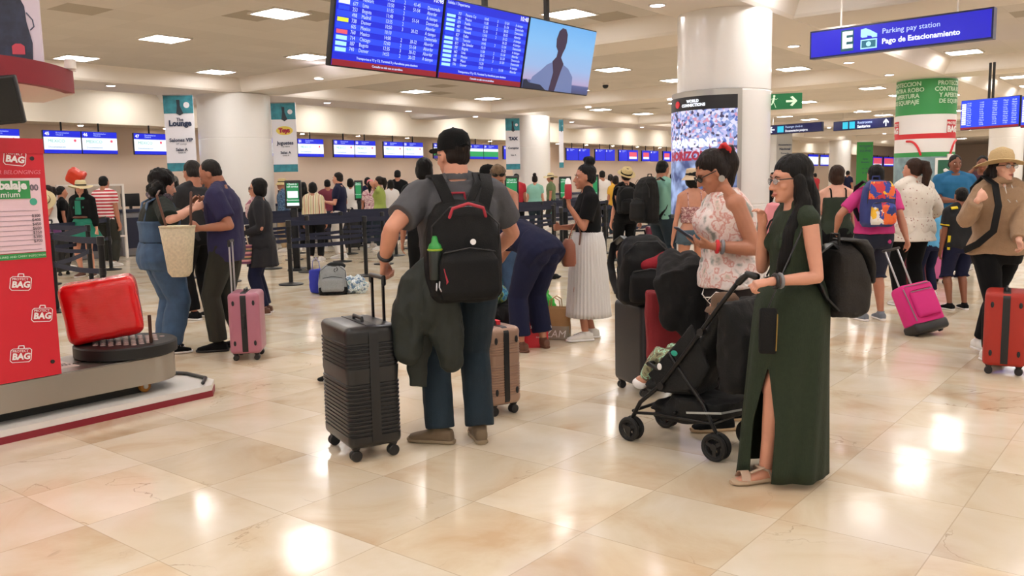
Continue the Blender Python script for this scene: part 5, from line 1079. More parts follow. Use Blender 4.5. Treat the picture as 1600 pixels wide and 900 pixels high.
# ---------------------------------------------------------------- hair
def scalp(m, r, g=1.0, front=0, low=0):
    R = r.HR; hp = lambda x, y, z: r.H+R@V(x, y, z)
    m.ell(hp(0, -.022-(g-1)*.06+front, .047), (.082*g, .096*g, .087*g), R, 20, 14); m.ell(hp(0, -.05, -.005-low), (.076*g, .066*g, .075*g), R, 18, 12)
    for s in (-1, 1): m.ell(hp(s*.066, -.035, .0), (.018*g, .04, .055), R)
def hair(r, o, M, style='short', L=.3, vox=.008, wr=.006, spread=.09):
    R = r.HR; hp = lambda x, y, z: r.H+R@V(x, y, z); m = MB()
    if style == 'short': scalp(m, r, 1.0)
    elif style == 'buzz': m.ell(hp(0, -.028, .042), (.077, .09, .088), R, 20, 14); m.ell(hp(0, -.045, -.005), (.073, .062, .06), R)
    elif style == 'bob':
        scalp(m, r, 1.08); m.ell(hp(0, -.04, -.03), (.092, .08, .09), R); [m.ell(hp(s*.07, -.005, -.01), (.026, .05, .075), R) for s in (-1, 1)]
    elif style == 'bun': scalp(m, r, 1.0); m.ell(hp(0, -.055, .15), (.055, .055, .05), R); m.ell(hp(.02, -.03, .165), (.035, .035, .035), R)
    elif style == 'pony':
        scalp(m, r, 1.03); p0 = hp(0, -.1, .08); p1 = hp(0, -.15, .065); m.tube([p0, p1, p1+V(0, 0, -L*.3)+R@V(0, -.025, 0), p1+V(0, 0, -L*.7), p1+V(0, 0, -L)], [.03, .046, .052, .042, .014], 12)
    elif style in ('long', 'curly'):
        scalp(m, r, 1.06 if style == 'long' else 1.25); back = -r.lat.cross(V(0, 0, 1))*-1; bdir = R@V(0, -1, 0); bdir.z = 0; bdir.normalize(); lt = R@V(1, 0, 0)
        c0 = hp(0, -.045, 0); secs = [(c0, lt*.088, bdir*.07)]
        for i in range(1, 6): t = i/5; secs.append((c0+V(0, 0, -L*t)+bdir*(.03+.025*math.sin(t*3)), lt*(.088+(spread-.088)*t)*(1-.45*t**4), bdir*(.062-.03*t)))
        m.loft(secs, 20, 2.5)
        for s in (-1, 1): m.tube([hp(s*.073, -.01, .04), hp(s*.082, -.008, -.03), hp(s*.085, -.012, -.03)+V(0, 0, -L*.35), hp(s*.07, -.02, -.03)+V(0, 0, -L*.6)], [.02, .026, .03, .012], 10)
        if style == 'curly': [m.ell(c0+V(0, 0, -L*.5*random.random())+lt*random.uniform(-.11, .11)+bdir*random.uniform(-.02, .07), .05) for _ in range(22)]; wr = max(wr, .014)
    return m.build('hair', M, o, vox=vox, sm=1, wr=wr, wf=22)
# ---------------------------------------------------------------- hats and glasses
def hat(r, o, M, kind, band=None, tilt=0):
    R = r.HR@Matrix.Rotation(math.radians(tilt), 3, 'X'); hp = lambda x, y, z: r.H+R@V(x, y, z)
    hx, hy_, n = R@V(1, 0, 0), R@V(0, 1, 0), 28
    def lath(prof, sy=1.15, cy=-.015, wav=0):
        m = MB(); rs = [[hp(rr*math.cos(2*PI*j/n), cy+rr*sy*math.sin(2*PI*j/n), z+wav*rr*math.sin(4*PI*j/n)) for j in range(n)] for rr, z in prof]; return m.rings(rs)
    if kind == 'cap':
        c = lath([(.084, .03), (.088, .05), (.086, .085), (.075, .12), (.05, .142), (.012, .152)]); ob = c.build('cap', M, o, ang=60)
        m = MB(); secs = []
        m.loft([(hp(0, .075, .047), hx*.072, R@V(0, 0, .004)), (hp(0, .115, .045), hx*.07, R@V(0, 0, .004)), (hp(0, .15, .036), hx*.055, R@V(0, 0, .0035)), (hp(0, .168, .03), hx*.03, R@V(0, 0, .003))], 16, 2.5).build('visor', M, ob, ang=60)
        m = MB(); m.ell(hp(0, -.015, .153), (.007, .007, .004)); m.tube([hp(-.035, -.112, .045), hp(0, -.118, .06), hp(.035, -.112, .045)], .004, 6); m.build('cap_details', M, ob); return ob
    P = {'sun': ([(.205, .03), (.2, .036), (.14, .045), (.094, .052), (.092, .07), (.09, .11), (.076, .145), (.045, .158), (.01, .16)], .35), 'fedora': ([(.15, .05), (.147, .056), (.12, .052), (.092, .055), (.09, .07), (.084, .13), (.07, .148), (.03, .14), (.01, .135)], .15),
         'bucket': ([(.145, -.005), (.142, .003), (.115, .03), (.096, .055), (.092, .075), (.088, .12), (.078, .138), (.04, .146), (.01, .147)], .0)}[kind]
    ob = lath(P[0], wav=P[1]*.4, sy=1.1).build('hat', M, o, ang=70); md = ob.modifiers.new('t', 'SOLIDIFY'); md.thickness = .004
    if band: lath([(.0955, .056), (.0955, .08)], sy=1.1).build('hat_band', band, ob, ang=60)
    return ob
def glasses(r, o, dark=True, up=False, name='sunglasses'):
    R = r.HR; z0 = .085 if up else .002; y0 = .085 if up else .098; hp = lambda x, y, z: r.H+R@V(x, y, z); m = MB()
    for s in (-1, 1): m.tube([hp(s*.062, y0-.012, z0+.008), hp(s*.08, y0-.06, z0+.008), hp(s*.079, y0-.1, z0+.004)], .0035, 6)
    m.tube([hp(-.012, y0+.004, z0+.006), hp(0, y0+.006, z0+.008), hp(.012, y0+.004, z0+.006)], .003, 6)
    if not dark:
        for s in (-1, 1): m.rings([[hp(s*.036+a*math.cos(2*PI*j/20), y0-.002*abs(math.cos(2*PI*j/20)), z0+a*.72*math.sin(2*PI*j/20)) for j in range(20)] for a in (.022, .0255)], cap=False)
    g = m.build(name, M_blk, o)
    for s in (-1, 1): MB().ell(hp(s*.036, y0, z0), (.0295 if dark else .0225, .0055 if dark else .001, .021 if dark else .016), R@Matrix.Rotation(-s*.18, 3, 'Z'), 16, 8).build('lens', M_lens if dark else M_clear, g)
def collar(r, M, o, h=.035):
    c = r.N+r.u[2]*.0; m = MB(); n = 24; u = r.neckd
    rs = []
    for rr, z in ((.072, -.012), (.066, h), (.07, h), (.08, -.002)): rs.append([c+r.lat*rr*math.cos(2*PI*j/n)+(u.cross(r.lat))*rr*.95*math.sin(2*PI*j/n)+u*z for j in range(n)])
    m.rings(rs).build('collar', M, o, ang=50)
def person(label, p, face_deg, H=1.7, group=None, cat='person', **kw):
    o = empty('person', (p[0], p[1], 0), math.radians(face_deg), label, cat, group, scale=H/1.727); r = Rig(**kw)
    return o, r
def loc(o, w):                        # world point to the person's own frame
    s = o.scale[0]; v = Vector(w)-Vector(o.location); return Matrix.Rotation(-o.rotation_euler[2], 3, 'Z')@v/s
def wcs(o, v): return Matrix.Rotation(o.rotation_euler[2], 3, 'Z')@(Vector(v)*o.scale[0])+Vector(o.location)
# ================================================================ PEOPLE
def px(x, Y): q = W(x, 300, Y); return (q.x, q.y)
M_den = mat('dark denim', '#0f2330', .85, bump=.3, bscale=250, var=.15, vscale=12); M_denl = mat('blue denim', '#34506f', .8, bump=.3, bscale=220, var=.2, vscale=10)
M_navyc = mat('navy cotton', '#111531', .9, spec=.3, bump=.2, bscale=120); M_blkc = mat('black cotton', '#07080a', .9, spec=.25, bump=.2, bscale=120); M_wht = mat('white cotton', '#d8d4cf', .8, bump=.2, bscale=80)
M_leath = mat('brown leather', '#5a3524', .55, bump=.2); M_wsh = mat('white canvas', '#dedbd6', .7); M_kh = mat('olive brown twill', '#25261f', .85, bump=.2); M_str = mat('straw', '#cdb987', .8, bump=.8, bscale=120, var=.12, vscale=60)
# ---- man in black cap (centre)
o, r = person('man in black cap and grey polo shirt seen from behind, holding the black suitcase', px(714, 4.97), 18, 1.80, sex='m', w=1.22, tw=2, hy=22, hp=2)
lh = loc(o, W(600, 409, 4.86)); rh = V(.27, .3, 1.02)
r = Rig(sex='m', w=1.2, hy=22, hp=2, lean=1, lh=lh, rh=rh, lf=(-.13, .02, 55), rf=(.09, -.02, -6), le=(-.6, -.75, -.25), re=(.9, -.35, -.3))
body(r, SKIN['light'], o, .007, hands=({'d': (.02, .45, -.75), 'n': (.8, -.3, -.3), 'curl': 68}, {'curl': 40, 'd': (-.5, .7, .2)})); face(r, o); hair(r, o, H_DBR, 'buzz')
shirt(r, mat('grey polo knit', '#48494e', .85, bump=.25, bscale=260, var=.06, vscale=14), o, 'polo_shirt', sleeve=.68, ease=.026, lo=-.04, belly=.02, sl_ease=.026, vox=.009, wr=.012, wf=8); collar(r, MC['grey polo knit'], o, .03)
trousers(r, M_den, o, 'jeans', 1.99, .018, .1, .009, flare=.022); shoes(r, o, mat('tan suede', '#6d5c48', .8, bump=.2), 'loafer', mat('tan sole', '#8b7a62', .8)); hat(r, o, M_blkc, 'cap'); glasses(r, o, False, name='glasses')
wr_ = r.Wr[0]; el_ = r.El[0]; d = (el_-wr_).normalized(); MB().torus(wr_+d*.045, .034, .011, axis=d).build('wristwatch', M_blk, o); 
th = math.radians(18)
bk = backpack('black_backpack', 'black backpack with red piping on the back of the man in the black cap', (-.27, 4.765, .87), th, .43, .25, .56, M_bpk, handle=mat('red webbing', '#a3273a', .6), straps=False, vox=.007)
M_redp = MC['red webbing']; m = MB(); m.tube([(-.1, -.13, .47), (-.085, -.14, .515), (0, -.145, .54), (.085, -.14, .515), (.1, -.13, .47)], .009, 8); m.build('red_grab_handle', M_redp, bk); MB().strap([(-.14, -.165, .0+.05), (-.13, -.178, .13), (-.142, -.168, .2)], .016, .006, (0, -1, 0)).build('red_strip', M_redp, bk)
MB().cyl((.02, -.152, .335), .016, .004, axis=(0, -1, .1)).build('round_badge', M_ww, bk); m = MB(); m.tube([(-.17, -.155, .13), (-.175, -.165, .1), (-.165, -.165, .08)], .004, 6); m.tube([(-.185, -.15, .12), (-.19, -.16, .085)], .004, 6); m.build('zip_pullers', M_al, bk)
# its straps over the shoulders
def onback(xl, z, out): return wcs(o, V(xl, -.17-out, z))-Vector(bk.location)
Rb = Matrix.Rotation(-th, 3, 'Z')
for s in (-1, 1):
    P_ = [(s*.05, -.22, 1.2), (s*.085, -.215, 1.32), (s*.12, -.185, 1.42), (s*.135, -.1, 1.497), (s*.135, .02, 1.495), (s*.13, .1, 1.41), (s*.135, .155, 1.28), (s*.16, .15, 1.1)]
    N_ = [(0, -1, .2), (0, -1, .4), (0, -.8, .8), (0, -.3, 1), (0, .3, 1), (0, 1, .5), (0, 1, 0), (0, 1, 0)]
    MB().strap([Rb@(wcs(o, V(*p))-Vector(bk.location)) for p in P_], .07, .02, [Rb@(Matrix.Rotation(th, 3, 'Z')@V(*q)) for q in N_]).build('shoulder_strap', M_bpk, bk, ang=50)
cs = MB().strap([wcs(o, V(*p)) for p in ((.09, .09, 1.43), (.1, -.03, 1.51), (.08, -.15, 1.46), (.0, -.215, 1.33), (-.1, -.225, 1.17), (-.2, -.19, 1.04), (-.27, -.03, .95))], .045, .01, [Matrix.Rotation(th, 3, 'Z')@V(*q) for q in ((.3, .6, .8), (0, 0, 1), (0, -.7, .7), (0, -1, .2), (-.2, -1, 0), (-.7, -.7, 0), (-1, 0, 0))]).build('messenger_strap', M_bpk, None, ang=50)
tag(cs, 'black bag strap crossing the back of the man in the black cap', 'strap')
gm = MB().lathe([(0, 0), (.032, 0), (.034, .01), (.034, .15), (.03, .16), (0, .16)], n=20).build('bottle', mat('dark bottle', '#1d2420', .4), None, ang=40); gm.location = W(681, 437, 4.62); tag(gm, 'bottle with a bright green lid in the side pocket of the black backpack', 'bottle')
MB().lathe([(0, .155), (.036, .155), (.037, .175), (.03, .19), (.02, .2), (.015, .225), (.01, .235), (0, .236)], n=20).build('green_lid', mat('lime plastic', '#3fd05a', .4, emit=.15), gm, ang=60); MB().torus((0, 0, .162), .036, .006).build('yellow_ring', mat('neon yellow', '#cfe83c', .4, emit=.15), gm)
m = MB(); J = lambda x, y, Y=4.72: W(x, y, Y)
def blob(x, y, rx, rz, ry=.07, Y=4.72, rot=0): m.ell(J(x, y, Y), (rx, ry, rz), Matrix.Rotation(math.radians(rot), 3, 'Y'))
m.tube([J(668, 410), J(648, 440), J(640, 490), J(637, 545)], [.05, .08, .1, .075], 14, .7, up=(1, 0, 0)); m.tube([J(680, 430), J(690, 470), J(700, 520), J(705, 560)], [.07, .09, .11, .07], 14, .65, up=(1, 0, 0))
m.tube([J(660, 520, 4.78), J(655, 570, 4.78), J(654, 603, 4.78)], [.075, .06, .05], 12, .5, up=(1, 0, 0), rnd=False); m.tube([J(690, 400, 4.76), J(672, 440), J(668, 500)], [.05, .07, .08], 12, .7)
jk = m.build('jacket', M_dgrn, None, vox=.008, sm=2, wr=.022, wf=9); tag(jk, 'dark green jacket draped over the suitcase arm of the man in the black cap', 'jacket')
# ---- woman in floral sleeveless blouse
M_flo = pattern('floral blouse', 'noise', ['#878b86', '#d9ccc8', '#e2d6d2', '#c98a80', '#e2d4d0', '#dcc0b8', '#a9ad9c'], 12, .8, [.33, .42, .5, .56, .6, .67, .74], sharp=False)
o, _ = person('woman in floral sleeveless blouse and sunglasses looking down at her phone', px(1142, 5.2), 97, 1.70, sex='f')
r = Rig(sex='f', w=1.26, bust=1.5, hp=24, lean=4, hunch=6, lh=loc(o, W(1113, 385, 4.98)), rh=loc(o, W(1100, 380, 5.22)), le=(-.25, -.9, -.6), re=(.3, -.9, -.6), lf=(-.1, .08, 0), rf=(.1, -.08, 0))
body(r, SKIN['tan'], o, .007, fat=1.05, hands=({'d': (.25, .95, .15), 'n': (.5, -.1, .9), 'curl': 28}, {'d': (-.2, .95, .1), 'n': (-.3, 0, .95), 'curl': 25})); face(r, o, closed=True); glasses(r, o, True); hair(r, o, H_DBR, 'pony', .27)
shirt(r, M_flo, o, 'floral_blouse', sleeve=0, ease=.022, lo=-.11, hi=.54, flare=.03, vox=.009, wr=.012, sh=False, bust=True)
trousers(r, mat('dark brown leggings', '#231c1f', .8), o, 'leggings', 1.95, .010, .05, .01); shoes(r, o, M_blkc, 'sneaker', mat('tan rubber', '#b59a78', .7))
p = r.H+r.HR@V(0, -.115, .085); m = MB(); [m.torus(p+V(.0, -.01, .0)+r.HR@V(.02*math.cos(i*1.3), -.01, .02*math.sin(i*1.3)), .022, .013, axis=(math.cos(i), 1, math.sin(i*2)), n=14) for i in range(5)]; m.build('red_scrunchie', mat('red velvet', '#c3262c', .7), o, vox=.006, sm=1, wr=.006, wf=30)
MB().cyl(r.H+r.HR@V(-.084, -.008, -.05), .02, .004, axis=(-1, 0, 0), n=24).build('earring', mat('silver beads', '#a9a39b', .4, .7), o)
for k_, (mm, rr) in enumerate(((M_wr, .032), (MC['medium grey'], .034))): d = (r.El[0]-r.Wr[0]).normalized(); MB().torus(r.Wr[0]+d*(.028+.03*k_), rr, .011, axis=d).build('bracelet', mm, o)
m = MB(); m.strap([r.S2+V(-.075, .12, .06), r.S3+V(-.085, .07, .035), r.S3+V(-.09, .0, .068), r.S3+V(-.085, -.07, .03), r.S2+V(-.08, -.1, .07)], .028, .006, [V(-.2, 1, .2), V(0, .7, .7), V(0, 0, 1), V(0, -.7, .7), V(0, -1, 0)]); m.build('white_strap', M_wht, o, ang=50)
ph = empty('mobile_phone', W(1071, 366, 5.1), math.radians(97), 'mobile phone in the hands of the woman in the floral blouse', 'phone'); ph.rotation_euler = (math.radians(35), 0, math.radians(97))
MB().rbox((0, 0, 0), (.074, .15, .009), .01).build('phone_case', mat('navy case', '#1b2036', .4), ph, ang=40); MB().rbox((0, 0, .0055), (.068, .143, .002), .008).build('screen', mat('phone screen', '#9fb0c4', .2, emit=.4), ph, ang=40)
m = MB(); q0 = W(1105, 470, 4.9)
for a, b_, c_ in (((0, 0), (.05, .05), (.1, .04)), ((0, 0), (.03, -.03), (.08, -.04)), ((-.02, .02), (.03, .02), (.1, .0)), ((0, 0), (-.03, .04), (-.02, .07)), ((.02, .0), (.06, -.02), (.1, -.02))): m.tube([loc(o, q0+V(a[0], 0, a[1])), loc(o, q0+V(b_[0], -.004, b_[1])), loc(o, q0+V(c_[0], 0, c_[1]))], [.002, .004, .0015], 6)
m.build('white_embroidery', M_wht, o)
# ---- woman in dark green dress
M_gd = mat('dark green jersey', '#1c2917', .85, bump=.35, bscale=180, bstretch=(1, 1, .2), var=.12, vscale=40)
o, _ = person('woman with long black hair in a long dark green dress with a side slit', px(1243, 4.27), 97, 1.62, sex='f')
r = Rig(sex='f', w=.98, bust=.9, hp=5, lh=loc(o, W(1203, 440, 4.02)), rh=V(.07, .15, 1.36), le=(-.12, -1, -.55), re=(.35, -.1, -1), lf=(-.07, .17, 4), rf=(.1, -.04, -5), py=0)
body(r, SKIN['light'], o, .006, hands=({'d': (.1, .95, -.15), 'n': (.3, -.15, -.95), 'curl': 58}, {'d': (-.3, .15, .95), 'n': (-.3, .9, -.1), 'curl': 34})); face(r, o); glasses(r, o, False, name='glasses'); hair(r, o, H_BLK, 'long', .46, spread=.12)
m = MB(); R_h = r.HR; m.tube([r.H+R_h@V(-.085, -.01, .0), r.H+R_h@V(-.1, -.02, -.12), r.H+V(-.1, .03, -.26), r.H+V(-.09, .07, -.42), r.H+V(-.06, .1, -.52)], [.03, .04, .045, .035, .008], 12); m.build('front_hair_lock', H_BLK, o, vox=.008, sm=1, wr=.006, wf=22)
shirt(r, M_gd, o, 'dress_top', sleeve=0, ease=.016, lo=-.0, hi=.52, vox=.009, wr=.006, sl_ease=.006)
skirt(r, M_gd, o, 'dress_skirt', top=.14, zhem=.035, r0=.15, r1=.235, asp=1.0, slit=(126, .64, .62), wr=.012, yoff=.05, n=120); shoes(r, o, mat('beige strap', '#b39a86', .6), 'sandal', mat('beige sole', '#b39c83', .7))
d = (r.El[0]-r.Wr[0]).normalized(); MB().torus(r.Wr[0]+d*.03, .031, .011, axis=d).build('smart_watch', M_blk, o); MB().torus(r.Wr[0]+d*.055, .032, .01, axis=d).build('bracelet', MC['medium grey'], o)
c = wcs(o, V(-.02, -.235, 0)); zt = 1.52-(492-275)*4.3/1350
b3 = backpack('dark_rucksack', 'worn dark brown rucksack on the back of the woman in the green dress', (c.x+.02, c.y-.02, zt), math.radians(97), .27, .19, .37, mat('dark brown canvas', '#1d1917', .8, bump=.3, bscale=120), vox=.008, wr=.018, pocket=False)
m = MB(); m.loft([(V(0, -.01, .38), (.11, 0, 0), (0, .08, 0)), (V(0, -.06, .355), (.125, 0, 0), (0, .05, .02)), (V(0, -.1, .26), (.12, 0, 0), (0, .02, .02)), (V(0, -.11, .17), (.1, 0, 0), (0, .012, .01))], 20, 3); m.build('rucksack_flap', MC['dark brown canvas'], b3, vox=.007, sm=2, wr=.008)
q = W(1199, 553, 4.0); b4 = empty('crossbody_pouch', q, math.radians(-8), 'small black crossbody pouch with a gold zip at the hip of the green dress', 'bag')
MB().rbox((0, 0, .11), (.085, .035, .22), .016).build('pouch_body', M_bpk, b4, wr=.003, ang=60); MB().tube([(.036, -.02, .02), (.04, -.02, .19)], .003, 6).build('gold_zip', mat('brass', '#a88a4c', .35, .9), b4); MB().tube([(.0, 0, .22), (.02, 0, .27), (.07, .06, .37), (.16, .13, .55), (.22, .2, .7)], .004, 6).build('pouch_strap', M_blk, b4)
# ---- woman bending forward in navy
o, _ = person('woman in a navy jumpsuit bending forward over the shopping bags', px(826, 7.75), 48, 1.68, sex='f')
r = Rig(sex='f', w=1.2, lean=72, hunch=8, lh=(-.2, .75, .55), rh=(.15, .8, .5), lf=(-.15, .0, 5), rf=(.15, -.02, -18), py=-.12, drop=.01, lk=(0, .6, 0), rk=(0, .6, 0))
body(r, SKIN['warm'], o, .009); hair(r, o, H_DBR, 'bob'); shirt(r, M_navyc, o, 'jumpsuit_top', sleeve=.3, ease=.02, lo=-.1, hi=.5, vox=.012); trousers(r, M_navyc, o, 'jumpsuit_trousers', 1.84, .026, .16, .012, flare=.03); shoes(r, o, M_leath, 'loafer', M_leath)
# ---- blonde woman, sunglasses on her head
o, _ = person('dark-blonde woman with sunglasses pushed up, head bowed, in a grey tank top', px(777, 8.9), 185, 1.71, sex='f')
r = Rig(sex='f', w=1.12, hp=28, hunch=8, lh=(-.15, .4, .9), rh=(.15, .4, .9))
body(r, SKIN['tan'], o, .009); face(r, o, closed=True, brow=H_BRN); glasses(r, o, True, up=True); hair(r, o, H_BLD, 'short', wr=.01); shirt(r, mat('grey marl', '#77787c', .85), o, 'tank_top', sleeve=0, ease=.014, lo=-.05, hi=.41, sh=False, vox=.012); trousers(r, M_denl, o, 'jeans', vox=.014); shoes(r, o, M_wsh)
m = MB()
for s in (-1, 1): m.strap([r.S2+V(s*.07, .11, .06), r.S3+V(s*.08, .07, .03), r.S3+V(s*.085, .0, .066), r.S3+V(s*.08, -.07, .03)], .045, .006, [V(0, 1, .2), V(0, .7, .7), V(0, 0, 1), V(0, -.7, .7)])
m.build('tank_top_straps', MC['grey marl'], o, ang=50)
# ---- woman in white pleated trousers
o, _ = person('woman with a high hair bun, black top and white pleated culottes', px(918, 8.2), 97, 1.67, sex='f')
r = Rig(sex='f', w=.97, hp=2, lh=loc(o, W(889, 322, 8.0)), rh=V(.02, .27, 1.12), le=(-.1, -.1, -1), re=(.4, -.3, -1), lf=(-.08, .05, 5), rf=(.08, -.05, 0))
body(r, SKIN['tan'], o, .008, hands=({'d': (0, .1, 1), 'n': (.6, .8, 0), 'curl': 45}, None)); face(r, o); hair(r, o, H_BLK, 'bun'); shirt(r, M_blkc, o, 'black_top', sleeve=.72, ease=.024, lo=.05, hi=.51, sl_ease=.03, vox=.01)
skirt(r, mat('white pleated fabric', '#c9c6c4', .8), o, 'pleated_culottes', top=.13, zhem=.24, r0=.155, r1=.25, pleats=36, pd=.014, n=144, asp=.88); shoes(r, o, M_wsh)
MB().tube([r.N+V(.06, -.06, .0), r.S2+V(.0, .13, 0), r.S1+V(-.13, .1, .0), r.P+V(-.17, .12, .02)], .009, 8).build('bag_strap_worn', M_leath, o)
bt = MB().lathe([(0, 0), (.03, 0), (.033, .01), (.034, .12), (.03, .135), (0, .136)], n=20).build('drink_bottle', mat('red drink', '#a32330', .3), None, ang=40); bt.location = W(888, 311, 7.97); tag(bt, 'red bottle with a white top held up by the woman with the hair bun', 'bottle'); MB().lathe([(0, .135), (.028, .135), (.024, .17), (.012, .19), (0, .19)], n=16).build('bottle_top', M_ww, bt, ang=60)
hb = empty('brown_handbag', W(889, 416, 7.9), math.radians(97), 'tan brown leather bag hanging in front of the white culottes', 'handbag'); MB().loft([(V(0, 0, 0), (.07, 0, 0), (0, .05, 0)), (V(0, 0, .03), (.08, 0, 0), (0, .065, 0)), (V(0, 0, .2), (.075, 0, 0), (0, .06, 0)), (V(0, 0, .25), (.05, 0, 0), (0, .03, 0))], 20, 3).build('bag_body', mat('cognac leather', '#7a4430', .5), hb, wr=.006, ang=50); MB().tube([(0, .0, .24), (0, -.03, .33), (0, -.08, .42)], .006, 8).build('bag_strap', MC['cognac leather'], hb)
# ---- man in navy shirt, left
o, _ = person('man with short greying hair in a navy short-sleeved shirt and olive trousers', px(350, 8.05), 93, 1.79, sex='m')
r = Rig(sex='m', w=1.08, hp=24, lean=3, hunch=5, lh=loc(o, W(312, 357, 7.78)), rh=loc(o, W(316, 322, 8.2)), le=(-.15, -.8, -.8), re=(.3, -.5, -.8), lf=(-.1, .1, 5), rf=(.1, -.06, -5))
body(r, SKIN['tan'], o, .008, hands=({'d': (.2, .95, .1), 'curl': 40}, {'curl': 40})); face(r, o, closed=True); hair(r, o, H_GRY, 'buzz'); shirt(r, mat('navy shirt', '#23214a', .85, bump=.2, bscale=150), o, 'navy_shirt', sleeve=.75, ease=.03, lo=-.13, hi=.52, sl_ease=.026, belly=.015, vox=.01, wr=.012); collar(r, MC['navy shirt'], o)
trousers(r, M_kh, o, 'olive_trousers', 1.97, .022, .05, .01, flare=.014); shoes(r, o, M_blkc, 'loafer', M_blk)
# ---- woman in denim overalls
o, _ = person('woman with curly black hair in denim overalls reaching towards the navy-shirted man', px(245, 7.95), -55, 1.68, sex='f')
r = Rig(sex='f', w=1.42, hp=14, hy=-10, hunch=5, lh=loc(o, W(308, 318, 8.3)), rh=loc(o, W(303, 326, 7.75)), le=(-.6, -.2, -.6), re=(.9, -.2, -.4), lf=(-.12, .0, 8), rf=(.12, .0, -8))
body(r, SKIN['fair'], o, .009); face(r, o); hair(r, o, H_BLK, 'curly', .2); shirt(r, mat('dark green knit', '#0d1a16', .9, bump=.3), o, 'knit_sweater', sleeve=1.0, ease=.02, lo=-.05, hi=.52, sl_ease=.03, vox=.012)
trousers(r, M_denl, o, 'denim_overalls', 1.95, .034, .2, .012, flare=.02, wr=.012)
m = MB(); S = r.torso(.034, .1, .34); m.loft(S, 24, 2.4); m.build('overall_bib', M_denl, o, vox=.012, sm=2); m = MB()
for s in (-1, 1): m.strap([r.S2+V(s*.1, -.155, .0), r.S3+V(s*.1, -.125, .03), r.S3+V(s*.095, -.02, .09), r.S3+V(s*.09, .1, .02), r.S2+V(s*.08, .17, .02)], .07, .012, [V(0, -1, 0), V(0, -1, .3), V(0, 0, 1), V(0, 1, .3), V(0, 1, 0)])
m.build('overall_straps', M_denl, o, ang=50); m = MB(); m.torus(r.N+V(0, 0, .015), .085, .035, axis=(0, .2, 1)); m.build('scarf', pattern('grey purple scarf', 'noise', ['#3d3942', '#6a5f69', '#4b4350', '#857a80'], 18, .9, [0, .45, .52, .6]), o, vox=.012, sm=1, wr=.02, wf=12); shoes(r, o, M_blkc)
sb = empty('straw_basket_bag', W(282, 432, 7.45), math.radians(-5), 'tall cream woven basket bag hanging from the shoulder of the woman in overalls', 'bag')
M_bask = mat('cream wicker', '#dfd3b4', .8, bump=1, bscale=70, bstretch=(1, 1, 4), var=.12, vscale=50); m = MB(); m.loft([(V(0, 0, 0), (.07, 0, 0), (0, .06, 0)), (V(0, 0, .04), (.1, 0, 0), (0, .075, 0)), (V(0, 0, .25), (.125, 0, 0), (0, .09, 0)), (V(0, 0, .43), (.15, 0, 0), (0, .1, 0))], 28, 2.6); m.f.pop(); b_ = m.build('basket_body', M_bask, sb, ang=60); b_.modifiers.new('t', 'SOLIDIFY').thickness = .006; MB().loft([(V(0, 0, .425), (.153, 0, 0), (0, .103, 0)), (V(0, 0, .44), (.153, 0, 0), (0, .103, 0))], 28, 2.6).build('basket_rim', M_bask, sb, ang=50)
MB().tube([(-.09, 0, .4), (-.15, .02, .6), (-.19, .05, .7), (-.2, .12, .74)], .012, 8, .5).build('leather_strap', M_leath, sb); MB().tube([(.12, 0, .4), (.12, .02, .55), (.11, .07, .72)], .012, 8, .5).build('leather_strap', M_leath, sb)
# ---- quick wardrobe for people further away
def quick(label, x, Y, face_deg, H, sex='m', skin='tan', hs='short', hm=H_BLK, top=None, bot=None, sleeve=.62, leg=1.95, shoe=None, group=None, vox=None, hatk=None, hatm=None, skirt_=None, lo=-.06, hi=.52, ease=.02, collar_=False, glass=None, facing=None, sh=True, **kw):
    P = px(x, Y); o = empty('person', (P[0], P[1], 0), math.radians(face_deg), label, 'person', group, scale=H/1.727)
    for k_ in ('lh', 'rh'):
        if k_ in kw and isinstance(kw[k_], tuple) and len(kw[k_]) == 3 and kw[k_][0] > 20: kw[k_] = loc(o, W(*kw[k_]))
    r = Rig(sex=sex, **kw); v = vox or min(.022, .007+Y*.0007)
    body(r, SKIN[skin], o, v, fing=1.0 if Y < 14 else 1.25); 
    if Y < 13 or abs((face_deg % 360)-180) < 100: face(r, o)
    if hs: hair(r, o, hm, hs, kw.get('hl', .28) if False else .26, vox=max(.008, v*.8))
    shirt(r, top or M_blkc, o, 'shirt', sleeve=sleeve, ease=ease, lo=lo, hi=hi, vox=max(.01, v), sh=sh)
    if collar_: collar(r, top or M_blkc, o)
    if skirt_: skirt(r, skirt_[0], o, 'skirt', zhem=skirt_[1], r1=skirt_[2], n=64)
    else: trousers(r, bot or M_den, o, 'shorts' if leg <= 1.3 else 'trousers', leg, .018, .05, max(.011, v), flare=.012 if leg > 1.3 else .03)
    shoes(r, o, shoe or M_wsh, 'sneaker' if Y < 14 else 'loafer')
    if hatk: hat(r, o, hatm or M_str, hatk, M_blkc)
    if glass: glasses(r, o, glass == 'dark')
    return o, r
M_redst = pattern('red white stripes', 'stripes', ['#b32a38', '#e3d6d2'], 16, .85, [0, .5]); M_lime = mat('lime cotton', '#8c9b4a', .85); M_tealc = mat('pale teal cotton', '#7fb3a4', .85); M_red = mat('red cotton', '#b22634', .85); M_yell = mat('mustard cotton', '#cf9f35', .85)
M_plaid = pattern('blue plaid', 'noise', ['#35506f', '#5d7c99', '#2b3d57'], 20, .85, [0, .48, .56]); M_mul = pattern('striped blouse', 'stripes', ['#c9bda0', '#a4503f', '#ddd3b8', '#7d8a6a', '#d8c9a2'], 9, .85, [0, .3, .42, .7, .8], 'X')
M_emer = mat('emerald cotton', '#12705a', .8); M_mauve = pattern('pink mauve print', 'noise', ['#c59aa0', '#e2c7c4', '#a9697c'], 16, .85, [0, .45, .58])
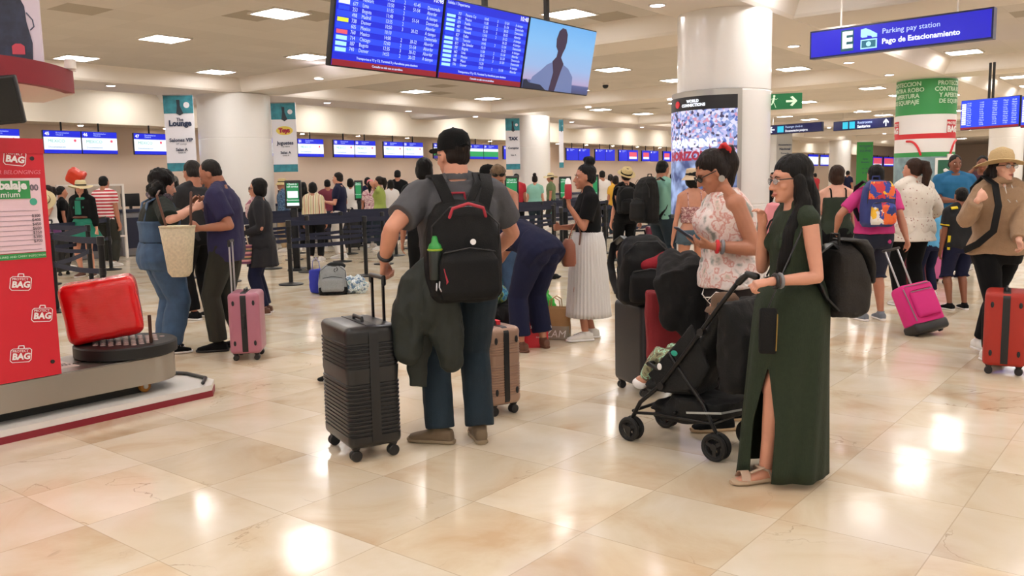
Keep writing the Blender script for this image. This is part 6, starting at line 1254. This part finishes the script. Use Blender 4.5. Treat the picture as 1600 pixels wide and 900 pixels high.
o, r = quick('man in a dark jacket with greying hair standing behind the navy-shirted man', 305, 10.0, 60, 1.83, hm=H_GRY, top=mat('dark jacket', '#16171c', .8), bot=M_blkc, sleeve=1.9, shoe=M_blkc, w=1.12, hp=10, lh=(-.2, .3, 1.1), rh=(.2, .3, 1.1))
quick('person in a grey cap half hidden behind the overalls woman', 272, 12.5, 60, 1.68, hatk='cap', hatm=mat('grey cap', '#5a5755', .85), top=M_blkc, bot=M_blkc, hp=8)
o, r = quick('short-haired woman in sunglasses and a long black jacket facing left', 405, 10.3, 97, 1.61, 'f', 'light', 'bob', top=mat('black wool jacket', '#12131b', .85), bot=M_navyc, sleeve=1.92, lo=-.13, shoe=M_leath, glass='dark', w=1.1, ease=.03, lh=(-.15, .2, 1.05), rh=(.12, .24, 1.1), hi=.53)
skirt(r, MC['black wool jacket'], o, 'jacket_tail', top=.05, zhem=.62, r0=.2, r1=.24, asp=.8, n=64); m = MB(); m.tube([r.N+V(0, .07, .02), r.S3+V(0, .13, -.02), r.S2+V(0, .15, .0)], [.04, .055, .03], 10); m.build('pink_scarf', M_mauve, o, vox=.012, sm=1, wr=.015, wf=14)
tb = empty('striped_tote_bag', W(380, 412, 10.1), math.radians(10), 'pink and green striped tote hanging by the black-jacketed woman', 'bag'); MB().loft([(V(0, 0, 0), (.09, 0, 0), (0, .05, 0)), (V(0, 0, .22), (.12, 0, 0), (0, .06, 0))], 20, 3).build('tote_body', pattern('tote stripes', 'stripes', ['#5d2f4f', '#c58a8f', '#3f4a3f', '#b98a6a'], 11, .8, [0, .3, .55, .8]), tb, ang=50)
for s in (-1, 1): MB().tube([(s*.07, 0, .21), (s*.04, 0, .4), (.0, 0, .52)], .007, 6).build('tote_handle', mat('cream cord', '#cdbf9f', .8), tb)
M_strw = mat('pale straw', '#d6c69c', .85, bump=.8, bscale=120)
o, r = quick('woman in a wide straw hat, emerald dress and black cardigan facing the camera', 127, 15.2, 178, 1.66, 'f', 'light', 'long', H_DBR, M_emer, skirt_=(M_emer, .66, .34), sleeve=.2, shoe=M_leath, hatk='sun', hatm=M_strw, lo=.0, w=1.1)
shirt(r, M_blkc, o, 'cardigan', sleeve=1.75, ease=.04, lo=.06, hi=.5, vox=.018, bust=False, sl_ease=.022); MB().loft([(r.S2+V(0, .16, -.12), (.055, 0, 0), (0, .03, 0)), (r.S3+V(0, .15, -.01), (.05, 0, 0), (0, .03, 0))], 12, 3).build('dress_front', M_emer, o); MB().torus(r.S1+V(0, .0, .03), .16, .02, sx=1).build('brown_belt', M_leath, o)
quick('man in a red and white striped shirt seen from behind', 163, 17.2, -15, 1.78, top=M_redst, bot=M_kh, w=1.15)
quick('dark-haired man in a white and red top at the far left', 60, 17.5, 170, 1.72, top=M_wht, bot=M_den)
quick('woman in a white vest holding a sun hat beside the wrapping cabinet', 74, 16.4, 150, 1.62, 'f', 'light', 'pony', H_DBR, M_wht, sleeve=.3, skirt_=(mat('purple print', '#5b2f5e', .85), .6, .3), lh=(-.05, .35, 1.15))
hh = MB().lathe([(0, .1), (.06, .1), (.085, .08), (.09, .0), (.18, -.01), (.185, -.02), (.0, -.015)], n=28).build('straw_hat_held', M_strw, None, ang=50); hh.location = W(70, 312, 15.9); hh.rotation_euler = (math.radians(70), 0, .3); tag(hh, 'straw sun hat held by the woman in the white vest at the far left', 'hat')
MB().torus((0, 0, .02), .09, .008).build('hat_ribbon', M_leath, hh)
# queue in the middle
QG = 'travellers in the roped queue'
o, r = quick('man in a dark navy shirt and white trousers standing in the queue', 530, 18.1, 82, 1.78, 'm', 'light', 'short', H_DBR, M_navyc, M_wht, sleeve=.7, collar_=True, lh=(-.15, .25, 1.15), rh=(.25, .15, .95))
quick('woman with a black bob in a striped blouse seen from behind', 489, 17.6, -5, 1.58, 'f', hs='bob', top=M_mul, bot=M_blkc, sleeve=1.1, w=1.15)
quick('traveller in a blue plaid shirt left of the first green kiosk', 442, 20.3, 100, 1.68, hs=None, hatk='bucket', top=M_plaid, bot=mat('beige chinos', '#a08a6c', .85), sleeve=1.9, w=1.1)
quick('person wearing a pink cap seen from behind in the queue', 579, 21, 0, 1.62, 'f', hs='pony', hm=H_DBR, top=M_mauve, bot=M_den, hatk='cap', hatm=mat('pink cap', '#d97f83', .8))
quick('woman in a lime green shirt with her hand at her face', 593, 20.3, 85, 1.70, 'f', 'light', 'pony', H_DBR, M_lime, M_den, sleeve=.8, lh=(-.05, .15, 1.5), w=1.1)
quick('dark-haired traveller with a maroon top beyond the striped blouse', 512, 21.5, 20, 1.66, top=mat('maroon top', '#6a2434', .85), bot=M_blkc)
quick('black-haired woman beyond the man in white trousers', 548, 23, 5, 1.68, 'f', hs='bob', top=M_wht, bot=M_blkc)
quick('tall person in black in the queue right of the lime-shirted woman', 622, 24, 5, 1.9, top=M_blkc, bot=M_blkc)
quick('person in a white top carrying a green bag near the lime-shirted woman', 611, 22, 15, 1.62, 'f', hs='bob', top=M_wht, bot=M_den, sleeve=1.1)
quick('black-haired person just left of the lime-shirted woman', 575, 25, 30, 1.72, hs='bob', top=M_navyc, bot=M_blkc)
quick('dark-clothed woman with long black hair between kiosk and striped blouse', 474, 20.5, -20, 1.6, 'f', hs='long', top=M_blkc, bot=M_blkc)
quick('black-haired person hidden behind the left shoulder of the cap man', 664, 9.6, 10, 1.79, hs='bob', top=M_blkc, bot=M_blkc, shoe=M_blkc)
quick('man in a dark cap just behind the blonde woman', 764, 9.6, 120, 1.69, hatk='cap', hatm=M_blkc, top=M_kh, bot=M_kh)
# right of the middle column
quick('man in a red and black shirt at the large green kiosk', 807, 24.3, -10, 1.74, top=M_red, bot=M_blkc, w=1.15)
quick('woman in a pale teal top with a bun standing near the middle column', 836, 24, -12, 1.68, 'f', 'light', 'bun', H_DBR, M_tealc, M_den, w=1.15)
quick('man in a straw hat and green shirt in front of the middle column', 861, 27, 85, 1.74, hatk='sun', hatm=M_strw, top=mat('sage shirt', '#5f7350', .85), bot=M_kh, w=1.1)
quick('man in a white shirt beyond the woman with the hair bun', 941, 24.5, 20, 1.78, top=M_wht, bot=M_blkc)
quick('woman in a mustard top beyond the queue belts', 962, 23, 10, 1.62, 'f', hs='bob', hm=H_DBR, top=M_yell, bot=M_den, w=1.1)
quick('woman in mustard standing just behind the other mustard top', 954, 25.5, -20, 1.68, 'f', hs='pony', hm=H_DBR, top=M_yell, bot=M_den)
# straw-hatted traveller in black, teal-shirted man, bucket-hat woman
o, r = quick('traveller in black with a brown straw hat and black capri trousers', 978, 14.2, 15, 1.70, 'f', 'light', 'short', H_DBR, M_blkc, M_blkc, sleeve=.15, leg=1.35, lh=(-.22, .1, .85), rh=(.28, .05, .82), hp=-8); hat(r, o, M_str, 'fedora', M_blkc, tilt=20)
q = wcs(o, V(-.02, -.2, 0)); backpack('black_daypack', 'black daypack with yellow piping on the straw-hatted traveller', (q.x-.05, q.y-.03, .98), math.radians(15), .34, .2, .44, M_bpk)
o, r = quick('man in a teal T-shirt and denim shorts carrying a big backpack', 1033, 13.0, -55, 1.79, 'm', 'tan', 'short', H_BLK, M_tealc, M_den, leg=1.15, w=1.1, lh=(-.1, .3, 1.15), rh=(.12, .32, 1.12), hp=10)
q = wcs(o, V(0, -.3, 0)); backpack('travel_backpack', 'large black travel backpack worn by the man in the teal T-shirt', (q.x, q.y, .88), math.radians(-55), .38, .3, .68, M_bpk)
M_cami = pattern('floral camisole', 'noise', ['#8c5a5c', '#caa7a3', '#7a474d', '#d3bab0'], 24, .85, [0, .46, .52, .6])
o, r = quick('woman in a cream bucket hat, floral camisole and denim shorts seen from behind', 1083, 10.3, 2, 1.62, 'f', 'warm', 'bob', H_BLK, M_cami, mat('grey blue denim', '#3f5360', .85), sleeve=0, leg=.28, hi=.36, sh=False, lo=.06, lh=(-.26, .02, .82), rh=(.22, .2, .95), hatk='bucket', hatm=mat('cream bucket hat', '#cdb698', .85)); m = MB()
for s in (-1, 1): m.strap([r.S2+V(s*.08, -.1, .0), r.S3+V(s*.085, -.075, .03), r.S3+V(s*.085, .0, .066), r.S3+V(s*.08, .07, .0)], .012, .005, [V(0, -1, 0), V(0, -.7, .7), V(0, 0, 1), V(0, 1, .3)])
m.build('camisole_straps', M_cami, o, ang=50)
o, r = quick('woman with a brown bob and bare shoulders in a dark green strappy top', 1307, 10.1, -5, 1.63, 'f', 'fair', 'bob', H_BRN, mat('bottle green top', '#1f2c1f', .85), M_blkc, sleeve=0, hi=.40, sh=False, w=1.1); m = MB()
for s in (-1, 1): m.strap([r.S2+V(s*.085, -.12, .02), r.S3+V(s*.09, -.085, .03), r.S3+V(s*.09, .0, .07), r.S3+V(s*.085, .08, .0)], .02, .006, [V(0, -1, 0), V(0, -.7, .7), V(0, 0, 1), V(0, 1, .3)])
m.build('top_straps', M_blkc, o, ang=50)
# woman with colourful backpack
M_hpk = mat('hot pink cotton', '#c4357f', .85)
o, r = quick('black-haired person in a pink T-shirt and navy shorts pulling the hot pink trolley bag', 1368, 9.0, 8, 1.62, 'm', 'tan', 'short', H_BLK, M_hpk, mat('navy shorts', '#141a2e', .85), sleeve=.7, leg=1.1, w=1.15, lh=(-.34, .2, 1.02), rh=(1424, 396, 8.7), le=(-.9, -.3, -.4), re=(.9, -.2, -.3), shoe=mat('grey knit shoe', '#6d737c', .8), hi=.51, ease=.034, lo=-.04)
q = wcs(o, V(-.1, -.22, 0)); cbk = backpack('childrens_backpack', 'colourful orange, blue and red patterned backpack on the pink T-shirt', (q.x, q.y, 1.0), math.radians(8), .34, .2, .47, mat('deep blue nylon', '#1d2c6c', .6), pattern('bright cartoon colours', 'voronoi', ['#e0662a', '#2a3f9c', '#e8b52c', '#c92f3a', '#e9e3dc', '#203070', '#d95a28'], 14, .6, [0, .18, .36, .5, .62, .72, .86]))
M_ob = MC['bright cartoon colours']; MB().loft([(V(0, -.075, .28), (.15, 0, 0), (0, .02, 0)), (V(0, -.07, .4), (.13, 0, 0), (0, .03, 0)), (V(0, -.04, .455), (.1, 0, 0), (0, .03, 0))], 20, 3).build('upper_panel', M_ob, cbk)
# floral poncho woman
M_leaf = pattern('leaf print blouse', 'dots', ['#8c4a44', '#d8cfc3', '#ded6ca'], 26, .85, [0, .16, .3])
o, r = quick('woman with a long brown ponytail in a loose white blouse with brown leaf print', 1427, 9.95, 10, 1.69, 'f', 'light', None, H_DBR, M_leaf, M_blkc, sleeve=1.1, w=1.25, lo=-.13, ease=.045, hy=35, rh=(.35, .15, 1.0)); hair(r, o, H_BRN, 'pony', .32, vox=.01); skirt(r, M_leaf, o, 'blouse_hem', top=.1, zhem=.78, r0=.23, r1=.29, n=64, asp=.8)
quick('man in a teal blue polo shirt facing the camera', 1490, 12.6, 172, 1.78, 'm', 'brown', 'short', H_BLK, mat('petrol blue polo', '#17608c', .85), M_den, w=1.25, sleeve=.75, collar_=True, rh=(.1, .3, 1.1), lh=(-.3, .2, 1.05))
quick('man in a maroon top holding a phone to his face', 1533, 13.6, 150, 1.78, 'm', 'brown', 'short', H_BLK, mat('maroon jacket', '#3e1a26', .85), M_blkc, w=1.1, rh=(.12, .22, 1.52), sleeve=1.6)
quick('small child in a light blue T-shirt with long dark hair', 1456, 10.7, 15, 1.22, 'f', 'warm', 'long', H_BLK, mat('light blue cotton', '#4f9ac6', .85), M_navyc, sleeve=.7)
M_bt = mat('black T-shirt', '#0f1116', .85)
o, r = quick('boy in a black T-shirt with yellow sleeve trim and navy shorts', 1503, 9.6, 5, 1.36, 'm', 'brown', 'short', H_BLK, M_bt, M_navyc, leg=1.1, sleeve=.7, ease=.035, lo=-.1, shoe=M_blkc, w=1.1)
M_yy = mat('bright yellow trim', '#d9c31e', .7); m = MB()
e0 = r.Sh[0].lerp(r.El[0], .62); MB().torus(e0, .064, .012, axis=(r.El[0]-r.Sh[0])).build('sleeve_trim', M_yy, o); MB().strap([r.Sh[0]+V(-.0, -.07, .055), r.Sh[0]+V(.08, -.09, .065)], .05, .02, (0, -.6, 1)).build('shoulder_trim', M_yy, o, ang=50); m.strap([r.P+V(-.2, -.06, -.08), r.P+V(-.2, -.07, .12)], .04, .01, (-1, -.5, 0))
m.build('yellow_trim', M_yy, o, ang=50)
# ---- woman in beige sweater and sun hat, right
M_hood = mat('camel knit', '#9a7d62', .95, bump=.6, bscale=140, sheen=.1, var=.06, vscale=20)
o, _ = person('woman in a camel hooded sweater, black leggings and beige sun hat walking towards the camera', px(1562, 6.95), 186, 1.68, sex='f')
r = Rig(sex='f', w=1.12, hp=-2, hy=8, lh=loc(o, W(1592, 383, 6.6)), rh=loc(o, W(1527, 313, 6.72)), le=(-.7, -.5, -.4), re=(.35, -.3, -1), lf=(-.08, -.3, 0), rf=(.08, .06, -4))
body(r, SKIN['fair'], o, .007, hands=({'d': (0, .5, -.8), 'curl': 55}, {'d': (-.75, .1, .5), 'n': (-.2, -.9, 0), 'curl': 50})); face(r, o); hair(r, o, H_DBR, 'long', .2); shirt(r, M_hood, o, 'hooded_sweater', sleeve=1.9, ease=.045, lo=-.08, hi=.525, sl_ease=.03, vox=.009, wr=.018, wf=7, flare=-.01)
m = MB(); m.torus(r.N+V(0, -.02, -.005), .085, .04, axis=(0, -.35, 1)); m.ell(r.N+V(0, -.12, -.03), (.12, .06, .09)); m.build('hood', M_hood, o, vox=.01, sm=2, wr=.01); m = MB(); [m.tube([r.N+V(s*.03, .1, -.02), r.S3+V(s*.035, .15, -.06), r.S2+V(s*.03, .175, .06)], .004, 6) for s in (-1, 1)]; m.build('drawstrings', M_wht, o)
trousers(r, M_blkc, o, 'leggings', 1.93, .008, .03, .01); shoes(r, o, M_wsh); hat(r, o, mat('beige sun hat', '#c3a97d', .85, bump=.6, bscale=120), 'sun', None); glasses(r, o, False, name='glasses')
st_ = MB().strap([wcs(o, V(*p)) for p in ((.1, -.19, 1.2), (.125, -.16, 1.44), (.13, -.02, 1.535), (.135, .13, 1.47), (.15, .205, 1.3), (.19, .215, 1.1), (.255, .12, .99), (.27, -.02, .93))], .055, .016, [Matrix.Rotation(math.radians(186), 3, 'Z')@V(*q) for q in ((0, -1, 0), (0, -.7, .7), (0, 0, 1), (0, .7, .7), (0, 1, .2), (.3, 1, 0), (.8, .7, 0), (1, 0, 0))]).build('shoulder_bag_strap', M_bpk, None, ang=50); tag(st_, 'black bag strap over the camel sweater of the woman in the sun hat', 'strap')
# distant travellers
far = [('distant traveller in dark clothes right of the thick column', 1207, 36, 1.7, M_blkc), ('distant traveller in white beyond the restrooms sign', 1258, 44, 1.7, M_wht), ('distant person in red beyond the green dress woman\'s hair', 1273, 40, 1.65, M_red), ('distant person in blue left of the tall green banner', 1324, 38, 1.72, M_navyc), ('distant traveller standing right of the green wrapped column', 1492, 34, 1.75, M_kh),
       ('distant traveller in dark clothes at the check-in wall left', 40, 16.6, 1.7, M_blkc), ('distant person in red near the teal suitcase', 770, 27, 1.7, M_red), ('black-haired person at the counters right of the lounge banner', 318, 18.4, 1.72, M_blkc), ('distant person in grey by the far counters, right of the straw hat', 925, 29, 1.7, mat('mid grey cotton', '#6d6f75', .85)), ('distant woman in pale pink near the poster column', 1052, 21, 1.66, M_mauve), ('dark-haired person at the far left counters behind the sun hat', 95, 16.9, 1.6, M_blkc), ('person with dark hair behind the overalls woman', 250, 15.5, 1.66, M_blkc)]
for lb, x, Y, H_, M_ in far: quick(lb, x, Y, random.choice((0, 20, 90, -60)), H_, 'm', 'tan', 'short', H_BLK, M_, M_blkc, vox=.022)
# orange wrapped thing above the straw hat
oc = MB().rbox((0, 0, .12), (.3, .25, .3), .05).build('orange_wrapped_parcel', mat('orange film', '#d3412a', .3), None, vox=.02, sm=1, wr=.02, wf=8); oc.location = W(115, 284, 17.6); oc.rotation_euler = (.3, .5, .2); tag(oc, 'orange-red wrapped bundle carried on a shoulder above the straw hat', 'parcel')
# ================================================================ STROLLER AND LOAD AROUND IT
sc = V(1.014, 4.86, 0); so = empty('stroller', sc, math.radians(45), 'black umbrella stroller with double wheels, a child lying in it', 'stroller')
M_fr = mat('stroller tube', '#0e0e10', .35, .3); M_fab = mat('stroller fabric', '#08090a', .85, bump=.3, bscale=90)
for sx, sy, rw in ((-1, 1, .072), (1, 1, .072), (-1, -1, .078), (1, -1, .078)):
    for q in (-.024, .024):
        cx, cy = sx*.18+q-.009, sy*.285; m = MB(); m.torus((cx+.009, cy, rw), rw-.014, .014, axis=(1, 0, 0), n=28); wo = m.build('wheel', mat('stroller tyre', '#121212', .7), so)
        m = MB(); m.cyl((cx, cy, rw), .02, .018, 16, axis=(1, 0, 0)); m.torus((cx+.009, cy, rw), rw-.026, .006, axis=(1, 0, 0), n=24)
        for k_ in range(3): a = k_*2*PI/3+.4; m.box((cx+.009, cy+math.cos(a)*rw*.42, rw+math.sin(a)*rw*.42), (.012, rw*.6, .02), Matrix.Rotation(a, 3, 'X'))
        m.build('wheel_spokes', M_blk, wo, ang=40)
    MB().tube([(sx*.18, sy*.285, rw), (sx*.18, sy*.285-.01, rw+.07)], .012, 10).build('axle_fork', M_fr, so)
for s in (-1, 1):
    x = s*.18; xh = s*.2
    MB().tube([(x, .275, .14), (x, .22, .24), (x, .08, .36), (xh, -.12, .6), (xh, -.3, .84), (xh, -.42, .99)], .0125, 12).build('side_tube', M_fr, so)
    MB().tube([(x, -.285, .15), (x, -.2, .3), (x, -.02, .5), (x, .02, .55)], .011, 12).build('rear_leg', M_fr, so)
    MB().tube([(x, .26, .17), (x, .1, .19), (x, -.25, .2)], .009, 10).build('lower_tube', M_fr, so); MB().tube([(xh, -.42, .985), (xh, -.47, 1.03), (xh, -.52, 1.02)], .019, 12).build('handle_grip', M_blk, so)
    MB().cyl((x-.02, .07, .36), .022, .04, axis=(1, 0, 0)).build('hinge', M_blk, so); MB().cyl((xh-.02, -.2, .7), .02, .04, axis=(1, 0, 0)).build('hinge', M_blk, so)
m = MB(); m.tube([(-.18, .27, .18), (.18, .27, .18)], .01, 10); m.tube([(-.18, -.26, .2), (.18, -.26, .2)], .01, 10); m.tube([(-.18, -.02, .22), (.18, -.02, .22)], .009, 10); m.build('cross_tubes', M_fr, so)
m = MB(); m.loft([(V(0, .2, .33), (.16, 0, 0), (0, .02, .03)), (V(0, .05, .35), (.165, 0, 0), (0, .02, .05)), (V(0, -.08, .38), (.165, 0, 0), (0, .03, .07))], 20, 3); m.loft([(V(0, -.05, .36), (.165, 0, 0), (0, .05, .01)), (V(0, -.16, .58), (.17, 0, 0), (0, .05, .02)), (V(0, -.28, .8), (.165, 0, 0), (0, .03, .02))], 20, 3)
for s in (-1, 1): m.loft([(V(s*.165, .12, .36), (.012, 0, 0), (0, .06, .05)), (V(s*.17, -.05, .46), (.012, 0, 0), (0, .1, .09)), (V(s*.175, -.18, .62), (.012, 0, 0), (0, .06, .12))], 14, 2.5)
m.build('seat_sling', M_fab, so, vox=.009, sm=2, wr=.008); MB().tube([(-.17, .1, .45), (-.17, .17, .47), (.17, .17, .47), (.17, .1, .45)], .014, 10).build('bumper_bar', M_blk, so)
m = MB(); m.loft([(V(0, .17, .2), (.15, 0, 0), (0, .03, 0)), (V(0, .12, .23), (.16, 0, 0), (0, .04, .02))], 16, 3); m.loft([(V(0, .05, .15), (.15, 0, 0), (0, .17, 0)), (V(0, -.1, .22), (.17, 0, 0), (0, .22, 0)), (V(0, -.13, .3), (.17, 0, 0), (0, .2, 0))], 20, 3); m.build('under_basket', M_fab, so, vox=.012, sm=2, wr=.012)
m = MB(); m.loft([(V(.0, -.3, .86), (.2, 0, 0), (0, .05, .0)), (V(.0, -.36, .7), (.2, 0, 0), (0, .11, 0)), (V(.0, -.36, .5), (.19, 0, 0), (0, .12, 0)), (V(.0, -.34, .38), (.18, 0, 0), (0, .1, 0))], 24, 3); m.build('folded_canopy', M_fab, so, vox=.01, sm=2, wr=.02, wf=9)
MB().strap([(-.19, -.1, .235), (-.19, -.32, .27), (-.05, -.36, .27)], .012, .003, [V(-1, 0, 0), V(-1, -.5, 0), V(0, -1, 0)]).build('reflective_strip', mat('reflective grey', '#a5a8a6', .4), so)
MB().ell((-.192, -.02, .56), (.004, .022, .016)).build('teal_emblem', mat('teal print', '#1e9a84', .5), so); MB().ell((-.19, .08, .47), (.004, .016, .02)).build('white_emblem', M_ww, so)
MB().torus((-.2, -.47, 1.0), .035, .006, axis=(1, 0, .3)).build('white_hook', M_ww, so)
# child
ch = empty('person', sc+V(0, 0, 0), math.radians(45), 'small child lying in the stroller in a brown sun hat and camouflage trousers', 'person')
m = MB(); m.ell((0, -.2, .80), (.066, .07, .075), None, 18, 12); m.ell((0, -.13, .785), (.018, .015, .012)); m.tube([(0, -.19, .74), (0, -.16, .66)], .035, 10); m.loft([(V(0, -.155, .66), (.09, 0, 0), (0, .05, .02)), (V(0, -.1, .55), (.085, 0, 0), (0, .06, .02)), (V(0, -.04, .46), (.085, 0, 0), (0, .06, .04))], 16)
for s in (-1, 1):
    m.tube([(s*.09, -.15, .65), (s*.13, -.06, .56), (s*.09, .04, .52)], [.03, .025, .02], 10); m.tube([(s*.09, .04, .52), (s*.085, .07, .52)], [.02, .012], 8)
    for q in (-.012, 0, .012): m.tube([(s*.085+q, .06, .52), (s*.085+q, .085, .515)], .006, 6)
    m.tube([(s*.045, -.02, .44), (s*.07, .17, .5), (s*.075, .27, .35)], [.05, .045, .032], 12); m.tube([(s*.075, .27, .35), (s*.075, .3, .34)], .028, 8)
m.build('body', SKIN['light'], ch, vox=.008, sm=2)
m = MB(); m.loft([(V(0, -.16, .67), (.1, 0, 0), (0, .058, .02)), (V(0, -.1, .55), (.1, 0, 0), (0, .072, .02)), (V(0, -.05, .47), (.098, 0, 0), (0, .07, .03))], 16); [m.tube([(s*.09, -.15, .65), (s*.115, -.09, .59)], [.042, .036], 10) for s in (-1, 1)]; m.build('striped_vest', pattern('thin grey stripes', 'stripes', ['#d5d2cc', '#5d6368'], 60, .8, [0, .6]), ch, vox=.009, sm=2)
m = MB(); [m.tube([(s*.045, -.03, .45), (s*.07, .17, .505), (s*.075, .25, .38)], [.062, .06, .045], 12) for s in (-1, 1)]; m.build('camouflage_trousers', pattern('camouflage', 'noise', ['#5e5a48', '#8b8a6c', '#9cc5a9', '#6b5b48', '#a39a80'], 18, .85, [0, .42, .52, .57, .64]), ch, vox=.009, sm=2, wr=.01)
m = MB(); [m.ell((s*.078, .3, .32), (.03, .05, .035)) for s in (-1, 1)]; m.build('socks', M_ww, ch)
m = MB().lathe([(.11, .0), (.1, .02), (.076, .03), (.076, .075), (.055, .1), (.01, .108)], (0, -.22, .79), 24); hb_ = m.build('sun_hat', mat('brown canvas hat', '#5d4634', .85, bump=.3), ch, ang=70); hb_.modifiers.new('t', 'SOLIDIFY').thickness = .004; MB().tube([(0, -.13, .772), (0, -.127, .77)], .008, 6).build('mouth', M_lip, ch)
for s in (-1, 1): MB().ell((s*.025, -.137, .80), (.008, .004, .005)).build('eye', M_iris, ch)
# black rucksack, coats and red bag on the charcoal suitcase
c = W(1008, 502, 5.85); bb = backpack('black_rucksack', 'bulging black rucksack strapped on top of the charcoal suitcase', (c.x, c.y+.1, .672), math.radians(10), .36, .26, .46, M_bpk, wr=.02, vox=.009)
m = MB(); m.torus((0, 0, 0), .11, .045, axis=(0, 0, 1)); o = m.build('neck_pillow', mat('red plush', '#8c1626', .9, bump=.5), None, vox=.012, sm=2); o.location = W(1013, 403, 5.95); o.rotation_euler = (.3, -.25, 0); tag(o, 'dark red neck pillow lying on the black rucksack', 'pillow')
c = W(1038, 555, 5.62); m = MB(); m.loft([(V(0, 0, .0), (.12, 0, 0), (0, .07, 0)), (V(0, 0, .25), (.13, 0, 0), (0, .08, 0)), (V(-.02, 0, .46), (.1, 0, 0), (0, .07, 0))], 20, 3); o = m.build('red_cloth_bag', mat('crimson fabric', '#7d1620', .8, bump=.3), None, vox=.012, sm=2, wr=.02); o.location = (c.x, c.y, .33); tag(o, 'crimson cloth bag hanging between the charcoal suitcase and the stroller', 'bag')
m = MB(); K = lambda x, y, Y=5.3: W(x, y, Y)
m.tube([K(1050, 400, 5.5), K(1055, 430), K(1068, 475), K(1085, 520)], [.06, .11, .12, .09], 14, .6, up=(1, 0, 0)); m.tube([K(1075, 398, 5.5), K(1085, 420), K(1098, 465), K(1105, 520)], [.05, .09, .09, .06], 14, .6, up=(1, 0, 0)); m.tube([K(1040, 405, 5.5), K(1040, 440), K(1048, 500)], [.05, .08, .07], 12, .6, up=(1, 0, 0))
o = m.build('coat', mat('black coat cloth', '#08090b', .9, bump=.3), None, vox=.01, sm=2, wr=.02, wf=9); tag(o, 'black coats draped over the suitcase handle beside the floral-blouse woman', 'coat')
# pink child seat seen between the two women
ps = empty('pink_stroller', G(1190, 470), math.radians(30), 'pink and dark pushchair partly hidden behind the woman in the floral blouse', 'stroller'); M_ps = mat('pink pushchair fabric', '#d88a92', .8, bump=.2)
m = MB(); m.loft([(V(0, 0, .55), (.16, 0, 0), (0, .12, .04)), (V(0, -.1, .8), (.17, 0, 0), (0, .08, .03)), (V(0, -.16, 1.08), (.15, 0, 0), (0, .05, .03)), (V(0, -.17, 1.2), (.1, 0, 0), (0, .03, .02))], 20, 2.6); m.build('seat_shell', M_ps, ps, vox=.014, sm=2); MB().ell((0, -.03, .92), (.11, .07, .2)).build('seat_pad', mat('plum pad', '#5a2c3a', .85), ps)
for s in (-1, 1):
    MB().tube([(s*.2, .25, .08), (s*.19, 0, .45), (s*.19, -.3, 1.0), (s*.19, -.38, 1.05)], .013, 10).build('side_tube', M_fr, ps); MB().tube([(s*.2, -.25, .08), (s*.19, .02, .5)], .012, 10).build('rear_leg', M_fr, ps)
    for y in (.25, -.25): MB().torus((s*.2, y, .08), .065, .016, axis=(1, 0, 0)).build('wheel', M_blk, ps)
MB().cyl((.16, -.1, .72), .03, .03, axis=(1, 0, 0)).build('hinge_knob', M_blk, ps)
# ================================================================ LABELS of repeats, told apart by what they are nearest to
bpy.context.view_layer.update()
LM = {'the leftmost hanging screen': (600, 50), 'the silhouette screen': (870, 90), 'the parking sign': (1405, 55), 'the thick column': (1130, 90), 'the green wrapped column': (1440, 180), 'the lounge banner': (285, 210), 'the widest column': (370, 200),
      'the oval logo banner': (447, 215), 'the exit sign': (1222, 161), 'the restrooms sign': (1347, 197), 'the middle-distance column': (844, 240), 'the red canopy': (60, 110), 'the small flight board': (1545, 178), 'the red cabinet': (30, 400), 'the cap man': (690, 300),
      'the black-jacketed woman': (405, 380), 'the grey sports backpack': (525, 440), 'the bun-haired woman': (915, 380), 'the overalls woman': (235, 360), 'the hatted woman in emerald': (125, 350), 'the check-in sign': (1240, 203), 'the white-trousered man': (530, 340), 'the bucket-hat woman': (1085, 320)}
ORD = ['nearest', 'second nearest', 'third nearest', 'fourth nearest', 'fifth nearest', 'sixth nearest', 'seventh nearest', 'eighth nearest', 'ninth nearest', 'tenth nearest']
def pxy(p):
    v = Vector(p)-CP; d = v.dot(fw)
    return None if d < .1 else (800+F*v.dot(cr)/d, 450-F*v.dot(cu)/d)
def relabel(group, noun, away, off=(0, 0, 0)):
    G_ = {}
    for o in bpy.data.objects:
        if o.get('group') != group or o.parent: continue
        p = pxy(Vector(o.location)+Vector(off))
        if p is None or not (-40 < p[0] < 1640 and -40 < p[1] < 940): o['label'] = away; continue
        nm = min(LM, key=lambda k: math.hypot(LM[k][0]-p[0], (LM[k][1]-p[1])*1.4)); dx, dy = p[0]-LM[nm][0], p[1]-LM[nm][1]
        w_ = ('right of' if dx > 0 else 'left of') if abs(dx) > abs(dy)*1.6 else ('below' if dy > 0 else 'above')
        if 'above' == w_ and abs(dx) > 25: w_ = 'above and '+('right of' if dx > 0 else 'left of')
        if 'below' == w_ and abs(dx) > 25: w_ = 'below and '+('right of' if dx > 0 else 'left of')
        G_.setdefault((nm, w_), []).append((math.hypot(dx, dy), o))
    for (nm, w_), L in G_.items():
        L.sort(key=lambda t: t[0])
        for i, (_, o) in enumerate(L): o['label'] = noun+' '+w_+' '+nm+('' if len(L) == 1 else ', '+(ORD[i] if i < 10 else 'farther')+' one')
relabel('square recessed ceiling lamps', 'square white ceiling lamp', 'square recessed ceiling lamp outside the picture')
relabel('round downlights in the beams', 'small round downlight', 'small round downlight outside the picture')
relabel('wall washer lamps over check-in', 'small lamp under the bulkhead', 'small lamp under the bulkhead outside the picture')
relabel('queue posts', 'black belted queue post', 'black queue post hidden from view', (0, 0, .5))
relabel('barrier belts of the queue', 'pair of navy barrier belts', 'pair of navy barrier belts hidden from view', (0, 0, .9))
relabel('check-in counter monitors', 'blue framed counter monitor', 'blue framed counter monitor outside the picture')
relabel('check-in desks', 'grey check-in desk', 'grey check-in desk outside the picture', (0, 0, 1))
